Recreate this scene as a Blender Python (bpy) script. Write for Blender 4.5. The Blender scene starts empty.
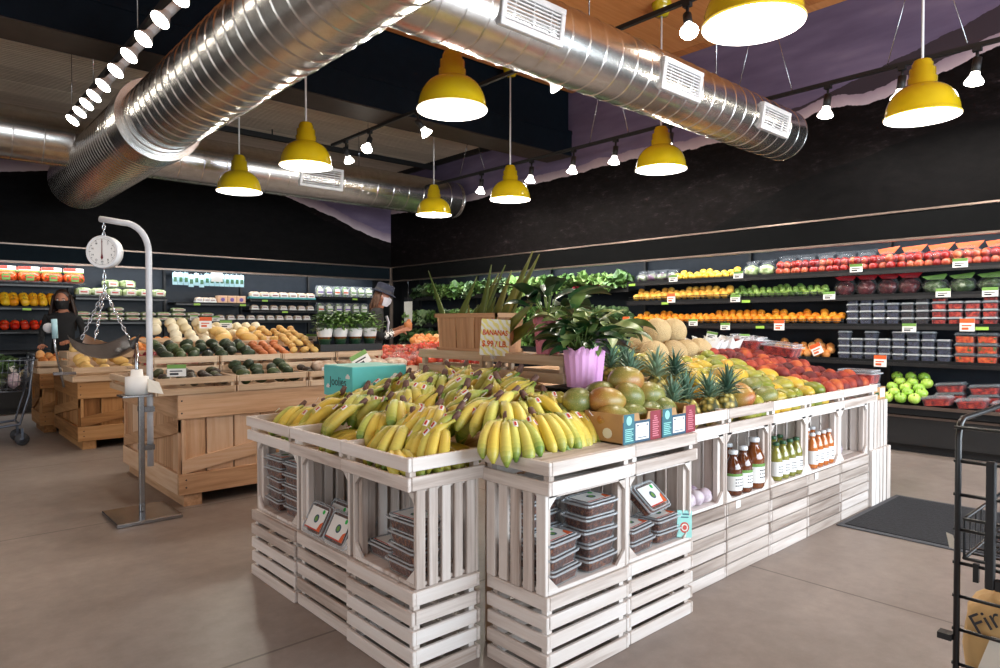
import bpy, math, random
from mathutils import Vector, Matrix, Euler

random.seed(11)
SC = bpy.context.scene
COL = SC.collection
PI = math.pi
S = 0.84            # all lengths below are written in units of 0.84 m and brought to metres at the end

# ------------------------------------------------------------------ camera, sky, light, exposure
YAW, PITCH, EYE, FPX = math.radians(48), math.radians(1.0), 1.5, 670.0
cam_data = bpy.data.cameras.new('camera')
cam_data.sensor_width = 36.0
cam_data.lens = FPX * 36.0 / 1000.0
cam_data.clip_start = 0.05
cam = bpy.data.objects.new('camera', cam_data)
COL.objects.link(cam)
cam.location = (0, 0, EYE)
cam.rotation_euler = (PI / 2 - PITCH, 0, YAW - PI / 2)
SC.camera = cam

world = bpy.data.worlds.new('daylight')
SC.world = world
world.use_nodes = True
bg = world.node_tree.nodes['Background']
bg.inputs[0].default_value = (0.80, 0.90, 1.0, 1)
bg.inputs[1].default_value = 0.5

SC.view_settings.view_transform = 'Standard'
SC.view_settings.look = 'None'
SC.view_settings.gamma = 1.0
SC.view_settings.use_curve_mapping = False
SC.view_settings.exposure = 0.42
SC.cycles.max_bounces = 8
SC.cycles.transparent_max_bounces = 12
SC.cycles.caustics_reflective = False
SC.cycles.caustics_refractive = False
SC.cycles.sample_clamp_indirect = 4.0


def add_light(name, kind, loc, energy, color=(1, 1, 1), rot=(0, 0, 0), **kw):
    d = bpy.data.lights.new(name, kind)
    d.energy = energy
    d.color = color
    for k, v in kw.items():
        setattr(d, k, v)
    o = bpy.data.objects.new(name, d)
    COL.objects.link(o)
    o.location = loc
    o.rotation_euler = rot
    return o


# daylight entering through the shop windows behind and beside the camera
add_light('front_window_daylight', 'AREA', (5.4, -3.25, 2.0), 600, (0.80, 0.91, 1.0), (PI / 2, 0, 0),
          shape='RECTANGLE', size=8.5, size_y=2.8)
add_light('side_window_daylight', 'AREA', (-3.55, 3.2, 2.0), 50, (1.0, 0.93, 0.87), (PI / 2, 0, -PI / 2),
          shape='RECTANGLE', size=8.0, size_y=2.6)


# ------------------------------------------------------------------ materials
def rgb(r, g, b):
    def f(c):
        c /= 255.0
        return c / 12.92 if c <= 0.04045 else ((c + 0.055) / 1.055) ** 2.4
    return (f(r), f(g), f(b), 1)


class NT:
    def __init__(s, name):
        s.m = bpy.data.materials.new(name)
        s.m.use_nodes = True
        s.nt = s.m.node_tree
        s.b = s.nt.nodes['Principled BSDF']

    def n(s, typ, **kw):
        nd = s.nt.nodes.new(typ)
        for k, v in kw.items():
            setattr(nd, k, v)
        return nd

    def l(s, a, b):
        s.nt.links.new(a, b)

    def tex(s, scale=(1, 1, 1), coord='Object'):
        t = s.n('ShaderNodeTexCoord')
        mp = s.n('ShaderNodeMapping')
        mp.inputs['Scale'].default_value = scale
        s.l(t.outputs[coord], mp.inputs['Vector'])
        return mp.outputs[0]

    def noise(s, vec, scale=5, detail=3, rough=0.55):
        nd = s.n('ShaderNodeTexNoise')
        nd.inputs['Scale'].default_value = scale
        nd.inputs['Detail'].default_value = detail
        nd.inputs['Roughness'].default_value = rough
        if vec is not None:
            s.l(vec, nd.inputs['Vector'])
        return nd.outputs['Fac']

    def ramp(s, fac, stops, interp='LINEAR'):
        r = s.n('ShaderNodeValToRGB')
        r.color_ramp.interpolation = interp
        e = r.color_ramp.elements
        while len(e) < len(stops):
            e.new(0.5)
        for k, (p, c) in enumerate(stops):
            e[k].position = p
            e[k].color = c
        s.l(fac, r.inputs[0])
        return r.outputs[0]

    def mix(s, fac, a, b, blend='MIX'):
        m = s.n('ShaderNodeMix', data_type='RGBA', blend_type=blend)
        for sock, v in ((m.inputs[0], fac), (m.inputs[6], a), (m.inputs[7], b)):
            if hasattr(v, 'is_linked'):
                s.l(v, sock)
            else:
                sock.default_value = v
        return m.outputs[2]

    def math(s, op, a, b=0.0, clamp=False):
        m = s.n('ShaderNodeMath', operation=op, use_clamp=clamp)
        for sock, v in ((m.inputs[0], a), (m.inputs[1], b)):
            if hasattr(v, 'is_linked'):
                s.l(v, sock)
            else:
                sock.default_value = v
        return m.outputs[0]

    def attr(s, name):
        a = s.n('ShaderNodeAttribute')
        a.attribute_name = name
        return a.outputs['Fac']

    def rand(s):
        return s.n('ShaderNodeObjectInfo').outputs['Random']

    def base(s, c):
        if hasattr(c, 'is_linked'):
            s.l(c, s.b.inputs['Base Color'])
        else:
            s.b.inputs['Base Color'].default_value = c

    def bump(s, h, strength=0.3, dist=0.01):
        bm = s.n('ShaderNodeBump')
        bm.inputs['Strength'].default_value = strength
        bm.inputs['Distance'].default_value = dist
        s.l(h, bm.inputs['Height'])
        s.l(bm.outputs[0], s.b.inputs['Normal'])


def plain(name, col, rough=0.5, metal=0.0, var=0.12, scale=9.0, spec=0.5, coat=0.0, bump=0.0):
    """a flat colour with slight mottling from noise"""
    t = NT(name)
    f = t.noise(t.tex(), scale, 3)
    c = Vector(col[:3])
    lo = tuple(max(0, x * (1 - var)) for x in c) + (1,)
    hi = tuple(min(1, x * (1 + var)) for x in c) + (1,)
    t.base(t.ramp(f, [(0.3, lo), (0.7, hi)]))
    t.b.inputs['Roughness'].default_value = rough
    t.b.inputs['Metallic'].default_value = metal
    t.b.inputs['Specular IOR Level'].default_value = spec
    t.b.inputs['Coat Weight'].default_value = coat
    if bump:
        t.bump(f, bump)
    return t.m


def wood(name, lo, mid, hi, rough=0.62, grain=1.0):
    """planks: each plank carries its own 'tint' number and grain axis in attributes"""
    t = NT(name)
    tint = t.attr('tint')
    tc = t.n('ShaderNodeTexCoord')
    ax = t.attr('axis')
    v = t.n('ShaderNodeSeparateXYZ')
    t.l(tc.outputs['Object'], v.inputs[0])

    def stretch(sock, k):
        d = t.math('COMPARE', ax, float(k))
        t.nt.nodes[-1].inputs[2].default_value = 0.3
        return t.math('MULTIPLY', sock, t.math('SUBTRACT', 34.0, t.math('MULTIPLY', d, 32.0)))
    cx = t.n('ShaderNodeCombineXYZ')
    off = t.math('MULTIPLY', tint, 57.0)
    for k in range(3):
        t.l(t.math('ADD', stretch(v.outputs[k], k), off), cx.inputs[k])
    g = t.noise(cx.outputs[0], 1.0 * grain, 4, 0.6)
    big = t.noise(cx.outputs[0], 0.22, 2, 0.5)
    f = t.math('ADD', t.math('MULTIPLY', g, 0.55), t.math('MULTIPLY', tint, 0.3))
    f = t.math('ADD', f, t.math('MULTIPLY', big, 0.22))
    t.base(t.ramp(f, [(0.30, lo), (0.52, mid), (0.78, hi)]))
    t.b.inputs['Roughness'].default_value = rough
    t.b.inputs['Specular IOR Level'].default_value = 0.25
    t.bump(g, 0.25, 0.004)
    return t.m


def fruit(name, stops, speck=None, rough=0.4, noise_scale=3.0, mottling=0.35, coat=0.0, bump=0.0, bscale=40):
    """skin colour from object random plus blotches"""
    t = NT(name)
    vec = t.tex()
    r = t.rand()
    off = t.n('ShaderNodeVectorMath', operation='ADD')
    t.l(vec, off.inputs[0])
    cmb = t.n('ShaderNodeCombineXYZ')
    t.l(t.math('MULTIPLY', r, 40.0), cmb.inputs[0])
    t.l(t.math('MULTIPLY', r, 17.0), cmb.inputs[1])
    t.l(cmb.outputs[0], off.inputs[1])
    n1 = t.noise(off.outputs[0], noise_scale / 0.1, 2)
    f = t.math('ADD', t.math('MULTIPLY', r, 1 - mottling), t.math('MULTIPLY', t.math('SUBTRACT', n1, 0.15), mottling * 1.4))
    c = t.ramp(f, stops)
    if speck:
        sp = t.noise(off.outputs[0], 260, 1)
        c = t.mix(t.ramp(sp, [(0.62, (0, 0, 0, 1)), (0.72, (1, 1, 1, 1))]), c, speck)
    t.base(c)
    t.b.inputs['Roughness'].default_value = rough
    t.b.inputs['Coat Weight'].default_value = coat
    if bump:
        t.bump(t.noise(off.outputs[0], bscale, 2), bump, 0.01)
    return t.m


def emissive(name, col, strength):
    t = NT(name)
    t.base((0.8, 0.8, 0.8, 1))
    t.b.inputs['Emission Color'].default_value = col
    t.b.inputs['Emission Strength'].default_value = strength
    return t.m


def clear_plastic(name, tint=(1, 1, 1, 1), opacity=0.2, rough=0.12):
    t = NT(name)
    tr = t.n('ShaderNodeBsdfTransparent')
    tr.inputs[0].default_value = tint
    mx = t.n('ShaderNodeMixShader')
    lw = t.n('ShaderNodeLayerWeight')
    lw.inputs[0].default_value = 0.35
    f = t.math('ADD', t.math('MULTIPLY', lw.outputs['Facing'], 0.22), opacity, clamp=True)
    t.l(f, mx.inputs[0])
    t.l(tr.outputs[0], mx.inputs[1])
    t.base((0.78, 0.82, 0.85, 1) if 'lid' in name or 'rim' in name else (0.5, 0.52, 0.54, 1))
    t.b.inputs['Roughness'].default_value = rough
    t.b.inputs['Specular IOR Level'].default_value = 0.8
    t.l(t.b.outputs[0], mx.inputs[2])
    t.l(mx.outputs[0], t.nt.nodes['Material Output'].inputs[0])
    return t.m


M = {}
M['crate'] = wood('whitewashed_crate_wood', rgb(166, 148, 136), rgb(222, 211, 203), rgb(240, 235, 231))
M['crate_in'] = M['crate']
M['pine'] = wood('lit_knotty_pine', rgb(166, 124, 88), rgb(212, 172, 136), rgb(232, 204, 176))  # lightened: the bright light on the middle bin's front is in this colour
M['pine_dark'] = wood('darker_pine', rgb(120, 80, 44), rgb(176, 128, 80), rgb(204, 160, 112))  # darker, more orange pine for the left bins
M['tray'] = wood('pale_tray_wood', rgb(172, 140, 108), rgb(208, 180, 150), rgb(226, 205, 180))
M['crate_old'] = wood('weathered_crate_wood', rgb(128, 112, 102), rgb(184, 170, 160), rgb(222, 212, 206))
M['planktop'] = wood('bare_plank_wood', rgb(170, 130, 95), rgb(215, 182, 148), rgb(230, 205, 178))
M['basketwood'] = wood('veneer_basket_wood', rgb(165, 115, 80), rgb(206, 160, 122), rgb(222, 184, 150))
M['black'] = plain('matte_black', rgb(20, 20, 22), 0.55)
M['blackgloss'] = plain('black_painted_steel', rgb(24, 24, 26), 0.32)
M['dark'] = plain('charcoal_case_enamel', rgb(22, 23, 25), 0.5, spec=0.2)
M['navy'] = plain('dark_navy_paint', rgb(16, 24, 33), 0.75, spec=0.08)
M['canopy'] = plain('black_canopy_panel', rgb(14, 15, 16), 0.8, spec=0.05)
M['canopyblue'] = plain('blue_black_canopy_panel', rgb(18, 26, 32), 0.8, spec=0.05)
M['beamunder'] = plain('lit_beam_underside', rgb(64, 54, 47), 0.6, spec=0.2)  # light on the beam's underside put into a brown tone
M['backpanel'] = plain('blue_grey_case_liner', rgb(36, 42, 50), 0.4, 0.0, spec=0.2)
M['trimmetal'] = plain('brushed_trim', rgb(120, 106, 98), 0.35, 0.8)
M['steel'] = plain('stainless_steel', rgb(170, 172, 176), 0.22, 1.0)
M['chrome'] = plain('bright_chain_steel', rgb(205, 207, 212), 0.18, 1.0)
M['whitepaint'] = plain('white_enamel', rgb(228, 228, 230), 0.35)
M['white'] = plain('white_paper', rgb(236, 234, 230), 0.6, var=0.04)
M['cream'] = plain('cream_card', rgb(226, 222, 210), 0.6, var=0.05)
M['yellow'] = plain('yellow_lamp_enamel', rgb(198, 170, 18), 0.18, coat=0.6, var=0.04)
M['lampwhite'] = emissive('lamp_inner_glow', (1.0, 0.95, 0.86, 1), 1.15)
M['bulb'] = emissive('lamp_bulb_glow', (1.0, 0.93, 0.80, 1), 22)
M['case_strip'] = emissive('case_strip_lamp', (0.85, 0.93, 1.0, 1), 2.0)
M['bulbshell'] = emissive('glowing_bulb_glass', (1.0, 0.94, 0.84, 1), 4.0)
M['red'] = plain('red_print', rgb(196, 60, 44), 0.5)
M['orangered'] = plain('orange_print', rgb(214, 92, 40), 0.5)
M['green'] = plain('green_print', rgb(108, 152, 70), 0.5)
M['limegreen'] = plain('lime_tag', rgb(160, 205, 80), 0.5)
M['brightgreen'] = plain('bright_green_sticker', rgb(40, 190, 80), 0.5)
M['teal'] = plain('teal_print', rgb(44, 104, 116), 0.5)
M['tealdark'] = plain('blue_print', rgb(40, 76, 100), 0.5)
M['turquoise'] = plain('turquoise_carton', rgb(96, 200, 200), 0.5, var=0.05)
M['aqua'] = plain('aqua_card', rgb(150, 214, 205), 0.5, var=0.05)
M['maroon'] = plain('maroon_print', rgb(134, 30, 46), 0.5)
M['purple'] = plain('purple_print', rgb(120, 90, 160), 0.5)
M['ink'] = plain('dark_ink', rgb(40, 40, 46), 0.6)
M['signorange'] = plain('orange_lettering', rgb(216, 84, 12), 0.5)
M['kraft'] = plain('kraft_cardboard', rgb(184, 142, 96), 0.75)
M['kraftbag'] = plain('kraft_paper_bag', rgb(204, 168, 112), 0.7)
M['clear'] = clear_plastic('clear_plastic', (0.95, 0.97, 0.98, 1), 0.05)
M['clearrim'] = clear_plastic('clear_rim_plastic', (0.97, 0.98, 1.0, 1), 0.42)
M['clearlid'] = clear_plastic('clear_lid_plastic', (0.95, 0.96, 0.98, 1), 0.14)
M['film'] = clear_plastic('bag_film', (1, 1, 1, 1), 0.02, 0.12)
M['dates'] = fruit('medjool_dates', [(0.2, rgb(50, 26, 20)), (0.55, rgb(96, 48, 32)), (0.85, rgb(176, 112, 72))], rough=0.3, noise_scale=8, mottling=0.9, bump=0.5, bscale=45)
M['blueberry'] = fruit('blueberries', [(0.2, rgb(22, 22, 34)), (0.8, rgb(60, 62, 88))], rough=0.5, noise_scale=4, mottling=0.9, bump=0.5)
M['blackberry'] = fruit('blackberries', [(0.2, rgb(16, 12, 16)), (0.8, rgb(48, 34, 44))], rough=0.4, noise_scale=4, mottling=0.9, bump=0.5)
M['strawberry'] = fruit('strawberries', [(0.3, rgb(96, 12, 12)), (0.55, rgb(170, 34, 26)), (0.8, rgb(206, 84, 54))], rough=0.4, noise_scale=3, mottling=0.95, bump=0.5)
M['cherrytomato'] = fruit('cherry_tomatoes', [(0.3, rgb(70, 90, 30)), (0.42, rgb(200, 50, 20)), (0.8, rgb(238, 120, 50))], rough=0.3, noise_scale=3, mottling=0.95, bump=0.5)
M['mango'] = fruit('yellow_mango_skin', [(0.15, rgb(112, 126, 44)), (0.42, rgb(152, 148, 56)), (0.62, rgb(190, 164, 60)), (0.85, rgb(214, 166, 56))], rgb(120, 100, 40), 0.36, 0.8)
M['greenmango'] = fruit('green_blush_mango_skin', [(0.12, rgb(76, 94, 52)), (0.42, rgb(122, 126, 62)), (0.62, rgb(164, 134, 64)), (0.82, rgb(166, 74, 48))], rgb(196, 170, 110), 0.36, 0.5, 0.62)
M['peach'] = fruit('peach_skin', [(0.12, rgb(66, 12, 18)), (0.45, rgb(106, 18, 20)), (0.62, rgb(160, 54, 28)), (0.86, rgb(208, 124, 50))], None, 0.65, 0.9, 0.6)
M['orange'] = fruit('orange_peel', [(0.1, rgb(232, 128, 22)), (0.9, rgb(250, 168, 50))], None, 0.42, 2, bump=0.15, bscale=200)
M['grapefruit'] = fruit('grapefruit_peel', [(0.1, rgb(236, 160, 60)), (0.9, rgb(246, 200, 90))], None, 0.42, 2, bump=0.15, bscale=200)
M['lemon'] = fruit('lemon_peel', [(0.1, rgb(206, 160, 40)), (0.9, rgb(224, 184, 72))], None, 0.4, 2)
M['lime'] = fruit('lime_peel', [(0.1, rgb(66, 106, 44)), (0.9, rgb(144, 174, 88))], None, 0.36, 2)
M['apple_green'] = fruit('green_apple_skin', [(0.1, rgb(124, 172, 50)), (0.9, rgb(180, 210, 90))], rgb(200, 220, 140), 0.3, 2)
M['apple_red'] = fruit('red_apple_skin', [(0.1, rgb(104, 14, 16)), (0.5, rgb(154, 32, 26)), (0.9, rgb(206, 126, 80))], None, 0.32, 1.5, 0.6)
M['tomato'] = fruit('tomato_skin', [(0.1, rgb(150, 36, 24)), (0.9, rgb(204, 84, 50))], None, 0.25, 2)
M['onion'] = fruit('onion_skin', [(0.1, rgb(196, 110, 50)), (0.6, rgb(222, 146, 76)), (0.9, rgb(240, 190, 130))], None, 0.4, 2)
M['potato'] = fruit('potato_skin', [(0.1, rgb(196, 150, 84)), (0.9, rgb(232, 194, 116))], None, 0.6, 2)
M['russet'] = fruit('russet_skin', [(0.1, rgb(176, 96, 50)), (0.9, rgb(214, 136, 84))], None, 0.6, 2)
M['paleonion'] = fruit('white_onion_skin', [(0.1, rgb(214, 196, 150)), (0.9, rgb(238, 228, 200))], None, 0.4, 2)
M['redonion'] = fruit('red_onion_skin', [(0.1, rgb(110, 14, 34)), (0.9, rgb(176, 40, 60))], None, 0.35, 2)
M['squash'] = fruit('spaghetti_squash_skin', [(0.1, rgb(216, 168, 86)), (0.9, rgb(240, 210, 140))], None, 0.4, 2)
M['avocado'] = fruit('avocado_skin', [(0.1, rgb(24, 34, 22)), (0.6, rgb(44, 62, 32)), (0.9, rgb(78, 92, 44))], None, 0.45, 3, bump=0.5, bscale=120)
M['brownavocado'] = fruit('ripe_avocado_skin', [(0.1, rgb(40, 28, 26)), (0.5, rgb(60, 48, 36)), (0.9, rgb(66, 76, 40))], None, 0.5, 3, bump=0.5, bscale=120)
M['pepper_yellow'] = fruit('yellow_pepper_skin', [(0.1, rgb(240, 150, 30)), (0.9, rgb(250, 206, 50))], None, 0.22, 2)
M['pepper_red'] = fruit('red_pepper_skin', [(0.1, rgb(200, 30, 20)), (0.9, rgb(236, 80, 40))], None, 0.22, 2)
M['melon'] = fruit('netted_melon_rind', [(0.1, rgb(160, 136, 96)), (0.9, rgb(196, 170, 124))], rgb(208, 190, 150), 0.65, 3, 0.4, bump=0.7, bscale=140)
M['watermelon'] = fruit('striped_melon_rind', [(0.2, rgb(50, 80, 30)), (0.5, rgb(110, 140, 50)), (0.8, rgb(180, 190, 90))], None, 0.35, 1.0, 0.8)
M['stemgreen'] = plain('green_stem', rgb(96, 120, 50), 0.5)
M['stembrown'] = plain('brown_stem', rgb(92, 62, 40), 0.7)
M['lettuce'] = fruit('lettuce_leaf', [(0.15, rgb(58, 88, 44)), (0.5, rgb(104, 140, 70)), (0.85, rgb(170, 196, 124))], None, 0.45, 0.6, 0.6)
M['kale'] = fruit('dark_greens_leaf', [(0.15, rgb(40, 62, 36)), (0.5, rgb(80, 108, 64)), (0.85, rgb(164, 184, 140))], None, 0.45, 0.6, 0.6)
M['leaf'] = fruit('houseplant_leaf', [(0.15, rgb(18, 42, 24)), (0.55, rgb(36, 74, 38)), (0.9, rgb(66, 104, 54))], None, 0.3, 0.5, 0.6)
M['leaf_var'] = fruit('variegated_leaf', [(0.25, rgb(50, 80, 36)), (0.5, rgb(120, 140, 76)), (0.75, rgb(190, 196, 140))], None, 0.35, 0.8, 0.95)
M['aloe'] = fruit('aloe_leaf_skin', [(0.15, rgb(74, 92, 40)), (0.5, rgb(110, 124, 56)), (0.85, rgb(156, 146, 74))], None, 0.35, 0.4, 0.5)
M['herb'] = fruit('potted_herb_leaf', [(0.15, rgb(40, 80, 26)), (0.85, rgb(110, 150, 60))], None, 0.5, 1, 0.6)
M['pineleaf'] = fruit('pineapple_leaf', [(0.15, rgb(56, 88, 74)), (0.5, rgb(96, 128, 106)), (0.85, rgb(150, 170, 140))], None, 0.45, 0.5, 0.5)
M['pinkwrap'] = fruit('pink_crepe_wrap', [(0.1, rgb(226, 160, 212)), (0.9, rgb(238, 182, 226))], None, 0.55, 1.5, 0.3)
M['coral'] = fruit('rose_crepe_wrap', [(0.1, rgb(200, 116, 130)), (0.9, rgb(214, 132, 150))], None, 0.55, 1.5, 0.3)
M['foil'] = plain('silver_foil', rgb(190, 198, 206), 0.2, 1.0)
M['skin'] = plain('warm_skin', rgb(176, 116, 88), 0.5, var=0.06)
M['hair'] = plain('brown_hair', rgb(84, 54, 34), 0.55, var=0.4, scale=40)
M['hairdark'] = plain('dark_brown_hair', rgb(46, 28, 20), 0.5, var=0.4, scale=40)
M['cloth_black'] = plain('black_cotton', rgb(20, 20, 22), 0.8)
M['cloth_navy'] = plain('navy_felt', rgb(34, 38, 56), 0.85)
M['mask_white'] = plain('white_mask_cloth', rgb(214, 210, 216), 0.8)
M['mask_black'] = plain('black_mask_cloth', rgb(14, 14, 16), 0.8)
M['glovebrown'] = plain('ginger_root_skin', rgb(180, 110, 60), 0.6)
M['rubber'] = plain('grey_rubber', rgb(70, 74, 80), 0.6)
M['cartmetal'] = plain('cart_zinc', rgb(110, 118, 132), 0.35, 0.8)
M['juice_amber'] = fruit('amber_juice', [(0.1, rgb(88, 38, 12)), (0.9, rgb(124, 64, 22))], None, 0.1, 1, 0.3, coat=1.0)
M['juice_green'] = fruit('green_juice', [(0.1, rgb(116, 120, 44)), (0.9, rgb(146, 140, 60))], None, 0.1, 1, 0.3, coat=1.0)
M['juice_orange'] = fruit('orange_juice', [(0.1, rgb(190, 104, 40)), (0.9, rgb(206, 120, 56))], None, 0.1, 1, 0.3, coat=1.0)
M['cap_green'] = plain('green_cap', rgb(40, 84, 52), 0.4)
M['cap_white'] = plain('white_cap', rgb(220, 224, 226), 0.4)
M['garlic'] = fruit('garlic_skin', [(0.2, rgb(150, 120, 150)), (0.5, rgb(206, 190, 200)), (0.8, rgb(228, 220, 224))], None, 0.5, 2, 0.8)
M['mushroom'] = fruit('mushroom_caps', [(0.2, rgb(170, 130, 96)), (0.8, rgb(232, 218, 200))], None, 0.6, 2, 0.9, bump=0.5)
M['saladmix'] = fruit('salad_mix', [(0.2, rgb(70, 100, 40)), (0.5, rgb(176, 190, 132)), (0.8, rgb(228, 228, 204))], None, 0.5, 2, 0.9, bump=0.5)
M['cabbagemix'] = fruit('purple_cabbage_mix', [(0.2, rgb(50, 30, 46)), (0.4, rgb(104, 64, 96)), (0.55, rgb(120, 140, 90)), (0.75, rgb(206, 200, 196))], None, 0.45, 1.5, 0.9)
M['grapes'] = fruit('red_grapes', [(0.2, rgb(40, 12, 20)), (0.6, rgb(96, 34, 40)), (0.85, rgb(190, 160, 160))], None, 0.3, 3, 0.9, bump=0.5)
M['darksalad'] = fruit('dark_salad_mix', [(0.2, rgb(26, 34, 26)), (0.5, rgb(60, 84, 44)), (0.75, rgb(150, 160, 140))], None, 0.4, 2, 0.9)
M['bluebag'] = plain('pale_blue_pouch', rgb(168, 206, 216), 0.35)
M['peachbox'] = plain('peach_carton', rgb(226, 180, 146), 0.6)
M['tealtray'] = plain('teal_foam_tray', rgb(70, 150, 150), 0.5)
M['mesh'] = plain('red_bag_print', rgb(190, 40, 50), 0.4)
M['greytube'] = plain('matte_white_tube', rgb(206, 206, 210), 0.35)

# spiral duct metal with streaky zinc
t = NT('galvanised_duct')
v = t.tex((1, 1, 1))
f = t.noise(v, 14, 4)
t.base(t.ramp(f, [(0.3, rgb(208, 206, 203)), (0.7, rgb(228, 226, 223))]))
t.b.inputs['Metallic'].default_value = 1.0
t.b.inputs['Roughness'].default_value = 0.27
M['duct'] = t.m

# polished concrete floor
t = NT('polished_concrete')
v = t.tex()
f1 = t.noise(v, 0.7, 5, 0.6)
f2 = t.noise(v, 9, 4, 0.7)
f3 = t.noise(v, 220, 1)
c = t.ramp(t.math('ADD', t.math('MULTIPLY', f1, 0.6), t.math('MULTIPLY', f2, 0.4)),
           [(0.3, rgb(114, 103, 96)), (0.55, rgb(141, 129, 121)), (0.75, rgb(161, 149, 140))])
c = t.mix(t.ramp(f3, [(0.7, (0, 0, 0, 1)), (0.78, (0.5, 0.5, 0.5, 1))]), c, rgb(186, 176, 166))
sep = t.n('ShaderNodeSeparateXYZ')
t.l(v, sep.inputs[0])
j = None
for sock, pos in ((0, 1.0), (1, 2.5), (1, 0.2)):
    d = t.math('ABSOLUTE', t.math('SUBTRACT', t.math('FRACT', t.math('MULTIPLY', t.math('SUBTRACT', sep.outputs[sock], pos), 0.22)), 0.5))
    g = t.math('LESS_THAN', d, 0.0014)
    j = g if j is None else t.math('MAXIMUM', j, g)
t.base(t.mix(t.math('MULTIPLY', j, 0.7), c, rgb(70, 62, 54)))
t.l(t.ramp(f1, [(0.3, (0.34, 0.34, 0.34, 1)), (0.7, (0.5, 0.5, 0.5, 1))]), t.b.inputs['Roughness'])
M['floor'] = t.m


def mural(name, axis, scale, ridge, mist, hill, ridge2=None):
    """printed landscape: dusk sky, mist band, far ridge, near black hill"""
    t = NT(name)
    tc = t.n('ShaderNodeTexCoord')
    sp = t.n('ShaderNodeSeparateXYZ')
    t.l(tc.outputs['Object'], sp.inputs[0])
    u = t.math('MULTIPLY', sp.outputs[axis], 1.0 / (scale * S))
    h = t.math('MULTIPLY', t.math('SUBTRACT', sp.outputs[2], 2.0 * S), 0.25 / S)
    n = t.math('MULTIPLY', t.math('SUBTRACT', t.noise(tc.outputs['Object'], 3, 6, 0.65), 0.5), 0.035)
    hn = t.math('ADD', h, n)

    def curve(pts):
        fc = t.n('ShaderNodeFloatCurve')
        cv = fc.mapping.curves[0]
        pts = sorted(pts)
        cv.points[0].location = pts[0]
        cv.points[1].location = pts[-1]
        for p in pts[1:-1]:
            cv.points.new(*p)
        fc.mapping.use_clip = False
        fc.mapping.update()
        t.l(u, fc.inputs['Value'])
        return fc.outputs[0]
    streak = t.noise(t.tex((0.6, 0.6, 3)), 1.6, 4)
    sky = t.ramp(streak, [(0.3, rgb(100, 90, 118)), (0.55, rgb(114, 103, 132)), (0.75, rgb(130, 118, 144))])
    cr = curve(ridge)
    c = sky
    if ridge2:
        c = t.mix(t.math('LESS_THAN', hn, curve(ridge2)), c, rgb(66, 58, 66))
    if mist:
        band = t.ramp(t.math('MULTIPLY', t.math('SUBTRACT', hn, cr), 14.0), [(0.0, rgb(196, 180, 190)), (0.5, rgb(150, 134, 150)), (1.0, rgb(104, 92, 110))])
        c = t.mix(t.math('LESS_THAN', t.math('SUBTRACT', hn, cr), mist), c, band)
    texn = t.noise(t.tex((1, 1, 2.5)), 7, 6, 0.75)
    far = t.ramp(texn, [(0.35, rgb(13, 11, 11)), (0.55, rgb(20, 17, 18)), (0.66, rgb(34, 29, 31)), (0.74, rgb(76, 66, 70))])
    c = t.mix(t.math('LESS_THAN', hn, cr), c, far)
    if hill:
        near = t.ramp(texn, [(0.4, rgb(9, 9, 10)), (0.7, rgb(18, 17, 18))])
        c = t.mix(t.math('LESS_THAN', hn, curve(hill)), c, near)
    t.base(c)
    t.b.inputs['Roughness'].default_value = 0.6
    t.b.inputs['Specular IOR Level'].default_value = 0.04
    return t.m


M['mural_right'] = mural('dusk_mountain_mural', 1, 14.0,
                         [(0.0, 0.66), (0.125, 0.598), (0.157, 0.565), (0.193, 0.543), (0.214, 0.528), (0.253, 0.535), (0.284, 0.515), (0.387, 0.505), (0.468, 0.515), (0.543, 0.505), (0.66, 0.495), (0.76, 0.485), (1.0, 0.51)],
                         0.035,
                         [(0.0, 0.44), (0.124, 0.412), (0.18, 0.40), (0.219, 0.37), (0.276, 0.323), (0.351, 0.22), (0.42, 0.10), (0.6, 0.0), (1.0, 0.0)],
                         [(0.0, 0.80), (0.125, 0.708), (0.157, 0.665), (0.194, 0.635), (0.239, 0.59), (0.284, 0.56), (0.36, 0.52), (0.6, 0.45), (1.0, 0.4)])
M['mural_left'] = mural('dusk_forest_mural', 0, 9.0,
                        [(0.0, 0.47), (0.14, 0.478), (0.191, 0.502), (0.481, 0.577), (0.613, 0.565), (0.706, 0.505), (0.801, 0.443), (0.864, 0.39), (0.953, 0.338), (1.0, 0.32)],
                        0.05,
                        [(0.0, 0.455), (0.14, 0.463), (0.191, 0.487), (0.481, 0.562), (0.613, 0.55), (0.706, 0.48), (0.801, 0.40), (0.864, 0.34), (0.953, 0.28), (1.0, 0.26)])

# ribbed ceiling deck, orange plywood ceiling
M['deck'] = wood('ribbed_ceiling_deck', rgb(172, 154, 136), rgb(202, 184, 164), rgb(222, 206, 186), 0.5)
M['ply'] = wood('orange_plywood', rgb(176, 104, 54), rgb(208, 132, 72), rgb(222, 152, 92), 0.5)

# banana skin: green at the stalk and tip, yellow belly; the 'tint' attribute runs along the fruit
t = NT('banana_skin')
a = t.attr('tint')
r = t.rand()
edge = t.ramp(a, [(0.0, (1, 1, 1, 1)), (0.22, (0.55, 0.55, 0.55, 1)), (0.5, (0.06, 0.06, 0.06, 1)), (0.72, (0.25, 0.25, 0.25, 1)), (0.95, (0.95, 0.95, 0.95, 1))])
g = t.math('MULTIPLY', edge, t.math('ADD', 0.42, t.math('MULTIPLY', r, 0.9)), clamp=True)
yel = t.ramp(r, [(0.0, rgb(240, 206, 84)), (0.5, rgb(234, 214, 108)), (1.0, rgb(204, 208, 104))])
c = t.mix(g, yel, rgb(104, 138, 50))
sp = t.noise(t.tex(), 130, 2)
c = t.mix(t.ramp(sp, [(0.70, (0, 0, 0, 1)), (0.76, (0.7, 0.7, 0.7, 1))]), c, rgb(120, 84, 40))
tip = t.math('GREATER_THAN', a, 0.965)
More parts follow.
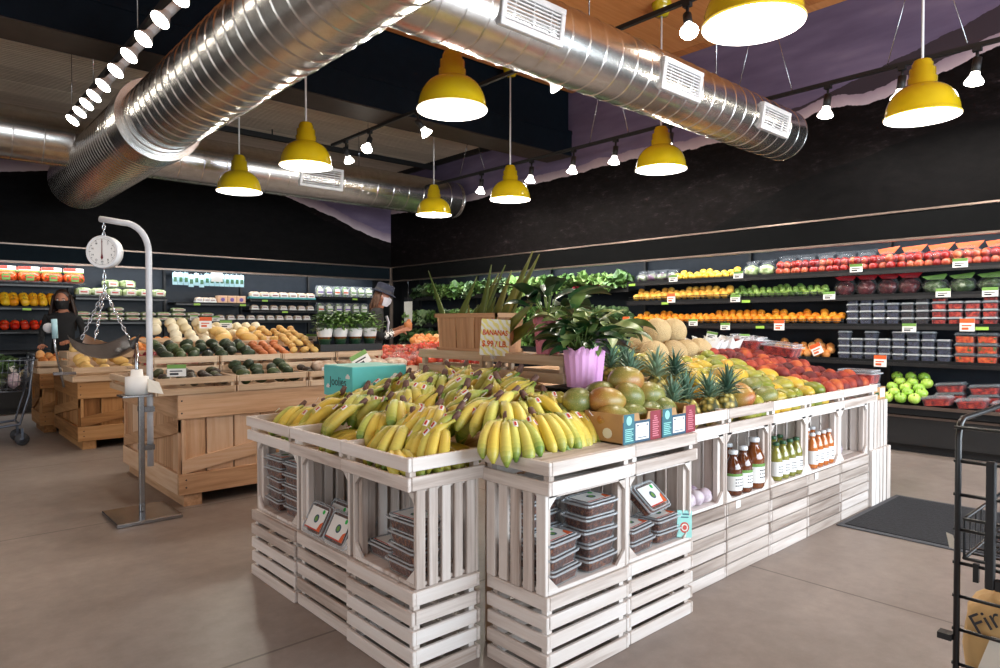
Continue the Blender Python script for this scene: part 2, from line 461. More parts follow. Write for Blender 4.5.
c = t.mix(tip, c, rgb(44, 36, 26))
t.base(c)
t.b.inputs['Roughness'].default_value = 0.42
M['banana'] = t.m
M['crown'] = plain('banana_crown', rgb(106, 76, 66), 0.7, var=0.35, scale=60)

# pineapple rind: diamond eyes
t = NT('pineapple_rind')
v = t.n('ShaderNodeTexVoronoi', feature='F1')
v.inputs['Scale'].default_value = 34
t.l(t.tex((1, 1, 0.9)), v.inputs['Vector'])
c = t.ramp(v.outputs['Distance'], [(0.15, rgb(232, 214, 140)), (0.4, rgb(176, 150, 66)), (0.7, rgb(70, 72, 34))])
t.base(c)
t.b.inputs['Roughness'].default_value = 0.6
t.bump(v.outputs['Distance'], 0.6, 0.01)
M['pinerind'] = t.m

# banana price card: yellow wavy bands on white
t = NT('banana_print_card')
w = t.n('ShaderNodeTexWave', wave_type='BANDS', bands_direction='DIAGONAL')
w.inputs['Scale'].default_value = 16.0
w.inputs['Distortion'].default_value = 3.0
w.inputs['Detail'].default_value = 0.0
w.inputs['Detail Scale'].default_value = 2.2
t.l(t.tex(), w.inputs['Vector'])
t.base(t.ramp(w.outputs['Fac'], [(0.5, rgb(240, 238, 226)), (0.58, rgb(238, 226, 140))]))
t.b.inputs['Roughness'].default_value = 0.5
M['bananacard'] = t.m

# rubber mat
M['mat'] = plain('black_mat_pile', rgb(26, 27, 32), 0.9, var=0.5, scale=60, bump=0.5)


# ------------------------------------------------------------------ mesh builder
class MB:
    def __init__(s):
        s.V, s.F, s.MI, s.T, s.A, s.SM = [], [], [], [], [], []

    def add(s, vs, fs, mi=0, tint=None, axis=0, smooth=False, mat=None, tints=None):
        k = len(s.V)
        if mat is not None:
            vs = [mat @ Vector(v) for v in vs]
        s.V.extend(tuple(v) for v in vs)
        tv = random.random() if tint is None else tint
        for i, f in enumerate(fs):
            s.F.append(tuple(k + q for q in f))
            s.MI.append(mi)
            s.T.append(tints[i] if tints else tv)
            s.A.append(axis)
            s.SM.append(smooth)

    def box(s, lo, hi, mi=0, tint=None, axis=None, mat=None, ch=0.0):
        x0, y0, z0 = lo
        x1, y1, z1 = hi
        d = (x1 - x0, y1 - y0, z1 - z0)
        if axis is None:
            axis = max(range(3), key=lambda q: abs(d[q]))
        if ch <= 0:
            vs = [(x0, y0, z0), (x1, y0, z0), (x1, y1, z0), (x0, y1, z0), (x0, y0, z1), (x1, y0, z1), (x1, y1, z1), (x0, y1, z1)]
            fs = [(0, 3, 2, 1), (4, 5, 6, 7), (0, 1, 5, 4), (1, 2, 6, 5), (2, 3, 7, 6), (3, 0, 4, 7)]
            s.add(vs, fs, mi, tint, axis, False, mat)
            return
        c = min(ch, min(abs(q) for q in d) * 0.45)       # chamfered box: 24 vertices
        lo, hi = (x0, y0, z0), (x1, y1, z1)
        vs, idx = [], {}
        for sx in (0, 1):
            for sy in (0, 1):
                for sz in (0, 1):
                    sg = (sx, sy, sz)
                    for a in range(3):
                        p = []
                        for q in range(3):
                            e = hi[q] if sg[q] else lo[q]
                            if q != a:
                                e += -c if sg[q] else c
                            p.append(e)
                        idx[(sg, a)] = len(vs)
                        vs.append(tuple(p))
        fs = []
        for a in range(3):
            b, e = (a + 1) % 3, (a + 2) % 3
            for sgn in (0, 1):
                ring = []
                for (pb, pe) in ((0, 0), (1, 0), (1, 1), (0, 1)):
                    sg = [0, 0, 0]
                    sg[a], sg[b], sg[e] = sgn, pb, pe
                    ring.append(idx[(tuple(sg), a)])
                fs.append(tuple(ring if sgn else ring[::-1]))
            for pb in (0, 1):                              # edges parallel to a
                for pe in (0, 1):
                    s0, s1 = [0, 0, 0], [0, 0, 0]
                    s0[b] = s1[b] = pb
                    s0[e] = s1[e] = pe
                    s1[a] = 1
                    s0, s1 = tuple(s0), tuple(s1)
                    f = (idx[(s0, b)], idx[(s1, b)], idx[(s1, e)], idx[(s0, e)])
                    fs.append(f if (pb + pe) % 2 else f[::-1])
        for sx in (0, 1):
            for sy in (0, 1):
                for sz in (0, 1):
                    sg = (sx, sy, sz)
                    f = (idx[(sg, 0)], idx[(sg, 1)], idx[(sg, 2)])
                    fs.append(f if (sx + sy + sz) % 2 else f[::-1])
        s.add(vs, fs, mi, tint, axis, False, mat)

    def tube(s, pts, rad, n=8, mi=0, caps=True, smooth=True, flat=1.0, tint=None, along=False, up=None):
        """swept round bar; flat squashes it along its second side axis; along=True writes 0..1 into tint"""
        P = [Vector(p) for p in pts]
        R = rad if isinstance(rad, (list, tuple)) else [rad] * len(P)
        vs, fs, tt = [], [], []
        d0 = (P[1] - P[0]).normalized()
        u = Vector(up) if up else (Vector((0, 0, 1)) if abs(d0.z) < 0.9 else Vector((1, 0, 0)))
        u = (u - d0 * u.dot(d0)).normalized()
        L = len(P)
        for i, p in enumerate(P):
            d = (P[min(i + 1, L - 1)] - P[max(i - 1, 0)]).normalized()
            u = (u - d * u.dot(d)).normalized()
            w = d.cross(u)
            for k in range(n):
                a = 2 * PI * k / n
                vs.append(p + (u * math.cos(a) * flat + w * math.sin(a)) * R[i])
        for i in range(L - 1):
            for k in range(n):
                k2 = (k + 1) % n
                fs.append((i * n + k, i * n + k2, (i + 1) * n + k2, (i + 1) * n + k))
                tt.append((i + 0.5) / (L - 1))
        if caps:
            fs.append(tuple(range(n))[::-1])
            tt.append(0.0)
            fs.append(tuple((L - 1) * n + k for k in range(n)))
            tt.append(1.0)
        s.add(vs, fs, mi, tint, 2, smooth, None, tt if along else None)

    def cyl(s, p0, p1, r0, r1=None, n=16, mi=0, caps=True, smooth=True, tint=None):
        s.tube([p0, p1], [r0, r0 if r1 is None else r1], n, mi, caps, smooth, 1.0, tint)

    def lathe(s, prof, n=24, mi=0, mat=None, smooth=True, close=False, tint=None, sx=1.0, sy=1.0):
        """prof: list of (radius, z)"""
        vs, fs = [], []
        for r, z in prof:
            for k in range(n):
                a = 2 * PI * k / n
                vs.append((r * math.cos(a) * sx, r * math.sin(a) * sy, z))
        for i in range(len(prof) - 1):
            for k in range(n):
                k2 = (k + 1) % n
                fs.append((i * n + k, i * n + k2, (i + 1) * n + k2, (i + 1) * n + k))
        if close:
            fs.append(tuple(range(n))[::-1])
            fs.append(tuple((len(prof) - 1) * n + k for k in range(n)))
        s.add(vs, fs, mi, tint, 2, smooth, mat)

    def blob(s, c, r, nu=12, nv=8, mi=0, fn=None, mat=None, tint=None):
        rx, ry, rz = r if isinstance(r, (tuple, list)) else (r, r, r)
        vs, fs = [], []
        for j in range(nv + 1):
            th = PI * j / nv
            for i in range(nu):
                ph = 2 * PI * i / nu
                p = Vector((math.sin(th) * math.cos(ph), math.sin(th) * math.sin(ph), math.cos(th)))
                if fn:
                    p = fn(p)
                vs.append((c[0] + p.x * rx, c[1] + p.y * ry, c[2] + p.z * rz))
        for j in range(nv):
            for i in range(nu):
                i2 = (i + 1) % nu
                fs.append((j * nu + i, (j + 1) * nu + i, (j + 1) * nu + i2, j * nu + i2))
        s.add(vs, fs, mi, tint, 2, True, mat)

    def prism(s, poly, z0, z1, mi=0, mat=None, tint=None, axis=0):
        n = len(poly)
        vs = [(x, y, z0) for x, y in poly] + [(x, y, z1) for x, y in poly]
        fs = [tuple(range(n))[::-1], tuple(range(n, 2 * n))] + [(k, (k + 1) % n, n + (k + 1) % n, n + k) for k in range(n)]
        s.add(vs, fs, mi, tint, axis, False, mat)

    def leaf(s, base, dirv, up, length, width, mi=0, droop=0.3, fold=0.25, n=6, thick=0.0, twist=0.0, tipw=0.02):
        """one folded, drooping leaf blade"""
        d = Vector(dirv).normalized()
        u = Vector(up)
        u = (u - d * u.dot(d)).normalized()
        w = d.cross(u)
        if twist:
            q = Matrix.Rotation(twist, 3, d)
            u, w = q @ u, q @ w
        p = Vector(base)
        vs, fs = [], []
        for i in range(n + 1):
            f = i / n
            hw = width * 0.5 * max(tipw, math.sin(PI * min(1, 0.12 + 0.88 * f)) ** 0.8) if f < 1 else width * tipw * 0.5
            vs += [p + w * hw + u * hw * fold, p - u * thick, p - w * hw + u * hw * fold]
            a = -droop / n * (1 + f)
            q = Matrix.Rotation(-a if False else a, 3, w)
            d, u = q @ d, q @ u
            p = p + d * length / n
        for i in range(n):
            a, b = i * 3, (i + 1) * 3
            fs += [(a, a + 1, b + 1, b), (a + 1, a + 2, b + 2, b + 1)]
        s.add(vs, fs, mi, None, 2, True)

    def build(s, name, mats, parent=None, world=False, loc=None):
        me = bpy.data.meshes.new(name)
        V = s.V
        if world and parent is not None:
            o = parent.location
            V = [(a - o.x, b - o.y, c - o.z) for a, b, c in V]
        me.from_pydata(V, [], s.F)
        mats = mats if isinstance(mats, (list, tuple)) else [mats]
        for m in mats:
            me.materials.append(M[m] if isinstance(m, str) else m)
        me.polygons.foreach_set('material_index', s.MI)
        me.polygons.foreach_set('use_smooth', s.SM)
        for nm, dat in (('tint', s.T), ('axis', s.A)):
            a = me.attributes.new(nm, 'FLOAT', 'FACE')
            a.data.foreach_set('value', [float(q) for q in dat])
        me.update()
        ob = bpy.data.objects.new(name, me)
        COL.objects.link(ob)
        if parent is not None:
            ob.parent = parent
        if loc is not None:
            ob.location = loc
        return ob


def tag(o, label=None, cat=None, group=None, kind=None):
    if label:
        o['label'] = label
    if cat:
        o['category'] = cat
    if group:
        o['group'] = group
    if kind:
        o['kind'] = kind
    return o


def thing(name, label, cat, loc=(0, 0, 0), rz=0.0, group=None, rot=None):
    o = bpy.data.objects.new(name, None)
    o.empty_display_size = 0.05
    COL.objects.link(o)
    o.location = loc
    o.rotation_euler = rot if rot else (0, 0, rz)
    return tag(o, label, cat, group)


def copy_tree(o, parent=None):
    c = o.copy()
    COL.objects.link(c)
    c.parent = parent
    for ch in KIDS.get(o.name, []) if o.name in KIDS else [q for q in o.children]:
        copy_tree(ch, c)
    return c


KIDS = {}


class Proto:
    """first call places the thing itself, later calls place copies of it and of its parts"""

    def __init__(s, root):
        s.root, s.used = root, False
        s.kids = list(root.children)
        s.sub = {k.name: list(k.children) for k in s.kids}

    def __call__(s, loc, rot=(0, 0, 0), label=None, group=None, scale=None):
        if not s.used:
            s.used = True
            o = s.root
            s.last = s.kids
        else:
            o = s.root.copy()
            COL.objects.link(o)
            s.last = []
            for k in s.kids:
                c = k.copy()
                s.last.append(c)
                COL.objects.link(c)
                c.parent = o
                for g in s.sub[k.name]:
                    d = g.copy()
                    COL.objects.link(d)
                    d.parent = c
        o.location = loc
        o.rotation_euler = rot if isinstance(rot, (tuple, list, Euler)) else (0, 0, rot)
        if scale:
            o.scale = scale if isinstance(scale, (tuple, list)) else (scale,) * 3
        return tag(o, label, None, group)


ORDS = ['zeroth', 'first', 'second', 'third', 'fourth', 'fifth', 'sixth', 'seventh', 'eighth', 'ninth', 'tenth', 'eleventh', 'twelfth',
        'thirteenth', 'fourteenth', 'fifteenth', 'sixteenth', 'seventeenth', 'eighteenth', 'nineteenth', 'twentieth']
TENS = {2: 'twenty', 3: 'thirty', 4: 'forty'}


def nth(k):
    if k <= 20:
        return ORDS[k]
    if k % 10 == 0:
        return TENS[k // 10][:-1] + 'ieth'
    return TENS[k // 10] + '-' + ORDS[k % 10]


CW = Vector((0, 0, EYE))
FWD = Vector((math.cos(YAW) * math.cos(PITCH), math.sin(YAW) * math.cos(PITCH), -math.sin(PITCH)))
RGT = Vector((math.sin(YAW), -math.cos(YAW), 0))
UPV = RGT.cross(FWD)


def ray(px, py):
    return RGT * ((px - 500) / FPX) + UPV * ((334 - py) / FPX) + FWD


def on_x(px, py, c):
    d = ray(px, py)
    return CW + d * (c / d.x)


def on_y(px, py, c):
    d = ray(px, py)
    return CW + d * (c / d.y)


def on_z(px, py, c):
    d = ray(px, py)
    return CW + d * ((c - EYE) / d.z)


def R(a):
    return math.radians(a)


def text_mesh(name, body, size, mat, loc, rot, parent=None, extrude=0.0006, align='CENTER', world=False, offset=0.0):
    cu = bpy.data.curves.new(name, 'FONT')
    cu.body = body
    cu.size = size
    cu.align_x = align
    cu.align_y = 'CENTER'
    cu.extrude = extrude
    cu.resolution_u = 3
    cu.offset = offset
    tmp = bpy.data.objects.new(name, cu)
    COL.objects.link(tmp)
    dg = bpy.context.evaluated_depsgraph_get()
    me = bpy.data.meshes.new_from_object(tmp.evaluated_get(dg))
    me.name = name
    bpy.data.objects.remove(tmp)
    me.materials.clear()
    me.materials.append(M[mat])
    o = bpy.data.objects.new(name, me)
    COL.objects.link(o)
    if parent is not None:
        o.parent = parent
        if world:
            loc = Vector(loc) - parent.location
    o.location = loc
    o.rotation_euler = rot
    return o


# ------------------------------------------------------------------ the setting
WX, WY = 8.6, 13.36          # planes of the right and left mural walls
DX, DY = 9.45, 14.2          # backs of the display cases below them
ZH = 2.77                    # underside of the mural walls


def struct(name, mb, mats):
    return tag(mb.build(name, mats), kind='structure')


m = MB()
m.box((-3.6, -3.3, -0.1), (DX + 0.2, DY + 0.2, 0.0), axis=0)
struct('floor', m, 'floor')
m = MB()
m.box((WX, -3.3, ZH), (WX + 0.12, WY + 0.12, 5.6))
struct('wall_right', m, 'mural_right')
m = MB()
m.box((-3.6, WY, ZH), (WX, WY + 0.12, 5.6))
struct('wall_left', m, 'mural_left')
m = MB()
m.box((DX, -3.3, 0), (DX + 0.15, DY, ZH))
struct('wall_right_lower', m, 'dark')
m = MB()
m.box((-3.6, DY, 0), (DX + 0.15, DY + 0.15, ZH))
struct('wall_left_lower', m, 'dark')
# soffits closing the tops of the case recesses
m = MB()
m.box((WX + 0.12, -3.3, ZH), (DX + 0.15, DY, ZH + 0.06))
m.box((-3.6, WY + 0.12, ZH), (WX + 0.12, DY, ZH + 0.06))
struct('trim_1', m, 'dark')
# pale metal strip under the murals
m = MB()
m.box((WX - 0.02, -3.3, ZH - 0.008), (WX + 0.12, WY - 0.03, ZH + 0.014), axis=1)
struct('trim_2', m, 'trimmetal')
m = MB()
m.box((-3.6, WY - 0.02, ZH - 0.008), (WX - 0.03, WY + 0.12, ZH + 0.014), axis=0)
struct('trim_3', m, 'trimmetal')
# back and side walls behind the camera with the shop windows
m = MB()
m.box((-3.75, -3.45, 0), (DX + 0.2, -3.3, 0.6))
m.box((-3.75, -3.45, 3.4), (DX + 0.2, -3.3, 5.6))
for x in (-3.75, -1.9, 9.1):
    m.box((x, -3.45, 0.6), (x + (0.55 if x > 0 else 0.0 + 0.0 + 0.01 if x < -3 else 0.1), -3.3, 3.4))
struct('wall_front', m, 'white')
m = MB()
m.box((-3.75, -3.3, 0), (-3.6, DY + 0.2, 0.7))
m.box((-3.75, -3.3, 3.3), (-3.6, DY + 0.2, 5.6))
m.box((-3.75, 7.2, 0.7), (-3.6, DY + 0.2, 3.3))
struct('wall_side', m, 'white')
# ceilings: orange plywood near the front, ribbed deck beyond the dark beam
m = MB()
y = -3.3
while y < 7.72:
    x = -3.6
    while x < WX:
        m.box((x + 0.004, y + 0.004, 5.40), (min(x + 2.4, WX) - 0.004, min(y + 1.2, 7.72) - 0.004, 5.44), axis=0)
        x += 2.4
    y += 1.2
m.box((-3.6, -3.3, 5.44), (WX, 7.8, 5.5), tint=0.2, axis=0)
struct('ceiling', m, 'ply')
m = MB()
y = 8.0
k = 0
tn = 0.5
while y < WY:
    if k % 9 == 0:
        tn = random.random()
    g = 0.012 if k % 9 == 0 else 0.0
    m.box((-3.6, y + g, 4.93), (WX, y + 0.045, 4.99), tint=tn, axis=0)
    m.box((-3.6, y + 0.045, 4.95), (WX, y + 0.07, 4.99), tint=tn, axis=0)
    y += 0.07
    k += 1
struct('ceiling_deck', m, 'deck')
# dark stepped beam between the two ceilings
m = MB()
m.box((-3.6, 7.72, 4.34), (WX, 8.12, 4.74), axis=0)
m.box((-3.6, 7.80, 4.74), (WX, 8.12, 5.5), axis=0)
m.box((-3.6, 7.705, 4.70), (WX, 7.83, 4.76), axis=0)
struct('ceiling_beam', m, 'navy')
m = MB()
m.box((-3.6, 7.74, 4.325), (WX, 8.30, 4.34), axis=0)
struct('trim_4', m, 'beamunder')  # thin sheet that carries the painted lit tone under the navy beam
# black strut channels under the deck
for (ya, xa, xb) in ((9.5, -3.0, 6.55), (11.6, 3.0, WX)):
    m = MB()
    m.box((xa, ya - 0.035, 4.74), (xb - 0.01, ya + 0.035, 4.83), axis=0)
    for q in range(int((xb - xa) / 1.5)):
        m.cyl((xa + 0.5 + q * 1.5, ya, 4.83), (xa + 0.5 + q * 1.5, ya, 4.928), 0.012, n=6)
    o = m.build('strut_channel', 'black')
    tag(o, 'black strut channel hung under the ribbed ceiling, ' + ('running past the pendant lamps' if ya < 10 else 'far one against the mural'), 'channel')
m = MB()
m.box((WX - 0.06, 8.2, 4.83), (WX - 0.005, WY, 4.95), axis=1)
struct('trim_5', m, 'black')
m = MB()
m.box((WX - 0.035, WY - 0.035, 0.0), (WX + 0.035, WY + 0.035, ZH), ch=0.006)
struct('trim_6', m, 'trimmetal')


# ------------------------------------------------------------------ ducts
def duct_mesh(mb, p0, p1, r, pitch, rib=0.012, caps=(False, False)):
    """corrugated round duct: a lathe with a raised seam every pitch"""
    p0, p1 = Vector(p0), Vector(p1)
    L = (p1 - p0).length
    prof = []
    z = 0.0
    if caps[0]:
        prof.append((0.001, 0.0))
    while z < L - pitch * 0.5:
        prof += [(r, z + 0.001), (r, z + 1.2 * rib), (r, z + pitch * 0.5), (r, z + pitch - 3.4 * rib), (r, z + pitch - 2.2 * rib), (r + rib * 0.8, z + pitch - 1.5 * rib), (r + rib * 0.8, z + pitch - 0.9 * rib), (r, z + pitch - 0.2 * rib)]
        z += pitch
    prof.append((r, L))
    if caps[1]:
        prof.append((0.001, L))
    q = (p1 - p0).to_track_quat('Z', 'Y').to_matrix().to_4x4()
    mb.lathe(prof, 48, 0, Matrix.Translation(p0) @ q)


ZD = 3.70


def grille(parent, c, nrm, along, w, h):
    """white framed louvre pressed on the duct skin"""
    n = Vector(nrm).normalized()
    a = Vector(along).normalized()
    b = n.cross(a)
    mt = Matrix((a, b, n)).transposed().to_4x4()
    mt.translation = Vector(c)
    f = MB()
    fw = 0.045
    f.box((-w / 2, -h / 2, -0.06), (w / 2, -h / 2 + fw, 0.02), mat=mt, ch=0.006)
    f.box((-w / 2, h / 2 - fw, -0.06), (w / 2, h / 2, 0.02), mat=mt, ch=0.006)
    f.box((-w / 2, -h / 2 + fw, -0.06), (-w / 2 + fw, h / 2 - fw, 0.02), mat=mt, ch=0.006)
    f.box((w / 2 - fw, -h / 2 + fw, -0.06), (w / 2, h / 2 - fw, 0.02), mat=mt, ch=0.006)
    fr = f.build('vent_grille', 'whitepaint', parent, world=True)
    tag(fr, 'white framed air vent')
    s_ = MB()
    k = 7
    for q in range(k):
        y = -h / 2 + fw + (h - 2 * fw) * (q + 0.5) / k
        s_.box((-w / 2 + fw, y - 0.005, -0.01), (w / 2 - fw, y + 0.005, 0.008), mat=mt)
    k = 3
    for q in range(k):
        x = -w / 2 + fw + (w - 2 * fw) * (q + 0.5) / k
        s_.box((x - 0.003, -h / 2 + fw, -0.012), (x + 0.003, h / 2 - fw, 0.004), mat=mt)
    lo = s_.build('louvre', 'whitepaint', fr)
    lo.location = -parent.location
    b_ = MB()
    b_.box((-w / 2 + fw, -h / 2 + fw, -0.05), (w / 2 - fw, h / 2 - fw, -0.035), mat=mt)
    bo = b_.build('vent_back', 'black', fr)
    bo.location = -parent.location
    return fr


root = thing('spiral_duct', 'thick ribbed silver duct crossing overhead toward the left mural wall', 'duct', (2.15, 7.0, ZD))
m = MB()
duct_mesh(m, (2.15, -3.0, ZD), (2.15, 7.95, ZD), 0.372, 0.19, 0.009)
m.build('pipe', 'duct', root, world=True)
m = MB()
q = Matrix.Translation((2.15, 7.9, ZD)) @ Matrix.Rotation(-PI / 2, 4, 'X')
for seg in ([(0.37, 0.0), (0.445, 0.0)], [(0.445, 0.0), (0.445, 0.36)], [(0.445, 0.36), (0.40, 0.36)]):
    m.lathe(seg, 48, 0, q)
m.build('collar', 'duct', root, world=True)
m = MB()
duct_mesh(m, (2.15, 8.2, ZD), (2.15, 12.2, ZD), 0.425, 0.11, 0.008, (False, True))
m.build('end_section', 'duct', root, world=True)
root = thing('branch_duct', 'right hand silver duct with white vents pointing at the right mural', 'duct', (5.0, 3.67, ZD))
m = MB()
duct_mesh(m, (2.2, 3.67, ZD), (7.82, 3.67, ZD), 0.285, 0.20, 0.006, (False, True))
m.build('pipe', 'duct', root, world=True)
for px in (535, 679, 772):
    an = R(-8)
    nr = Vector((0, -math.cos(an), math.sin(an) * 1.0))
    x = {535: 3.37, 679: 5.24, 772: 7.02}[px]
    c = Vector((x, 3.67, ZD)) + nr * 0.285
    grille(root, c, nr, (1, 0, 0), 0.62 if px < 700 else 0.62, 0.27)
ZR, YR = 3.95, 10.67
root = thing('rear_duct', 'far silver duct running along the ribbed ceiling behind the pendant lamps', 'duct', (4.0, YR, ZR))
m = MB()
duct_mesh(m, (-3.5, YR, ZR), (8.3, YR, ZR), 0.35, 0.33, 0.006, (False, True))
m.build('pipe', 'duct', root, world=True)
nr = Vector((0, -1, -0.1))
grille(root, Vector((5.3, YR, ZR)) + nr.normalized() * 0.35, nr, (1, 0, 0), 0.78, 0.36)
# suspension wires
for (x, y, z1, lab) in ((4.3, 3.67, 5.4, 'first thin wire rod holding the vented right duct'), (6.3, 3.67, 5.4, 'second thin wire rod holding the vented right duct'), (6.2, 10.67, 4.95, 'thin wire rod holding the far duct')):
    m = MB()
    m.cyl((x, y, (ZD + 0.25) if y < 9 else 4.28), (x, y, z1), 0.006, n=6)
    tag(m.build('hanger_rod', 'steel'), lab, 'rod')

# ------------------------------------------------------------------ pendant lamps
def lamp_proto():
    root = thing('pendant_lamp', '', 'lamp', (0, 0, 0))
    m = MB()
    sc_ = 0.303
    prof = []
    for k in range(13):
        a = k / 12 * PI / 2
        prof.append((sc_ * math.cos(a) ** 0.70 if k < 12 else 0.0, 0.29 * math.sin(a)))
    prof = [(r_, z_) for r_, z_ in prof if r_ > 0.128]
    out = [(0.309, -0.012), (0.314, 0.0), (0.305, 0.012)] + prof[1:] + [(0.120, 0.285), (0.122, 0.345), (0.110, 0.352), (0.110, 0.425), (0.090, 0.432), (0.088, 0.475), (0.080, 0.482), (0.074, 0.505), (0.05, 0.516), (0.01, 0.518)]
    m.lathe(out, 40)
    m.build('lamp_shade', 'yellow', root)
    m = MB()
    inn = [(0.309, -0.012)] + [(r_ * 0.965, z_ * 0.93) for r_, z_ in prof] + [(0.001, 0.262)]
    m.lathe(inn, 40)
    m.lathe([(0.309, -0.012), (0.314, 0.0)], 40)
    tag(m.build('reflector', 'lampwhite', root), 'glowing white inside of the shade')
    m = MB()
    m.blob((0, 0, 0.10), (0.06, 0.06, 0.08), 12, 8)
    m.build('bulb', 'bulb', root)
    return root


lamp0 = lamp_proto()
lamp_at = Proto(lamp0)
ROWN = {3.68: 'left', 7.0: 'right'}
LAMPL = {(3.68, 2.1): 'largest yellow dome lamp, cut off by the top edge of the photo',
         (3.68, 4.72): 'yellow dome lamp just under the joint of the two ducts',
         (7.0, 2.0): 'yellow dome lamp nearest the right edge, in front of the right mural',
         (7.0, 4.82): 'yellow dome lamp just below the vented right duct',
         (3.68, 7.57): 'yellow dome lamp below the ribbed duct, second from the left',
         (7.0, 7.54): 'yellow dome lamp hung from the plywood beside a long white rod',
         (3.68, 9.68): 'leftmost yellow dome lamp, small and in front of the far duct',
         (7.0, 9.5): 'smallest yellow dome lamp, in front of the end of the far duct'}
for (x, y), lab in LAMPL.items():
    xx = 4.04 if (x, y) == (3.68, 2.1) else x
    o = lamp_at((xx, y, 3.385), label=lab, group='yellow pendant lamps')
    top = 5.40 if y < 7.7 else 4.93
    m = MB()
    m.cyl((0, 0, 0.516), (0, 0, top - 3.385 - 0.12), 0.012, n=8)
    m.build('hanging_rod', 'whitepaint', o)
    m = MB()
    m.lathe([(0.02, -0.16), (0.08, -0.15), (0.10, -0.10), (0.105, -0.05), (0.115, -0.045), (0.12, 0.0)], 20, mat=Matrix.Translation((0, 0, top - 3.385)))
    m.build('ceiling_canopy', 'yellow', o)
    add_light('pendant_bulb_light', 'POINT', (xx, y, 3.34), 55, (1.0, 0.93, 0.82), shadow_soft_size=0.12)


# ------------------------------------------------------------------ track lights
def track(label, p0, p1, hangers):
    root = thing('light_track', label, 'track', p0)
    m = MB()
    a, b = Vector(p0), Vector(p1)
    d = (b - a).normalized()
    n = Vector((-d.y, d.x, 0))
    m.add([a + n * 0.02 + Vector((0, 0, z)) for z in (-0.02, 0.02)] + [a - n * 0.02 + Vector((0, 0, z)) for z in (0.02, -0.02)]
          + [b + n * 0.02 + Vector((0, 0, z)) for z in (-0.02, 0.02)] + [b - n * 0.02 + Vector((0, 0, z)) for z in (0.02, -0.02)],
          [(0, 1, 2, 3), (7, 6, 5, 4), (0, 4, 5, 1), (1, 5, 6, 2), (2, 6, 7, 3), (3, 7, 4, 0)])
    m.build('rail', 'black', root, world=True)
    for (h0, h1) in hangers:
        m = MB()
        m.cyl(h0, h1, 0.005, n=5)
        m.build('suspension_wire', 'steel', root, world=True)
    return root


def spot_proto(name, body, housing, shell):
    root = thing(name, '', 'spotlight', (0, 0, 0))
    m = MB()
    m.cyl((0, 0, -0.01), (0, 0, 0.08), 0.012, n=8)
    m.box((-0.02, -0.03, 0.07), (0.02, 0.03, 0.10))
    m.build('mount', 'black', root)
    m = MB()
    m.cyl((0, 0, 0.02), (0, 0, -0.09), 0.032, n=12)
    m.build('socket', housing, root)
    m = MB()
    m.lathe([(0.03, -0.09), (0.035, -0.115), (0.062, -0.155), (0.066, -0.17)], 18)
    m.build('bulb_shell', shell, root)
    m = MB()
    m.lathe([(0.066, -0.17), (0.063, -0.178), (0.045, -0.186), (0.001, -0.19)], 18)
    m.build('bulb_face', 'bulb', root)
    return root


def place_spot(proto, loc, rot, lab, group, sc_):
    o = proto(loc, (0, 0, 0), lab, group, sc_)
    for c in proto.last:
        if not c.name.startswith('mount'):
            c.rotation_euler = rot
    return o


spot_w = Proto(spot_proto('track_spotlight', 0, 'whitepaint', 'whitepaint'))
spot_b = Proto(spot_proto('track_spotlight', 0, 'black', 'bulbshell'))

# left row of floodlight bulbs
track('black light track beside the ribbed duct with a row of white bulbs', (1.62, 4.2, 4.06), (1.62, 9.8, 4.06), [((1.62, y_, 4.06), (1.62, y_, 5.40 if y_ < 7.7 else 4.93)) for y_ in (4.8, 6.6, 8.4, 9.6)])
ys = [5.05, 5.52, 5.98, 6.43, 6.90, 7.40, 7.80, 8.15, 8.50, 8.90]
for k, y_ in enumerate(ys):
    lab = 'glowing white flood bulb on the left track, %s from the nearest' % nth(k + 1) if k else 'nearest glowing flood bulb of the left track, at the top edge'
    place_spot(spot_w, (1.62, y_, 3.93), (R(-6), R(38), 0), lab, 'flood bulbs of the left track', 1.12)
    if k % 3 == 0:
        add_light('flood_light', 'SPOT', (1.46, y_ - 0.02, 3.70), 60, (1.0, 0.92, 0.80), (R(-6), R(38), 0), spot_size=R(95), spot_blend=0.6, shadow_soft_size=0.06)
# middle track over the island
track('black light track in the middle, passing under the dark beam', (5.15, 2.5, 4.3), (5.15, 9.7, 4.3), [((5.15, y_, 4.3), (5.15, y_, 5.40 if y_ < 7.7 else 4.93)) for y_ in (3.0, 5.2, 8.6)])
mid = [(3.28, (R(-20), R(25), 0), 'black spotlight beside the largest lamp shade'), (4.98, (R(-10), R(-38), 0), 'black spotlight just under the vented duct, left of centre'),
       (7.35, (R(-10), R(-40), 0), 'black spotlight peeking out under the lamp at the duct joint'), (8.55, (R(-20), R(30), 0), 'bright round spotlight where the strut channel meets the middle track'),
       (9.25, (R(20), R(-30), 0), 'small black spotlight at the far end of the middle track')]
for y_, rt, lab in mid:
    place_spot(spot_b, (5.15, y_, 4.16), rt, lab, 'black spotlights of the middle track', 1.2)
    add_light('track_spot_light', 'SPOT', (5.15, y_, 3.92), 55, (1.0, 0.92, 0.80), (rt[0] * 0.8, rt[1] * 0.8, 0), spot_size=R(75), spot_blend=0.6, shadow_soft_size=0.06)
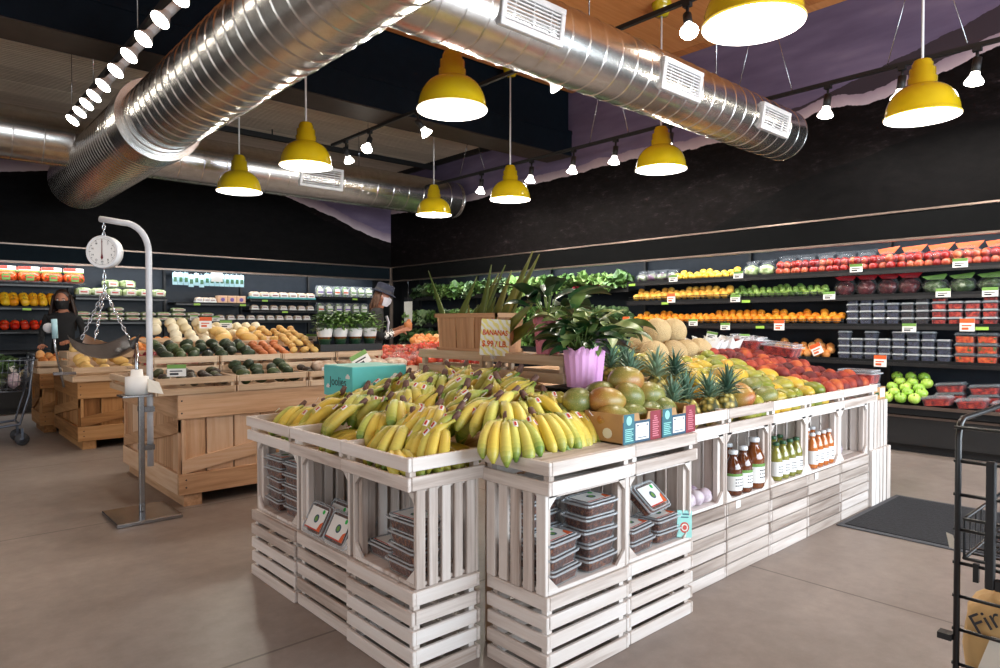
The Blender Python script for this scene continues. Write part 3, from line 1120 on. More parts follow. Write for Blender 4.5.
# wall washing track along the right mural
TX, TZ = 7.45, 4.06
track('long black light track hung in front of the right mural', (TX, 0.6, TZ), (TX, 11.6, TZ), [((TX, y_ + dy, TZ), (TX, y_, 5.40 if y_ < 7.7 else 4.93)) for y_ in (2.1, 3.75, 6.0, 9.0) for dy in (-0.35, 0.35)])
wash = [(978, 70, 'nearest the right edge'), (903, 84, 'beside the right edge lamp shade'), (829, 101, 'just right of the vented duct end'), (672, 134, 'behind the lamp under the vented duct'),
        (617, 150, 'fifth from the right'), (575, 160, 'sixth from the right'), (533, 168, 'just right of the long white rod'), (483, 181, 'farthest one')]
for px, py, lab in wash:
    p = on_x(px, py, TX + 0.03)
    place_spot(spot_b, (TX, p.y, TZ - 0.14), (R(6), R(4), 0), 'lit wall washer spotlight on the mural track, ' + lab, 'wall washers on the mural track', 1.2)
    add_light('wash_light', 'SPOT', (TX + 0.08, p.y, TZ - 0.40), 42, (1.0, 0.92, 0.84), (0, R(-42), 0), spot_size=R(100), spot_blend=0.7, shadow_soft_size=0.06)
m = MB()
m.lathe([(0.09, 0), (0.085, -0.03), (0.05, -0.045), (0.001, -0.047)], 18, mat=Matrix.Translation((3.35, 8.9, 4.93)))
tag(m.build('smoke_detector', 'whitepaint'), 'small round white smoke detector on the ribbed ceiling', 'smoke detector')


# ------------------------------------------------------------------ shared produce shapes
def one(name, mb, mats):
    """a single-mesh thing used as a prototype"""
    return Proto(mb.build(name, mats))


def sphere_fruit(name, mat, r, squash=0.93, dent=0.0, nu=14, nv=10, stem=None, lobes=0, elong=1.0):
    m = MB()

    def fn(p):
        rad = math.hypot(p.x, p.y)
        k = 1.0
        if dent:
            k -= dent * math.exp(-(rad / 0.35) ** 2)
        if lobes:
            a = math.atan2(p.y, p.x)
            q = 1 + 0.09 * math.cos(lobes * a) * min(1, rad * 1.5)
            return Vector((p.x * q, p.y * q, p.z * k))
        return Vector((p.x, p.y, p.z * k))
    m.blob((0, 0, 0), (r * elong, r, r * squash), nu, nv, 0, fn)
    o = m.build(name, mat)
    if stem:
        s_ = MB()
        s_.tube([(0, 0, r * squash * (1 - dent) - 0.003), (0.004, 0, r * squash + r * 0.22)], [r * 0.09, r * 0.06], 6)
        s_.build('stem', stem, o)
    return Proto(o)


def mango_proto(mat, L, W, name='mango'):
    m = MB()

    def fn(p):
        b = 0.16 * (1 - p.x * p.x)
        k = 1 - 0.12 * p.x
        return Vector((p.x, p.y * k + 0.10 * p.x * p.x - 0.03, p.z * k + b * 0.2))
    m.blob((0, 0, 0), (L / 2, W / 2, W * 0.45), 16, 12, 0, fn)
    # poles should lie along x: build with x as the long axis
    o = m.build(name, mat)
    s_ = MB()
    s_.tube([(L * 0.47, 0.015 * L, 0), (L * 0.52, 0.02 * L, 0.003)], [W * 0.05, W * 0.035], 6)
    s_.build('stem', 'stembrown', o)
    return Proto(o)


def lettuce_proto(name, mat, r, n=26, frill=0.35, seed=1):
    rnd = random.Random(seed)
    m = MB()
    for k in range(n):
        a = 2 * PI * k * 0.381966
        el = 0.15 + 1.2 * (k / n)
        d = Vector((math.cos(a) * math.cos(el), math.sin(a) * math.cos(el), math.sin(el)))
        L = r * rnd.uniform(0.85, 1.15)
        W = r * rnd.uniform(0.75, 1.05)
        u0 = Vector((-math.cos(a) * math.sin(el), -math.sin(a) * math.sin(el), math.cos(el)))
        w = d.cross(u0)
        vs, fs = [], []
        nu, nv = 5, 4
        for i in range(nu + 1):
            f = i / nu
            for j in range(nv + 1):
                g = j / nv * 2 - 1
                hw = W * 0.5 * (0.25 + 0.75 * math.sin(PI * min(1, 0.15 + 0.75 * f)))
                rip = frill * r * 0.28 * f * rnd.uniform(-1, 1)
                vs.append(d * (L * f * (1 - 0.15 * g * g)) + w * hw * g + u0 * (0.25 * r * (g * g) * (1 - f) - 0.25 * r * f * f + rip))
        for i in range(nu):
            for j in range(nv):
                q = i * (nv + 1) + j
                fs.append((q, q + 1, q + nv + 2, q + nv + 1))
        m.add(vs, fs, 0, None, 2, True)
    return one(name, m, mat)


def clam_proto(name, content, w, d, h, paper=None, lidmat='clearlid', bumpy=True, detail=True):
    """hinged clear clamshell: tub, heap of contents, rimmed lid, printed paper"""
    root = thing(name, '', 'clamshell', (0, 0, 0))
    m = MB()
    t_ = 0.9
    hb = h * 0.72

    def ring(sx, sy, z, c):
        pts = []
        for (qx, qy) in ((1, 1), (-1, 1), (-1, -1), (1, -1)):
            for k in range(3):
                a = math.atan2(qy, qx) - PI / 4 + k * PI / 4
                pts.append((qx * (sx - c) + c * math.cos(a), qy * (sy - c) + c * math.sin(a), z))
        return pts

    def shell(mb, rings, cap0=True, cap1=False, mi=0):
        n = len(rings[0])
        vs = [p for r_ in rings for p in r_]
        fs = []
        for i in range(len(rings) - 1):
            for k in range(n):
                k2 = (k + 1) % n
                fs.append((i * n + k, i * n + k2, (i + 1) * n + k2, (i + 1) * n + k))
        if cap0:
            fs.append(tuple(range(n))[::-1])
        if cap1:
            fs.append(tuple((len(rings) - 1) * n + k for k in range(n)))
        mb.add(vs, fs, mi, None, 0, False)
    c = min(w, d) * 0.12
    # contents
    ct = MB()
    rnd = random.Random(len(name) + int(w * 1000))
    nx, ny = (7, 5) if detail else (5, 3)
    g = []
    for j in range(ny + 1):
        for i in range(nx + 1):
            e = 0.0 if i in (0, nx) or j in (0, ny) else 1.0
            g.append(((i / nx - 0.5) * w * 0.88, (j / ny - 0.5) * d * 0.88, hb * (0.86 + (0.10 * rnd.uniform(-1, 1)) * e) if bumpy else hb * 0.9))
    fs = [(j * (nx + 1) + i, j * (nx + 1) + i + 1, (j + 1) * (nx + 1) + i + 1, (j + 1) * (nx + 1) + i) for j in range(ny) for i in range(nx)]
    ct.add(g, fs, 0, None, 2, True)
    r0 = ring(w * 0.40, d * 0.40, 0.004, c)
    r1 = ring(w * 0.445, d * 0.445, hb * 0.88, c)
    shell(ct, [r0, r1])
    ct.build('filling', content, root)
    # tub and lid
    shell(m, [ring(w * 0.43, d * 0.43, 0.0, c), ring(w * 0.465, d * 0.465, hb, c), ring(w * 0.5, d * 0.5, hb, c), ring(w * 0.5, d * 0.5, hb + 0.004, c)])
    m.build('tub', 'clear', root)
    m = MB()
    shell(m, [ring(w * 0.5, d * 0.5, hb + 0.005, c), ring(w * 0.5, d * 0.5, hb + 0.012, c), ring(w * 0.455, d * 0.455, hb + 0.012, c), ring(w * 0.44, d * 0.44, h, c)], False, True)
    m.build('lid', lidmat, root)
    if detail:
        m = MB()
        shell(m, [ring(w * 0.505, d * 0.505, hb + 0.001, c), ring(w * 0.51, d * 0.51, hb + 0.005, c), ring(w * 0.505, d * 0.505, hb + 0.009, c), ring(w * 0.485, d * 0.485, hb + 0.0095, c)], False)
        shell(m, [ring(w * 0.45, d * 0.45, h - 0.004, c), ring(w * 0.448, d * 0.448, h + 0.002, c), ring(w * 0.42, d * 0.42, h + 0.002, c)], False)
        m.build('lid_rim', 'clearrim', root)
    if paper:
        paper(root, w, d, h)
    return Proto(root)


def date_paper(root, w, d, h):
    m = MB()
    m.box((-w * 0.36, -d * 0.34, h + 0.0012), (w * 0.36, d * 0.34, h + 0.0022))
    lab = m.build('paper_label', 'white', root)
    tag(lab, 'white printed label with a green oval and red corner')
    for nm, mt, poly in (('label_oval', 'tealdark', [(w * 0.02 + w * 0.10 * math.cos(a), d * 0.0 + d * 0.13 * math.sin(a)) for a in [k * PI / 8 for k in range(16)]]),
                         ('label_emblem', 'green', [(w * 0.02 + w * 0.06 * math.cos(a), d * 0.0 + d * 0.085 * math.sin(a)) for a in [k * PI / 6 for k in range(12)]]),
                         ('label_corner', 'orangered', [(w * 0.36, -d * 0.34), (w * 0.36, -d * 0.02), (w * 0.26, -d * 0.10), (w * 0.20, -d * 0.34)]),
                         ('label_stripe', 'red', [(-w * 0.36, -d * 0.34), (w * 0.20, -d * 0.34), (w * 0.20, -d * 0.30), (-w * 0.36, -d * 0.30)])):
        q = MB()
        z = h + 0.0024 + (0.0006 if nm == 'label_emblem' else 0)
        q.prism(poly, z, z + 0.0004)
        q.build(nm, mt, lab)
    q = MB()
    q.prism([(w * 0.22 + 0.012 * math.cos(a), d * 0.26 + 0.012 * math.sin(a)) for a in [k * PI / 4 for k in range(8)]], h + 0.0024, h + 0.003)
    q.build('price_sticker', 'brightgreen', root)


P_orange = sphere_fruit('orange', 'orange', 0.054, 0.95, 0.06)
P_grapefruit = sphere_fruit('grapefruit', 'grapefruit', 0.058, 0.95, 0.05)
P_lemon = sphere_fruit('lemon', 'lemon', 0.046, 0.9, 0.0, elong=1.25)
P_lime = sphere_fruit('lime', 'lime', 0.041, 0.92, 0.0, elong=1.15)
P_greenapple = sphere_fruit('green_apple', 'apple_green', 0.066, 0.92, 0.22, stem='stembrown')
P_onion = sphere_fruit('yellow_onion', 'onion', 0.055, 0.92, -0.12)
P_radish = sphere_fruit('radish', 'redonion', 0.04, 0.95, 0.0, nu=10, nv=7)
P_peach = sphere_fruit('peach', 'peach', 0.064, 0.95, 0.12)
P_tomato = sphere_fruit('tomato', 'tomato', 0.058, 0.82, 0.12, lobes=5, stem='stemgreen')
P_redpepper = sphere_fruit('red_pepper', 'pepper_red', 0.062, 1.05, 0.25, lobes=4, stem='stemgreen')
P_yellowpepper = sphere_fruit('yellow_pepper', 'pepper_yellow', 0.066, 1.1, 0.25, lobes=4, stem='stemgreen')
P_potato = sphere_fruit('potato', 'potato', 0.038, 0.8, 0.0, elong=1.3, nu=10, nv=7)
P_russet = sphere_fruit('russet_potato', 'russet', 0.037, 0.8, 0.0, elong=1.35, nu=10, nv=7)
P_paleonion = sphere_fruit('white_onion', 'paleonion', 0.055, 0.95, -0.1)
P_redonion = sphere_fruit('red_onion', 'redonion', 0.046, 0.92, -0.12, nu=10, nv=7)
P_squash = sphere_fruit('spaghetti_squash', 'squash', 0.06, 0.9, 0.0, elong=1.5, lobes=0)
P_avocado = sphere_fruit('avocado', 'avocado', 0.045, 0.95, 0.0, elong=1.35)
P_darkavocado = sphere_fruit('ripe_avocado', 'brownavocado', 0.038, 0.9, 0.0, elong=1.35)
P_melon = sphere_fruit('cantaloupe', 'melon', 0.118, 0.97, 0.03, nu=22, nv=16)
P_watermelon = sphere_fruit('striped_melon', 'watermelon', 0.11, 0.9, 0.0, elong=1.2, nu=18, nv=12)
P_mango = mango_proto('mango', 0.185, 0.125)
P_bigmango = mango_proto('greenmango', 0.225, 0.17)
P_lettuce = [lettuce_proto('lettuce_head', 'lettuce', 0.24, 26, 0.8, 3), lettuce_proto('lettuce_head', 'lettuce', 0.23, 24, 1.0, 5)]
P_kale = [lettuce_proto('kale_bunch', 'kale', 0.24, 26, 1.0, 8)]


def rr(a, b):
    return random.uniform(a, b)


def anyrot(tilt=0.6):
    return (rr(-tilt, tilt), rr(-tilt, tilt), rr(0, 2 * PI))


# ------------------------------------------------------------------ right display case
XF = 8.85                                   # shelf fronts
case = thing('display_case', 'long dark refrigerated display case under the right mountain mural', 'display case', (9.0, 6.0, 0))


def part(name, mat, boxes, parent=None, ch=0.0, lab=None):
    m = MB()
    for lo, hi in boxes:
        m.box(lo, hi, ch=ch)
    o = m.build(name, mat, parent or case, world=True)
    if lab:
        tag(o, lab)
    return o


Y0, Y1, YG = -1.0, 13.3, 6.72               # front end, corner end, boundary between fruit and greens
part('plinth', 'black', [((8.72, Y0, 0), (9.4, Y1, 0.12)), ((8.62, Y0, 0.10), (9.4, Y1, 0.44))])
part('deck_shelf', 'dark', [((8.56, Y0, 0.44), (9.4, Y1, 0.54))], ch=0.01)
part('deck_bumper', 'trimmetal', [((8.545, Y0, 0.52), (8.575, Y1, 0.555)), ((8.60, Y0, 0.405), (8.625, Y1, 0.43))])
part('back_panel', 'backpanel', [((9.36, Y0, 0.5), (9.42, Y1, 2.70))])
part('canopy', 'canopy', [((8.60, Y0, 2.46), (8.66, Y1, 2.755)), ((8.66, Y0, 2.60), (9.42, Y1, 2.66))])
part('canopy_trim', 'trimmetal', [((8.585, Y0, 2.44), (8.665, Y1, 2.465))])
part('lamp_strip', 'case_strip', [((8.72, Y0, 2.585), (8.78, Y1, 2.60))])
for z, xf in ((2.11, XF), (1.80, XF), (1.44, XF), (1.01, XF)):
    part('shelf', 'dark', [((xf, Y0, z), (9.36, YG, z + 0.03)), ((xf - 0.02, Y0, z - 0.03), (xf, YG, z + 0.045))])
    part('price_rail', 'blackgloss', [((xf - 0.026, Y0, z - 0.028), (xf - 0.02, YG, z + 0.012))])
for z, xf in ((2.02, 8.95), (1.42, 8.85), (0.98, 8.75)):
    part('produce_rack', 'black', [((xf, YG + 0.05, z), (9.36, Y1, z + 0.03)), ((xf - 0.02, YG + 0.05, z - 0.02), (xf, Y1, z + 0.07))])
for y_ in (0.9, 3.0, 4.86, YG, 8.9, 11.1, 13.2):
    part('upright', 'black', [((9.30, y_ - 0.02, 0.5), (9.37, y_ + 0.02, 2.6))])
add_light('case_lamp_light', 'AREA', (8.80, 5.2, 2.56), 80, (0.92, 0.96, 1.0), (0, R(-12), 0), shape='RECTANGLE', size=0.1, size_y=12.0)


def shelf_heap(proto, y_hi, y_lo, z, x0, r, rows, top, lab, group, el=1.0, dz=0.6):
    """rows of loose fruit: row 0 at the shelf front, then climbing to the back"""
    for j in range(rows):
        n = int((y_hi - y_lo) / (2 * r * el * 0.97))
        for i in range(n):
            y_ = y_hi - (i + 0.5 + (0.25 if j % 2 else -0.1)) * (y_hi - y_lo) / n
            if j == rows - 1 and top and rr(0, 1) < top:
                continue
            proto((x0 + r + j * r * 1.35, y_ + rr(-0.1, 0.1) * r, z + r * 0.93 + j * r * dz * 1.4 + rr(-0.1, 0.1) * r), anyrot(),
                  '%s, %s from left, %s row' % (lab, nth(i + 1), ('front', 'second', 'third', 'fourth', 'back')[j]), group)


def wire_front(label, y_hi, y_lo, z, x0, h=0.085):
    root = thing('wire_basket', label, 'basket', (x0, (y_hi + y_lo) / 2, z))
    m = MB()
    for q in (0.0, 0.5, 1.0):
        m.cyl((x0 + 0.005, y_hi, z + 0.01 + q * h), (x0 + 0.005, y_lo, z + 0.01 + q * h), 0.005, n=5)
    m.build('wire_rail', 'blackgloss', root, world=True)
    m = MB()
    k = int((y_hi - y_lo) / 0.12)
    for q in range(k + 1):
        y_ = y_lo + (y_hi - y_lo) * q / k
        m.cyl((x0 + 0.005, y_, z + 0.005), (x0 + 0.005, y_, z + 0.015 + h), 0.0035, n=5)
        m.cyl((x0 + 0.005, y_, z + 0.008), (9.3, y_, z + 0.008), 0.0035, n=5)
    m.build('wire_bars', 'blackgloss', root, world=True)


SZ = [2.14, 1.83, 1.47, 1.04]
shelf_heap(P_orange, 6.65, 3.42, SZ[2] + 0.02, XF + 0.02, 0.054, 3, 0.45, 'orange on the third right shelf', 'oranges on the third shelf')
wire_front('black wire basket holding the oranges on the third shelf', 6.7, 3.38, SZ[2], XF, 0.06)
shelf_heap(P_grapefruit, 6.65, 4.98, SZ[1] + 0.02, XF + 0.02, 0.056, 3, 0.5, 'yellow grapefruit on the second right shelf', 'grapefruit on the second shelf')
wire_front('black wire basket holding the yellow grapefruit', 6.7, 4.96, SZ[1], XF, 0.06)
shelf_heap(P_lime, 4.93, 3.62, SZ[1] + 0.02, XF + 0.02, 0.041, 4, 0.5, 'lime on the second right shelf', 'limes on the second shelf', 1.1)
wire_front('black wire basket holding the limes', 4.95, 3.58, SZ[1], XF, 0.05)
shelf_heap(P_lemon, 5.95, 4.84, SZ[0], XF + 0.02, 0.046, 3, 0.4, 'lemon on the top right shelf', 'lemons on the top shelf', 1.15)
shelf_heap(P_onion, 4.35, 3.55, SZ[3], XF + 0.02, 0.055, 4, 0.5, 'orange skinned onion on the fourth right shelf', 'onions on the fourth shelf')
shelf_heap(P_greenapple, 2.86, 2.44, 0.56, 8.60, 0.066, 5, 0.2, 'green apple on the bottom right deck', 'green apples on the bottom deck')


def bag_proto(name, core, w, d, h, seed, header=None, n_fruit=0, fruit_mat=None, fr=0.05):
    """a filled plastic bag: lumpy film, contents, pinched header"""
    rnd = random.Random(seed)
    root = thing(name, '', 'bag', (0, 0, 0))
    if n_fruit:
        fm = MB()
        fm.blob((0, 0, 0), (fr, fr, fr * 0.92), 10, 8)
        me = None
        for k in range(n_fruit):
            i, j, l = k % 3, (k // 3) % 2, k // 6
            p = ((i - 1) * w * 0.3 + rnd.uniform(-1, 1) * 0.01, (j - 0.5) * d * 0.45, fr * 0.95 + l * fr * 1.5)
            if me is None:
                o = fm.build(core, fruit_mat, root)
                me = o.data
            else:
                o = bpy.data.objects.new(core, me)
                COL.objects.link(o)
                o.parent = root
            o.location = p
            o.rotation_euler = (rnd.uniform(0, 3), rnd.uniform(0, 3), 0)
    else:
        m = MB()
        m.blob((0, 0, h * 0.42), (w * 0.44, d * 0.42, h * 0.40), 14, 10, 0, lambda p: p * (1 + 0.12 * rnd.uniform(-1, 1)))
        m.build('contents', core, root)
    m = MB()

    def fn(p):
        q = p * (1 + 0.05 * rnd.uniform(-1, 1))
        if p.z > 0.5:
            q.y *= 0.45
        return q
    m.blob((0, 0, h * 0.48), (w * 0.52, d * 0.5, h * 0.5), 14, 10, 0, fn)
    m.build('film', 'film', root)
    m = MB()
    for k in range(3):
        a = rnd.uniform(-0.5, 0.5)
        m.add([(-w * 0.3, -0.01, h * 0.85), (w * 0.3, 0.01, h * 0.85), (w * (0.42 + a * 0.2), 0.02 + k * 0.01, h * (1.1 + 0.12 * k * 0.4)), (-w * (0.42 - a * 0.2), -0.02 + k * 0.012, h * (1.08 + a * 0.1))],
              [(0, 1, 2, 3)], 0, None, 0, True)
    m.build('bag_mouth', 'film' if not header else header, root)
    return Proto(root)


P_applebag = bag_proto('apple_bag', 'apple', 0.30, 0.24, 0.24, 4, None, 12, 'apple_red', 0.056)
P_applebag2 = bag_proto('apple_bag', 'apple', 0.30, 0.24, 0.24, 9, 'orangered', 12, 'apple_red', 0.056)
P_grapebag = bag_proto('grape_bag', 'grapes', 0.26, 0.20, 0.25, 5, 'mesh')
P_saladbag = bag_proto('salad_bag', 'darksalad', 0.28, 0.22, 0.20, 6, 'green')
P_celerybag = bag_proto('celery_bag', 'saladmix', 0.24, 0.24, 0.20, 7)
P_cabbagebag = bag_proto('cabbage_bag', 'cabbagemix', 0.22, 0.24, 0.17, 8)

FW = -PI / 2          # turn a thing so that its front (-y) looks out of the right case (-x)
for k in range(4):
    P_cabbagebag((9.03, 6.55 - k * 0.19, SZ[0]), (0, 0, FW + rr(-0.3, 0.3)), 'purple cabbage bag on the top shelf, %s from the greens' % nth(k + 1), 'cabbage bags on the top shelf')
for k in range(2):
    P_celerybag((9.03, 4.68 - k * 0.22, SZ[0]), (0, 0, FW + rr(-0.3, 0.3)), '%s pale green celery bag beside the lemons on the top shelf' % ('left', 'right')[k], 'celery bags on the top shelf')
yb = 4.18
for k in range(5):
    P_applebag((9.06, yb - k * 0.25, SZ[0]), (0, 0, FW + rr(-0.3, 0.3)), 'clear bag of red apples on the top shelf, %s from the celery' % nth(k + 1), 'apple bags on the top shelf')
for k in range(6):
    P_applebag2((9.06, 2.95 - k * 0.28, SZ[0]), (0, 0, FW + rr(-0.4, 0.4)), 'orange headed bag of red apples on the top shelf, %s from left' % nth(k + 1), 'orange headed apple bags')
for k in range(4):
    P_grapebag((9.03, 3.43 - k * 0.245, SZ[1]), (R(-14), 0, FW + rr(-0.2, 0.2)), 'dark red grape bag on the second shelf, %s from the limes' % nth(k + 1), 'grape bags on the second shelf')
for k in range(5):
    P_saladbag((9.03, 2.42 - k * 0.27, SZ[1]), (0, 0, FW + rr(-0.3, 0.3)), 'dark leafy salad bag on the second shelf, %s after the grape bags' % nth(k + 1), 'salad bags on the second shelf')

P_blue = clam_proto('blueberry_clamshell', 'blueberry', 0.138, 0.15, 0.088, None, 'clearrim', detail=False)
P_black = clam_proto('blackberry_clamshell', 'blackberry', 0.138, 0.15, 0.088, None, 'clearrim', detail=False)
P_rasp = clam_proto('strawberry_clamshell', 'strawberry', 0.15, 0.16, 0.09, None, 'clearrim', detail=False)
P_cherry = clam_proto('tomato_clamshell', 'cherrytomato', 0.20, 0.17, 0.115, detail=False)
P_straw = clam_proto('large_strawberry_clamshell', 'strawberry', 0.30, 0.24, 0.11, detail=False)


def clam_stack(proto, y_hi, pitch, heights, z, x, hh, lab, group):
    for c, nlev in enumerate(heights):
        for l in range(nlev):
            proto((x + rr(-0.006, 0.006), y_hi - (c + 0.5) * pitch, z + l * hh), (0, 0, FW + rr(-0.03, 0.03)),
                  '%s, %s stack from left, %s' % (lab, nth(c + 1), 'top one' if l == nlev - 1 else 'bottom one' if l == 0 else '%s up' % nth(l + 1)), group)


clam_stack(P_blue, 3.36, 0.152, [4, 4, 4, 3], SZ[2], XF + 0.09, 0.088, 'blueberry clamshell beside the oranges', 'blueberries on the third shelf')
clam_stack(P_black, 2.745, 0.152, [3, 4], SZ[2], XF + 0.09, 0.088, 'blackberry clamshell between blueberries and strawberries', 'blackberries on the third shelf')
clam_stack(P_rasp, 2.43, 0.163, [4, 3, 3, 4, 4, 3], SZ[2], XF + 0.09, 0.09, 'small strawberry clamshell on the third shelf', 'strawberries on the third shelf')
clam_stack(P_blue, 3.46, 0.155, [4, 3, 4, 3, 4, 4, 4, 3], SZ[3], XF + 0.09, 0.088, 'berry clamshell on the fourth right shelf', 'berries on the fourth shelf')
clam_stack(P_cherry, 2.20, 0.21, [3, 3, 3, 3], SZ[3], XF + 0.10, 0.115, 'red and orange tomato clamshell on the fourth shelf', 'tomato clamshells on the fourth shelf')
for j in range(2):
    for c in range(3):
        for l in range(2 if j else 1):
            P_straw((8.74 + j * 0.27, 2.30 - c * 0.33 - j * 0.06, 0.56 + j * 0.03 + l * 0.11), (0, R(-6), FW), 'large strawberry clamshell on the deck, %s row%s, %s from the apples' % (('front', 'back')[j], '' if not j else (' lower', ' upper')[l], nth(c + 1)), 'strawberries on the bottom deck')

# leafy greens on the wet rack between the corner and the fruit
for tier, (z, x0, n) in enumerate(((2.07, 9.04, 23), (1.47, 8.98, 23), (1.03, 8.95, 16))):
    for k in range(n):
        y_ = 13.0 - k * 0.272
        if tier == 0 and k in (0,):
            continue
        pr_ = random.choice(P_lettuce) if (tier == 0 and k > 13) or rr(0, 1) < 0.55 else P_kale[0]
        kind = 'bright lettuce head' if pr_ in P_lettuce else 'dark leafy kale bunch'
        pr_((x0 + rr(-0.03, 0.03), y_, z + 0.05), (rr(-0.2, 0.2), R(-25), rr(0, 6)), '%s on the %s greens tier, %s from the corner' % (kind, ('top', 'middle', 'lowest')[tier], nth(k + 1)), 'leafy greens on the wet rack', rr(0.95, 1.25))
# radishes showing red in the greens
for k in range(8):
    P_radish((8.98 + rr(0, 0.05), 8.0 - k * 0.085, 2.11 + (k % 2) * 0.03), anyrot(), 'small radish fronting the top greens tier, %s from left' % nth(k + 1), 'radishes on the greens rack')


# ------------------------------------------------------------------ price tags
def tag_proto(head, w, h):
    root = thing('price_tag', '', 'price tag', (0, 0, 0))
    m = MB()
    m.box((-w / 2, -0.003, 0), (w / 2, 0.003, h))
    m.build('card', 'white', root)
    m = MB()
    m.box((-w / 2, -0.0042, h * 0.66), (w / 2, -0.0032, h))
    m.build('header_band', head, root)
    m = MB()
    m.box((-w * 0.36, -0.0042, h * 0.40), (w * 0.30, -0.0032, h * 0.50))
    m.box((-w * 0.36, -0.0042, h * 0.12), (w * 0.10, -0.0032, h * 0.30))
    m.build('print_lines', 'ink' if head != 'orangered' else 'orangered', root)
    return Proto(root)


P_taggreen = tag_proto('green', 0.145, 0.10)
P_tagred = tag_proto('orangered', 0.14, 0.14)


def lime_tag_proto():
    m = MB()
    m.box((-0.06, -0.003, 0), (0.06, 0.003, 0.035))
    return one('shelf_tag', m, 'limegreen')


P_limetag = lime_tag_proto()
for o_ in (P_limetag.root,):
    tag(o_, None, 'price tag')

for px, py, zi, kind, lab in ((856, 266, 0, 'g', 'green headed price tag below the clear apple bags'), (960, 261, 0, 'g', 'green headed price tag below the orange headed apple bags'),
                              (673, 277, 0, 'g', 'green headed price tag left of the lemons'), (738, 273, 0, 'g', 'green headed price tag below the celery bags'),
                              (829, 294, 1, 'g', 'green headed price tag between limes and grape bags'), (943, 291, 1, 'g', 'green headed price tag below the salad bags'), (990, 290, 1, 'g', 'green headed price tag at the right edge below the salad bags'),
                              (671, 298, 1, 'r', 'red headed price tag below the grapefruit'), (735, 297, 1, 'g', 'green headed price tag below the limes'),
                              (909, 326, 2, 'g', 'green headed price tag below the blackberries'), (967, 325, 2, 'r', 'red headed price tag below the small strawberries'),
                              (725, 325, 2, 'g', 'green headed price tag below the middle of the oranges'), (779, 325, 2, 'r', 'red headed price tag below the right part of the oranges'),
                              (693, 311, 2, 'g', 'green headed price tag standing in the oranges'), (626, 308, 2, 'r', 'red headed price tag tilted at the left end of the oranges'),
                              (880, 361, 3, 'r', 'red headed price tag below the berries on the fourth shelf')):
    p = on_x(px, py, XF - 0.04)
    zz = p.z - 0.07
    (P_taggreen if kind == 'g' else P_tagred)((XF - 0.034, p.y, min(zz, SZ[zi] - 0.02) if zi < 9 else zz), (0, 0, FW), lab, None)
P_tagred((XF - 0.03, 3.66, SZ[3] + 0.05), (0, R(-25), FW), 'red headed price tag tilted beside the onions', None)
for k, (px, py, zi, lab) in enumerate(((632, 280, 0, 'lime green shelf tag at the left end of the top shelf'), (746, 298, 1, 'lime green shelf tag right of the limes tag'), (665, 299, 1, 'lime green shelf tag below the grapefruit'),
                                       (760, 328, 2, 'lime green shelf tag below the oranges'), (648, 327, 2, 'lime green shelf tag at the left end of the oranges'), (982, 329, 2, 'lime green shelf tag below the small strawberries'))):
    p = on_x(px, py, XF - 0.03)
    P_limetag((XF - 0.031, p.y, SZ[zi] - 0.055), (0, 0, FW), lab)
m = MB()
m.box((8.79, 12.78, 1.50), (8.80, 13.10, 1.98))
tag(m.build('notice_sheet', 'cream'), 'pale paper notice hung at the corner beside the greens', 'notice')
m = MB()
m.cyl((8.795, 12.94, 1.98), (8.795, 12.94, 2.44), 0.004, n=5)
m.build('string', 'steel', bpy.data.objects['notice_sheet'])

# ------------------------------------------------------------------ left display case
YF = 13.62
case2 = thing('display_case', 'long dark refrigerated display case under the left forest mural', 'display case', (3.0, 13.8, 0))
X0, X1 = -3.4, 8.56
P2 = lambda n, mt, bx, ch=0.0: part(n, mt, bx, case2, ch)
P2('plinth', 'black', [((X0, 13.48, 0), (X1, 14.15, 0.12)), ((X0, 13.40, 0.10), (X1, 14.15, 0.44))])
P2('deck_shelf', 'dark', [((X0, 13.36, 0.44), (X1, 14.15, 0.54))], 0.01)
P2('deck_bumper', 'trimmetal', [((X0, 13.345, 0.52), (X1, 13.37, 0.555)), ((X0, 13.38, 0.405), (X1, 13.40, 0.43))])
P2('back_panel', 'backpanel', [((X0, 14.12, 0.5), (X1, 14.18, 2.7))])
P2('canopy', 'canopyblue', [((X0, 13.36, 2.50), (X1, 13.42, 2.755)), ((X0, 13.42, 2.62), (X1, 14.18, 2.68))])
P2('canopy_trim', 'trimmetal', [((X0, 13.345, 2.47), (X1, 13.425, 2.50))])
P2('lamp_strip', 'case_strip', [((X0, 13.5, 2.605), (X1, 13.56, 2.62))])
LS = [(X0, 2.28, 2.13), (X0, 2.28, 1.74), (X0, 2.28, 1.34), (2.32, 3.80, 1.93), (2.32, 5.35, 1.50), (3.95, 5.35, 1.86),
      (5.38, 6.85, 1.96), (5.38, 6.85, 1.73), (4.6, 6.85, 1.52), (6.9, 8.4, 2.04), (6.9, 8.4, 1.66), (3.95, 8.4, 1.22), (X0, 3.9, 1.0)]
for a_, b_, z in LS:
    P2('shelf', 'dark', [((a_, YF, z), (b_, 14.12, z + 0.025)), ((a_, YF - 0.02, z - 0.03), (b_, YF, z + 0.03))])
P2('price_rail', 'blackgloss', [((a_, YF - 0.026, z - 0.028), (b_, YF - 0.02, z + 0.0)) for a_, b_, z in LS])
for x_ in (0.0, 2.30, 3.88, 5.37, 6.88):
    P2('upright', 'black', [((x_ - 0.02, 14.05, 0.5), (x_ + 0.02, 14.13, 2.6))])
P2('peg_bar', 'black', [((3.9, 13.78, 2.50), (5.36, 13.80, 2.53))])
add_light('case_lamp_light', 'AREA', (3.0, 13.58, 2.58), 70, (0.92, 0.96, 1.0), (R(12), 0, 0), shape='RECTANGLE', size=11.0, size_y=0.1)


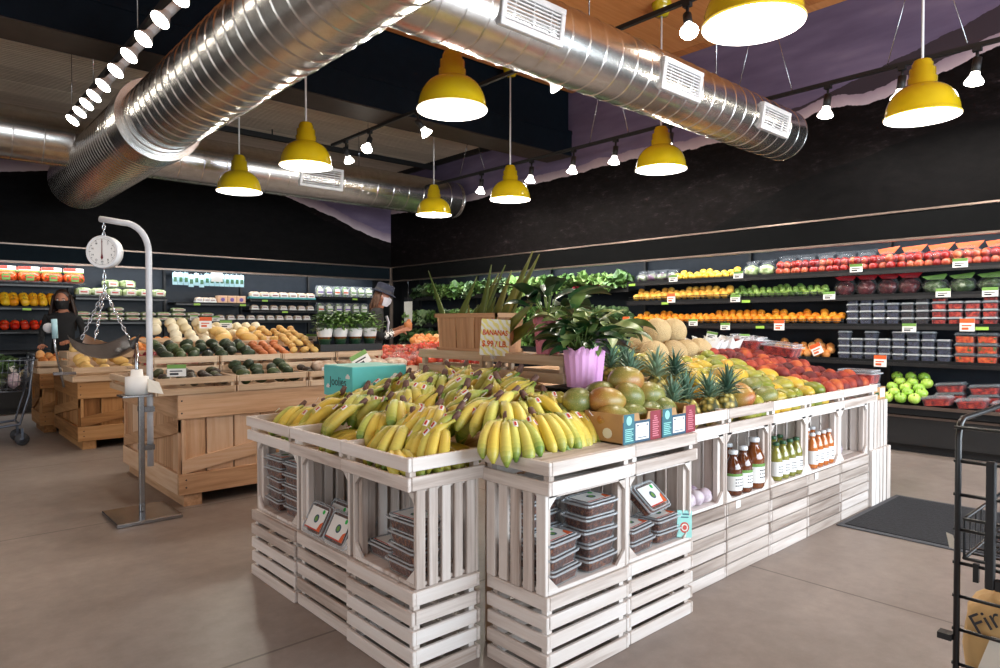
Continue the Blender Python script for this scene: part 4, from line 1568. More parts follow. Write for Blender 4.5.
def pack_proto(name, body, w, d, h, paper, pw=0.6, ph=0.5, trayc=None, r=0.3):
    """wrapped punnet: tray, bulging wrapped food, printed label on the front and top"""
    root = thing(name, '', 'package', (0, 0, 0))
    m = MB()
    m.box((-w / 2, -d / 2, 0), (w / 2, d / 2, h * (0.35 if trayc else 0.2)), ch=0.01)
    m.build('tray', trayc or 'clear', root)
    m = MB()
    rnd = random.Random(int(w * 991 + h * 77))
    m.blob((0, 0, h * 0.55), (w * 0.48, d * 0.46, h * 0.45), 14, 8, 0, lambda p: Vector([math.copysign(abs(c_) ** 0.55, c_) * (1 + 0.06 * rnd.uniform(-1, 1)) for c_ in p]))
    m.build('contents', body, root)
    m = MB()
    m.box((-w * pw / 2, -d * 0.49, h * (0.5 - ph / 2)), (w * pw / 2, -d * 0.475, h * (0.5 + ph / 2)))
    m.build('front_label', paper, root)
    m = MB()
    m.box((-w * pw * 0.35, -d * 0.497, h * 0.45), (w * pw * 0.35, -d * 0.49, h * 0.58))
    m.build('label_band', 'maroon' if paper == 'white' else 'red', root)
    return Proto(root)


P_redpack = pack_proto('tomato_pack', 'cherrytomato', 0.32, 0.28, 0.20, 'green', 0.35, 0.5)
P_salad = pack_proto('salad_pack', 'saladmix', 0.27, 0.24, 0.16, 'cream', 0.55, 0.5)
P_sprout = pack_proto('sprout_pack', 'saladmix', 0.25, 0.24, 0.085, 'cream', 0.9, 0.4)
P_mush = pack_proto('mushroom_pack', 'mushroom', 0.21, 0.2, 0.14, 'white', 0.8, 0.55, 'white')
P_mushteal = pack_proto('mushroom_tray', 'mushroom', 0.22, 0.2, 0.15, 'white', 0.7, 0.5, 'tealtray')


def redpack_top():
    m = MB()
    m.box((-0.15, -0.02, 0.20), (0.15, 0.02, 0.29), ch=0.01)
    m.build('printed_header', 'cream', P_redpack.root)
    m = MB()
    m.box((-0.15, -0.025, 0.24), (0.03, -0.0205, 0.288))
    m.box((-0.15, -0.025, 0.205), (0.15, -0.0205, 0.225), mi=1)
    m.build('header_print', ['red', 'green'], P_redpack.root)
    P_redpack.kids = list(P_redpack.root.children)
    P_redpack.sub = {k.name: [] for k in P_redpack.kids}


redpack_top()
for k in range(6):
    P_redpack((0.70 + k * 0.325, 13.80, 2.155), (0, 0, rr(-0.05, 0.05)), 'red tomato pack in the front row, top left shelf, %s from left' % nth(k + 1), 'tomato packs on the left case')
for k in range(4):
    P_redpack((0.98 + k * 0.325, 14.02, 2.155), (0, 0, rr(-0.05, 0.05)), 'red tomato pack in the back row, top left shelf, %s from left' % nth(k + 1), 'tomato packs on the left case')
for k in range(6):
    P_salad((2.46 + k * 0.245, 13.78, 1.955), (0, 0, rr(-0.1, 0.1)), 'pale packaged salad left of the hanging pouches, %s from left' % nth(k + 1), 'packaged salads behind the scale')
for l, (k, z) in enumerate(((1.2, 2.11), (2.3, 2.11))):
    P_salad((2.6 + k * 0.25, 13.82, z), (0, 0, 0.2), '%s packaged salad lying on top of the others behind the scale' % ('left', 'right')[l], 'packaged salads behind the scale')
for k in range(9):
    for l in range(2 if k not in (2, 6) else 3):
        P_sprout((2.44 + k * 0.265, 13.78, 1.525 + l * 0.085), (0, 0, rr(-0.04, 0.04)), 'flat green sprout pack behind the scale, %s stack, %s from bottom' % (nth(k + 1), nth(l + 1)), 'sprout packs behind the scale')
shelf2 = lambda proto, xa, xb, z, r, rows, lab, group, el=1.0: [
    proto((xa + (i + 0.5) * (xb - xa) / int((xb - xa) / (2 * r * el)) + rr(-0.01, 0.01), YF + 0.03 + r + j * r * 1.3, z + r + j * r * 0.8), anyrot(0.3),
          '%s, %s from left, %s row' % (lab, nth(i + 1), ('front', 'second', 'third')[j]), group)
    for j in range(rows) for i in range(int((xb - xa) / (2 * r * el)))]
shelf2(P_yellowpepper, 1.0, 2.20, 1.77, 0.066, 3, 'yellow pepper on the second left shelf', 'yellow peppers on the left case')
shelf2(P_redpepper, 1.0, 2.20, 1.37, 0.062, 2, 'red pepper on the third left shelf', 'red peppers on the left case')
shelf2(P_paleonion, 0.6, 1.9, 0.56, 0.055, 2, 'pale turnip on the bottom deck behind the cart', 'turnips behind the cart')
for k in range(7):
    P_celerybag((1.8 + k * 0.22, 13.66, 0.56), (0, 0, rr(-0.2, 0.2)), 'pale green celery bag on the bottom deck, %s from the cart' % nth(k + 1), 'celery bags on the bottom deck')


# hanging pouches
def pouch_proto(c1):
    root = thing('hanging_pouch', '', 'pouch', (0, 0, 0))
    m = MB()
    pts = [(-0.05, 0.0), (-0.052, 0.02), (-0.05, 0.20), (-0.045, 0.24), (0.045, 0.24), (0.05, 0.20), (0.052, 0.02), (0.05, 0.0)]
    vs, fs = [], []
    for sgn in (-1, 1):
        for (x, z) in pts:
            b = 0.02 * math.sin(PI * min(1, z / 0.24)) + 0.002
            vs.append((x * 0.9, sgn * b, z))
    n = len(pts)
    fs = [tuple(range(n)), tuple(range(n, 2 * n))[::-1]] + [(k, n + k, n + (k + 1) % n, (k + 1) % n) for k in range(n)]
    m.add(vs, fs)
    m.build('pouch_body', c1, root)
    m = MB()
    m.box((-0.03, -0.026, 0.06), (0.03, -0.022, 0.15))
    m.build('printed_panel', 'cap_green', root)
    m = MB()
    m.cyl((0, 0, 0.235), (0, 0.02, 0.285), 0.004, n=5)
    m.build('hang_hole_hook', 'steel', root)
    return Proto(root)


P_pouch = pouch_proto('bluebag')
for k in range(14):
    P_pouch((3.98 + k * 0.098, 13.74, 2.22 - (0.03 if k in (3, 5) else 0)), (0, 0, rr(-0.15, 0.15)), 'pale blue hanging pouch under the left mural, %s from left' % nth(k + 1), 'pale blue hanging pouches')
m = MB()
m.box((4.60, 13.58, 2.30), (4.82, 13.585, 2.52))
tag(m.build('hanging_card', 'white'), 'white card hung in front of the pale blue pouches', 'card')
for k in range(3):
    P_mush((4.42 + k * 0.12, 13.76, 1.885), (0, 0, rr(-0.3, 0.3)), 'small mushroom pack left of the peach cartons, %s from the left' % nth(k + 1), 'mushroom packs beside the peach cartons', 0.75)
for k in range(3):
    root = thing('peach_carton', 'peach coloured carton with a purple dot, %s of three on the shelf' % ('left', 'middle', 'right')[k], 'carton', (4.86 + k * 0.185, 13.78, 1.885), group='peach coloured cartons')
    m = MB()
    m.box((-0.088, -0.09, 0), (0.088, 0.09, 0.15), ch=0.006)
    m.build('carton_body', 'peachbox', root)
    m = MB()
    m.prism([(0.04 * math.cos(a), 0.04 * math.sin(a)) for a in [q * PI / 6 for q in range(12)]], 0.0, 0.002, mat=Matrix.Translation((0.0, -0.091, 0.07)) @ Matrix.Rotation(PI / 2, 4, 'X'))
    m.build('printed_dot', 'purple', root)
for row, (z, n, xa, pp, lab) in enumerate(((1.985, 7, 5.42, P_mushteal, 'mushroom tray in teal wrap, upper shelf'), (1.755, 7, 5.42, P_mush, 'mushroom pack on the shelf below the teal trays'), (1.545, 10, 4.72, P_mush, 'mushroom pack on the lowest mushroom shelf'))):
    for k in range(n):
        pp((xa + 0.1 + k * 0.205, 13.76, z), (0, 0, rr(-0.06, 0.06)), '%s, %s from the left' % (lab, nth(k + 1)), 'mushroom packs on the left case')


def herbclam_proto(col):
    root = thing('herb_clamshell', '', 'clamshell', (0, 0, 0))
    m = MB()
    for q in range(2):
        pass
    pts = [(-0.09, 0), (-0.095, 0.2), (-0.06, 0.25), (0.06, 0.25), (0.095, 0.2), (0.09, 0)]
    n = len(pts)
    vs = [(x, -0.05, z) for x, z in pts] + [(x * 0.95, 0.05, z) for x, z in pts]
    m.add(vs, [tuple(range(n)), tuple(range(n, 2 * n))[::-1]] + [(k, n + k, n + (k + 1) % n, (k + 1) % n) for k in range(n)])
    m.build('shell', 'clearlid', root)
    m = MB()
    m.blob((0, 0, 0.12), (0.075, 0.035, 0.115), 10, 8)
    m.build('salad_leaves', 'saladmix' if col != 'orangered' else 'lettuce', root)
    m = MB()
    m.box((-0.06, -0.056, 0.06), (0.06, -0.052, 0.18))
    m.build('front_label', 'white', root)
    m = MB()
    m.box((-0.06, -0.0575, 0.09), (0.06, -0.0562, 0.12))
    m.build('label_band', col, root)
    return Proto(root)


HC = [herbclam_proto('purple'), herbclam_proto('orangered'), herbclam_proto('green')]
for k in range(7):
    HC[(0, 0, 1, 1, 2, 2, 2)[k]]((6.98 + k * 0.205, 13.72, 2.065), (0, 0, rr(-0.1, 0.1)), 'upright salad clamshell, upper shelf behind the hatted person, %s from left' % nth(k + 1), 'upright salad clamshells')
for k in range(6):
    HC[(1, 2, 0, 0, 2, 2)[k]]((6.98 + k * 0.22, 13.72, 1.685), (0, 0, rr(-0.1, 0.1)), 'upright salad clamshell, lower shelf behind the hatted person, %s from left' % nth(k + 1), 'upright salad clamshells')
for px, py, z, lab in ((197, 300, 1.83, 'lime shelf tag left of the peach cartons'), (243, 302, 1.83, 'lime shelf tag below the peach cartons'), (265, 298, 1.93, 'lime shelf tag below the teal mushroom trays'),
                       (285, 309, 1.70, 'lime shelf tag on the middle mushroom shelf'), (27, 311, 1.70, 'lime shelf tag below the yellow peppers'), (355, 297, 2.01, 'lime shelf tag below the upright salad clamshells')):
    p = on_y(px, py, YF - 0.03)
    P_limetag((p.x, YF - 0.03, z), (0, 0, 0), lab)
for px, py, lab in ((194, 317, 'green headed price tag below the hanging pouches'), (216, 318, 'green headed price tag on the lowest mushroom shelf'), (218, 327, 'cream price tag above the potatoes')):
    p = on_y(px, py, YF - 0.04)
    P_taggreen((p.x, YF - 0.036, p.z - 0.06), (0, 0, 0), lab)


# ------------------------------------------------------------------ crates
def slats(mb, side, lo, hi, n, horiz, t, gap, solid=False, inset=0.0):
    """boards nailed on one side of the box lo..hi; horiz: boards run level (or along x on top/bottom)"""
    (x0, y0, z0), (x1, y1, z1) = lo, hi
    ax = side[1]
    pos = side[0] == '+'
    if ax == 'x':
        a0, a1, b0, b1 = y0, y1, z0, z1
    elif ax == 'y':
        a0, a1, b0, b1 = x0, x1, z0, z1
    else:
        a0, a1, b0, b1 = x0, x1, y0, y1
    for k in range(n):
        if horiz:
            w = (b1 - b0 - gap * (n - 1)) / n
            u0, u1, v0, v1 = a0, a1, b0 + k * (w + gap), b0 + k * (w + gap) + w
        else:
            w = (a1 - a0 - gap * (n - 1)) / n
            u0, u1, v0, v1 = a0 + k * (w + gap), a0 + k * (w + gap) + w, b0, b1
        j = random.uniform(-0.0025, 0.0025)
        if ax == 'x':
            p = x1 - t if pos else x0
            mb.box((p + j, u0, v0), (p + t + j, u1, v1), ch=0.003, axis=1 if horiz else 2)
        elif ax == 'y':
            p = y1 - t if pos else y0
            mb.box((u0, p + j, v0), (u1, p + t + j, v1), ch=0.003, axis=0 if horiz else 2)
        else:
            p = z1 - t if pos else z0
            mb.box((u0, v0, p), (u1, v1, p + t), ch=0.003, axis=0 if horiz else 1)


SIDE = {'-x': 'slatted_side', '+x': 'slatted_side', '-y': 'slatted_side', '+y': 'slatted_side', '-z': 'slatted_bottom', '+z': 'slatted_top'}


def crate(label, lo, hi, sides, group, mat='crate', gusset=None, t=0.018, name='wooden_crate', post=0.03):
    """sides: {'-x': (boards, 'h' or 'v', gap)}; missing sides are open"""
    root = thing(name, label, 'crate', ((lo[0] + hi[0]) / 2, (lo[1] + hi[1]) / 2, lo[2]), group=group)
    x0, y0, z0 = lo
    x1, y1, z1 = hi
    for sd, (n, o, gap) in sides.items():
        l, h = list(lo), list(hi)
        if sd[1] == 'y':                                 # tuck under the x sides
            l[0] += t + 0.001 if '-x' in sides else 0
            h[0] -= t + 0.001 if '+x' in sides else 0
        if sd[1] == 'z':
            for q, (a, b) in enumerate((('-x', '+x'), ('-y', '+y'))):
                l[q] += t + 0.001 if a in sides else 0
                h[q] -= t + 0.001 if b in sides else 0
        m = MB()
        slats(m, sd, l, h, n, o == 'h', t, gap)
        m.build(SIDE[sd], mat, root, world=True)
    for sx in (0, 1):
        for sy in (0, 1):
            m = MB()
            xa = x0 + t + 0.002 if not sx else x1 - t - 0.002 - post
            ya = y0 + t + 0.002 if not sy else y1 - t - 0.002 - post
            m.box((xa, ya, z0 + t), (xa + post, ya + post, z1 - (t if '+z' in sides else 0.004)), axis=2)
            m.build('corner_post', mat, root, world=True)
    if gusset:                                           # triangular braces at the corners of the open side
        ax, g = gusset, 0.06
        for (ca, cb) in ((0, 1), (1, 1), (0, 0), (1, 0)):
            m = MB()
            zz = z1 - 0.002 if cb else z0 + t
            sz = -1 if cb else 1
            if ax == '-x':
                yy = y0 + t * 1.1 if not ca else y1 - t * 1.1
                sy = 1 if not ca else -1
                m.add([(x0 - 0.0, yy, zz), (x0, yy + sy * g, zz), (x0, yy, zz + sz * g), (x0 + 0.014, yy, zz), (x0 + 0.014, yy + sy * g, zz), (x0 + 0.014, yy, zz + sz * g)],
                      [(0, 1, 2), (5, 4, 3), (0, 3, 4, 1), (1, 4, 5, 2), (2, 5, 3, 0)], axis=1)
            else:
                xx = x0 + t * 1.1 if not ca else x1 - t * 1.1
                sx = 1 if not ca else -1
                m.add([(xx, y0, zz), (xx + sx * g, y0, zz), (xx, y0, zz + sz * g), (xx, y0 + 0.014, zz), (xx + sx * g, y0 + 0.014, zz), (xx, y0 + 0.014, zz + sz * g)],
                      [(0, 1, 2), (5, 4, 3), (0, 3, 4, 1), (1, 4, 5, 2), (2, 5, 3, 0)], axis=0)
            m.build('corner_brace', mat, root, world=True)
    return root


H5 = (5, 'h', 0.023)
H6 = (6, 'h', 0.007)
V5 = (5, 'v', 0.022)
H2 = (2, 'h', 0.024)
PL = (4, 'h', 0.004)
GB, GM, GT = 'base crates of the island', 'open shelf crates of the island', 'top tray crates of the island'
NAMEA = {0: 'nearest column of the banana side', 1: 'middle column of the banana side', 2: 'farthest column of the banana side'}
AX0, AX1 = 1.56, 1.925
for k, (ya, yb) in enumerate(((2.27, 2.815), (2.822, 3.365), (3.372, 3.95))):
    xo = (0.0, 0.012, 0.0)[k]
    crate('slatted base crate on the floor, %s' % NAMEA[k], (AX0 + xo, ya, 0.0), (AX1, yb, 0.385), {'-x': H5, '+x': H5, '-y': H5, '+y': H5, '+z': PL}, GB)
    crate('open fronted upright crate of date boxes, %s' % NAMEA[k], (AX0 + 0.03, ya + 0.012, 0.388), (AX1, yb - 0.012, 0.805), {'+x': V5, '-y': V5, '+y': V5, '-z': PL, '+z': PL}, GM, gusset='-x')
    crate('two slat banana tray on top, %s' % NAMEA[k], (AX0 - 0.025, ya - 0.01 if k == 0 else ya, 0.808), (AX1 + 0.02, yb, 0.945), {'-x': H2, '-y': H2, '+y': H2, '-z': PL} if k != 1 else {'-x': H2, '-z': PL}, GT)
BY0, BY1 = 1.88, 2.255
for k, (xa, xb) in enumerate(((1.95, 2.495), (2.502, 3.045))):
    nm = ('front corner column', 'column under the mango cartons')[k]
    crate('slatted base crate on the floor, %s' % nm, (xa, BY0 + 0.01 * k, 0), (xb, BY1, 0.375), {'-x': H5, '+x': H5, '-y': H5, '+y': H5, '+z': PL}, GB)
    crate('open fronted upright crate of date boxes, %s' % nm, (xa, BY0 + 0.01 + 0.01 * k, 0.378), (xb, BY1, 0.795), {'-x': V5, '+x': V5, '+y': V5, '-z': PL, '+z': PL}, GM, gusset='-y')
    crate('upturned tray crate with a plank top, %s' % nm, (xa - 0.015 * (1 - k), BY0 - 0.025 + 0.01 * k, 0.798), (xb, BY1 + 0.02, 0.935), {'-x': H2, '+x': H2, '-y': H2, '+y': H2, '+z': (3, 'h', 0.003)}, GT)
CY0, CY1 = 2.02, 2.39
BAY = ['garlic bay left of the amber juice', 'amber juice bay', 'green juice bay', 'orange juice bay', 'white bag bay right of the orange juice']
for k, (xa, xb) in enumerate(((3.055, 3.607), (3.614, 4.157), (4.164, 4.707), (4.714, 5.277), (5.284, 5.84))):
    crate('close slatted base crate, %s' % BAY[k], (xa, CY0, 0), (xb, CY1, 0.428), {'-x': H6, '+x': H6, '-y': H6, '+y': H6, '+z': PL}, GB, 'crate_old')
    crate('open fronted upright crate, %s' % BAY[k], (xa, CY0 + 0.01, 0.431), (xb, CY1, 0.85), {'-x': V5, '+x': V5, '+y': V5, '-z': PL, '+z': PL}, GM, gusset='-y')
    crate('two slat fruit tray on top, %s' % BAY[k], (xa + (0.0 if k else 0.0), CY0 - 0.015, 0.853), (xb + (0.13 if k == 4 else 0), CY1 + 0.03, 0.992), {'-x': H2, '+x': H2, '-y': H2, '-z': PL} if k in (0, 4) else {'-y': H2, '-z': PL}, GT)
crate('lower upright slatted crate at the island end by the mat', (5.86, CY0 - 0.02, 0), (6.28, CY1, 0.455), {'-x': V5, '+x': V5, '-y': V5, '+y': V5, '+z': PL}, GB)
crate('upper upright slatted crate at the island end, under the strawberries', (5.86, CY0, 0.458), (6.25, CY1, 0.85), {'-x': V5, '+x': V5, '-y': V5, '+y': V5, '+z': PL}, GM)

# sloped plywood beds inside the ring of crates that carry the heaps
def bed(label, pts, base, name='sloped_bed'):
    """pts: four corners (x, y, z) of the board, counter clockwise from above; legs to the floor"""
    cx = sum(p[0] for p in pts) / 4
    cy = sum(p[1] for p in pts) / 4
    root = thing(name, label, 'display bed', (cx, cy, base))
    m = MB()
    m.add([p for p in pts] + [(p[0], p[1], p[2] - 0.02) for p in pts], [(0, 1, 2, 3), (7, 6, 5, 4), (0, 4, 5, 1), (1, 5, 6, 2), (2, 6, 7, 3), (3, 7, 4, 0)])
    m.build('board', 'planktop', root, world=True)
    for p in pts:
        m = MB()
        sx, sy = (0.12 if p[0] < cx else -0.12), (0.06 if p[1] < cy else -0.06)
        m.box((p[0] + sx - 0.025, p[1] + sy - 0.025, base), (p[0] + sx + 0.025, p[1] + sy + 0.025, p[2] - 0.03), axis=2)
        m.build('leg', 'planktop', root, world=True)
    return root


bed('sloped plank bed hidden under the banana heap', [(1.95, 2.29, 0.90), (2.66, 2.29, 1.04), (2.66, 4.30, 1.04), (1.95, 4.30, 0.90)], 0)
bed('sloped plank bed hidden under the mangoes and peaches', [(3.14, 2.43, 0.95), (6.22, 2.43, 0.95), (6.22, 3.45, 1.18), (3.14, 3.45, 1.18)], 0)
# raised pale crate behind the bananas
for k, (ya, yb) in enumerate(((2.62, 3.337), (3.343, 4.06))):
    crate('raised pale crate behind the bananas, %s' % ('right one under the pink pot', 'left one under the veneer basket')[k], (2.85, ya, 1.035), (3.11, yb, 1.305),
          {'-x': (3, 'h', 0.045), '+x': (3, 'h', 0.045), '-y': (3, 'h', 0.045), '+y': (3, 'h', 0.045), '+z': (3, 'v', 0.004), '-z': PL}, 'raised crates behind the bananas', 'tray')
bed('low table under the raised crates', [(2.70, 2.61, 1.03), (3.12, 2.61, 1.03), (3.12, 4.3, 1.03), (2.70, 4.3, 1.03)], 0, 'riser_table')
# dark riser box under the front pink pots
root = thing('riser_box', 'dark box behind the green mangoes carrying the front pink pots', 'box', (2.87, 2.45, 0.0))
m = MB()
m.box((2.68, 2.30, 0.0), (3.06, 2.59, 1.135), ch=0.006)
m.build('box_body', 'dark', root, world=True)
m = MB()
m.box((2.67, 2.29, 1.135), (3.07, 2.60, 1.147), ch=0.004)
m.build('box_lid', 'black', root, world=True)


# ------------------------------------------------------------------ bananas
def banana_mesh(bend, L=0.275, r=0.0295):
    m = MB()
    n = 14
    pts, rad = [], []
    p, a = Vector((0, 0, 0)), 0.35
    ds = L / n
    for i in range(n + 1):
        f = i / n
        pts.append(p.copy())
        if f < 0.16:
            rr_ = 0.0085 + 0.004 * f
        elif f < 0.32:
            rr_ = 0.0095 + (r - 0.0095) * math.sin((f - 0.16) / 0.16 * PI / 2)
        elif f < 0.80:
            rr_ = r
        elif f < 0.95:
            rr_ = r * math.cos((f - 0.80) / 0.15 * PI / 2 * 0.72)
        else:
            rr_ = 0.0085 if f < 1 else 0.006
        rad.append(rr_)
        a -= bend / n
        p = p + Vector((math.cos(a), 0, math.sin(a))) * ds
    m.tube(pts, rad, 7, 0, True, True, 0.94, None, True, up=(0, 1, 0))
    o = m.build('banana', 'banana')
    me = o.data
    bpy.data.objects.remove(o)
    return me


BME = [banana_mesh(b) for b in (1.15, 1.4, 1.0)]


def sticker_mesh():
    m = MB()
    for i in range(4):
        x0, x1 = -0.017 + i * 0.0085, -0.017 + (i + 1) * 0.0085
        m.add([(x0, -0.011, -0.0028), (x1, -0.011, -0.0028), (x1, 0, 0), (x0, 0, 0), (x1, 0.011, -0.0028), (x0, 0.011, -0.0028)],
              [(0, 1, 2, 3), (3, 2, 4, 5)], 0 if i in (0, 3) else 0)
    m.add([(-0.012, -0.006, 0.0004), (0.012, -0.006, 0.0004), (0.012, 0.0045, 0.0012), (-0.012, 0.0045, 0.0012)], [(0, 1, 2, 3)], 1)
    o = m.build('fruit_sticker', ['white', 'red'])
    me = o.data
    bpy.data.objects.remove(o)
    return me


STME = sticker_mesh()


def link(name, me, parent, mat):
    o = bpy.data.objects.new(name, me)
    COL.objects.link(o)
    o.parent = parent
    o.matrix_local = mat
    return o


def bunch_proto(n, spread, seed, sticker=True):
    """a hand of bananas: crown at the origin, fruit fanning out along +x, arched upwards"""
    rnd = random.Random(seed)
    root = thing('banana_bunch', '', 'bananas', (0, 0, 0))
    m = MB()
    m.tube([(-0.025, 0, 0.010), (-0.008, 0, 0.005), (0.012, 0, 0.0), (0.03, 0, -0.002)], [0.014, 0.017, 0.019, 0.013], 8, 0, True, True, 0.8)
    m.build('crown', 'crown', root)
    for k in range(n):
        f = (k / (n - 1) - 0.5) * 2 if n > 1 else 0
        yaw = f * spread + rnd.uniform(-0.04, 0.04)
        roll = f * 0.75 + rnd.uniform(-0.1, 0.1)
        mt = Matrix.Translation((0.010, f * 0.024, -0.006 * abs(f))) @ Matrix.Rotation(yaw, 4, 'Z') @ Matrix.Rotation(-roll, 4, 'X') @ Matrix.Rotation(rnd.uniform(-0.06, 0.06), 4, 'Y')
        sc_ = rnd.uniform(0.94, 1.06)
        b = link('banana', BME[rnd.randrange(3)], root, mt @ Matrix.Scale(sc_, 4))
        if sticker and rnd.random() < 0.45:
            link('fruit_sticker', STME, b, Matrix.Translation((0.134, 0, 0.0605)) @ Matrix.Rotation(0.22, 4, 'Y'))
    return Proto(root)


bpy.context.view_layer.update()
BUN = [bunch_proto(5, 0.50, 1), bunch_proto(6, 0.55, 2), bunch_proto(4, 0.42, 3), bunch_proto(5, 0.7, 4), bunch_proto(6, 0.35, 5), bunch_proto(3, 0.3, 6)]


def bz(x):
    return 0.87 + max(0, x - 1.56) * 0.16


rows = [(1.80, 0.01), (1.90, 0.035), (2.06, 0.045), (2.23, 0.05), (2.41, 0.055), (2.60, 0.06)]
for j, (x, lift) in enumerate(rows):
    ya, yb = (2.30, 3.80) if j == 0 else (2.30, 3.88) if j < 2 else (2.26, 3.92) if j < 4 else (2.34, 3.84) if j < 5 else (2.66, 4.0)
    n = int((yb - ya) / 0.22)
    for i in range(n):
        y_ = yb - (i + 0.5 + rr(-0.2, 0.2)) * (yb - ya) / n
        b = BUN[random.randrange(6)]
        # fruit points down the slope towards the shopper, turned a little either way
        yaw = PI + R(random.choice((0, 30, 55, 80, 100, -30, -60) if y_ > 2.62 else (0, -20, -45, -60))) + rr(-0.25, 0.25)
        b((x + 0.06 + rr(-0.03, 0.03), y_, bz(x) + lift + 0.135 - max(0, y_ - 3.3) * 0.16 + rr(-0.01, 0.02)), (rr(-0.4, 0.4), R(34) + rr(-0.2, 0.25), yaw),
          'banana bunch in the %s row from the left rim, %s from far end' % (nth(j + 1), nth(i + 1)), 'banana bunches in the heap', rr(1.0, 1.14) if j else 1.0)
for k, (x, y_, z, yaw, b) in enumerate(((1.84, 2.46, 1.03, 205, 0), (1.96, 2.58, 1.06, 195, 1), (1.80, 2.68, 1.02, 180, 3), (1.90, 2.54, 1.07, 195, 2), (1.83, 3.82, 1.0, 172, 0), (1.87, 3.64, 1.01, 185, 2))):
    BUN[b]((x, y_, z), (rr(-0.3, 0.3), R(30), R(yaw)), ('banana bunch filling the nearest corner of the left tray, %s from the corner' % nth(k + 1) if k < 4 else 'banana bunch at the far end of the left tray, %s one' % ('leftmost', 'second')[k - 4]), 'banana bunches in the heap')
# bunches on the plank top of the front corner
for k, (x, y_, z, yaw, b, rt, lab) in enumerate((
        (2.02, 2.20, 1.075, 232, 1, (0, R(26), 0), 'yellow banana bunch hanging over the front corner plank top'),
        (2.19, 2.21, 1.08, 248, 0, (0.1, R(24), 0), 'greenish banana bunch lying across the plank top beside the front corner'),
        (2.33, 2.22, 1.08, 262, 4, (0, R(26), 0), 'upright green banana bunch in the middle of the plank top'),
        (2.47, 2.24, 1.075, 250, 2, (-0.1, R(24), 0), 'banana bunch at the right of the plank top, next to the mango carton'),
        (2.12, 2.36, 1.13, 215, 3, (0, R(20), 0), 'banana bunch behind the front corner bunch'),
        (2.30, 2.38, 1.14, 255, 5, (0.2, R(24), 0), 'small banana bunch above the plank top, second row'),
        (2.46, 2.40, 1.15, 236, 1, (0, R(24), 0), 'banana bunch above the plank top, below the pink pot'))):
    BUN[b]((x, y_, z), (rt[0], rt[1], R(yaw)), lab, 'banana bunches in the heap')

# ------------------------------------------------------------------ mango cartons and fruit on the right half of the island
def mango_carton(x0, lab):
    root = thing('mango_carton', lab, 'carton', (x0 + 0.148, 2.01, 0.936), group='mango cartons')
    y0, y1, z0, z1 = 1.895, 2.13, 0.937, 1.075
    x1 = x0 + 0.296
    m = MB()
    m.box((x0, y0, z0), (x1, y1, z0 + 0.006))
    m.box((x0, y0, z0), (x0 + 0.006, y1, z1))
    m.box((x1 - 0.006, y0, z0), (x1, y1, z1))
    m.box((x0, y1 - 0.006, z0), (x1, y1, z1))
    m.prism([(x0, z0), (x1, z0), (x1, z1), (x1 - 0.10, z1), (x1 - 0.11, z1 - 0.035), (x0 + 0.13, z1 - 0.035), (x0 + 0.12, z1), (x0, z1)], 0, 0.006, mat=Matrix(((1, 0, 0, 0), (0, 0, 1, y0), (0, 1, 0, 0), (0, 0, 0, 1))))
    m.build('carton_body', 'kraft', root, world=True)

    def flat(nm, mt, xa, xb, za, zb, d=0.001, par=root):
        q = MB()
        q.box((xa, y0 - d - 0.0006, za), (xb, y0 - d, zb))
        o = q.build(nm, mt, par)
        if par is root:
            o.location = -root.location
        return o
    flat('blue_ground', 'tealdark', x0, x1, z0, z1 - 0.036, 0.0003)
    tp = flat('teal_panel', 'teal', x0 + 0.005, x0 + 0.085, z0, z1)
    wp = flat('white_panel', 'white', x0 + 0.095, x0 + 0.198, z0 + 0.012, z1 - 0.048)
    rp = flat('red_panel', 'maroon', x1 - 0.086, x1, z0, z1)
    q = MB()
    q.prism([(x0 + 0.045 + 0.02 * math.cos(a), z1 - 0.03 + 0.022 * math.sin(a)) for a in [k * PI / 8 for k in range(16)]], 0, 0.0005, mat=Matrix(((1, 0, 0, 0), (0, 0, -1, y0 - 0.0016), (0, 1, 0, 0), (0, 0, 0, 1))))
    q.build('round_logo', 'aqua', tp)
    q = MB()
    for k in range(7):
        q.box((x0 + 0.015, y0 - 0.0024, z0 + 0.012 + k * 0.009), (x0 + 0.076 - (k % 3) * 0.006, y0 - 0.0016, z0 + 0.016 + k * 0.009))
    q.build('print_lines', 'aqua', tp)
    q = MB()
    for k in range(10):
        wd = 0.028 if k > 7 else 0.05
        q.box((x1 - 0.043 - wd / 2, y0 - 0.0024, z0 + 0.015 + k * 0.0105), (x1 - 0.043 + wd / 2 - (k % 2) * 0.008, y0 - 0.0016, z0 + 0.0205 + k * 0.0105))
    q.build('print_lines', 'coral', rp)
    q = MB()
    q.box((x0 + 0.102, y0 - 0.0024, z1 - 0.062), (x0 + 0.118, y0 - 0.0016, z1 - 0.056))
    q.box((x0 + 0.18, y0 - 0.0024, z1 - 0.064), (x0 + 0.188, y0 - 0.0016, z1 - 0.054))
    q.box((x0 + 0.11, y0 - 0.0024, z0 + 0.02), (x0 + 0.18, y0 - 0.0016, z0 + 0.0235))
    q.build('print_marks', 'tealdark', wp)
    q = MB()
    q.prism([(0.028 * math.cos(a), 0.025 * math.sin(a)) for a in [k * PI / 6 for k in range(12)]], 0, 0.0008, mat=Matrix(((0, 0, -1, x0 - 0.0002), (1, 0, 0, y0 + 0.09), (0, 1, 0, z0 + 0.045), (0, 0, 0, 1))))
    o = q.build('side_logo', 'cream', root)
    o.location = -root.location
    tag(root, lab)


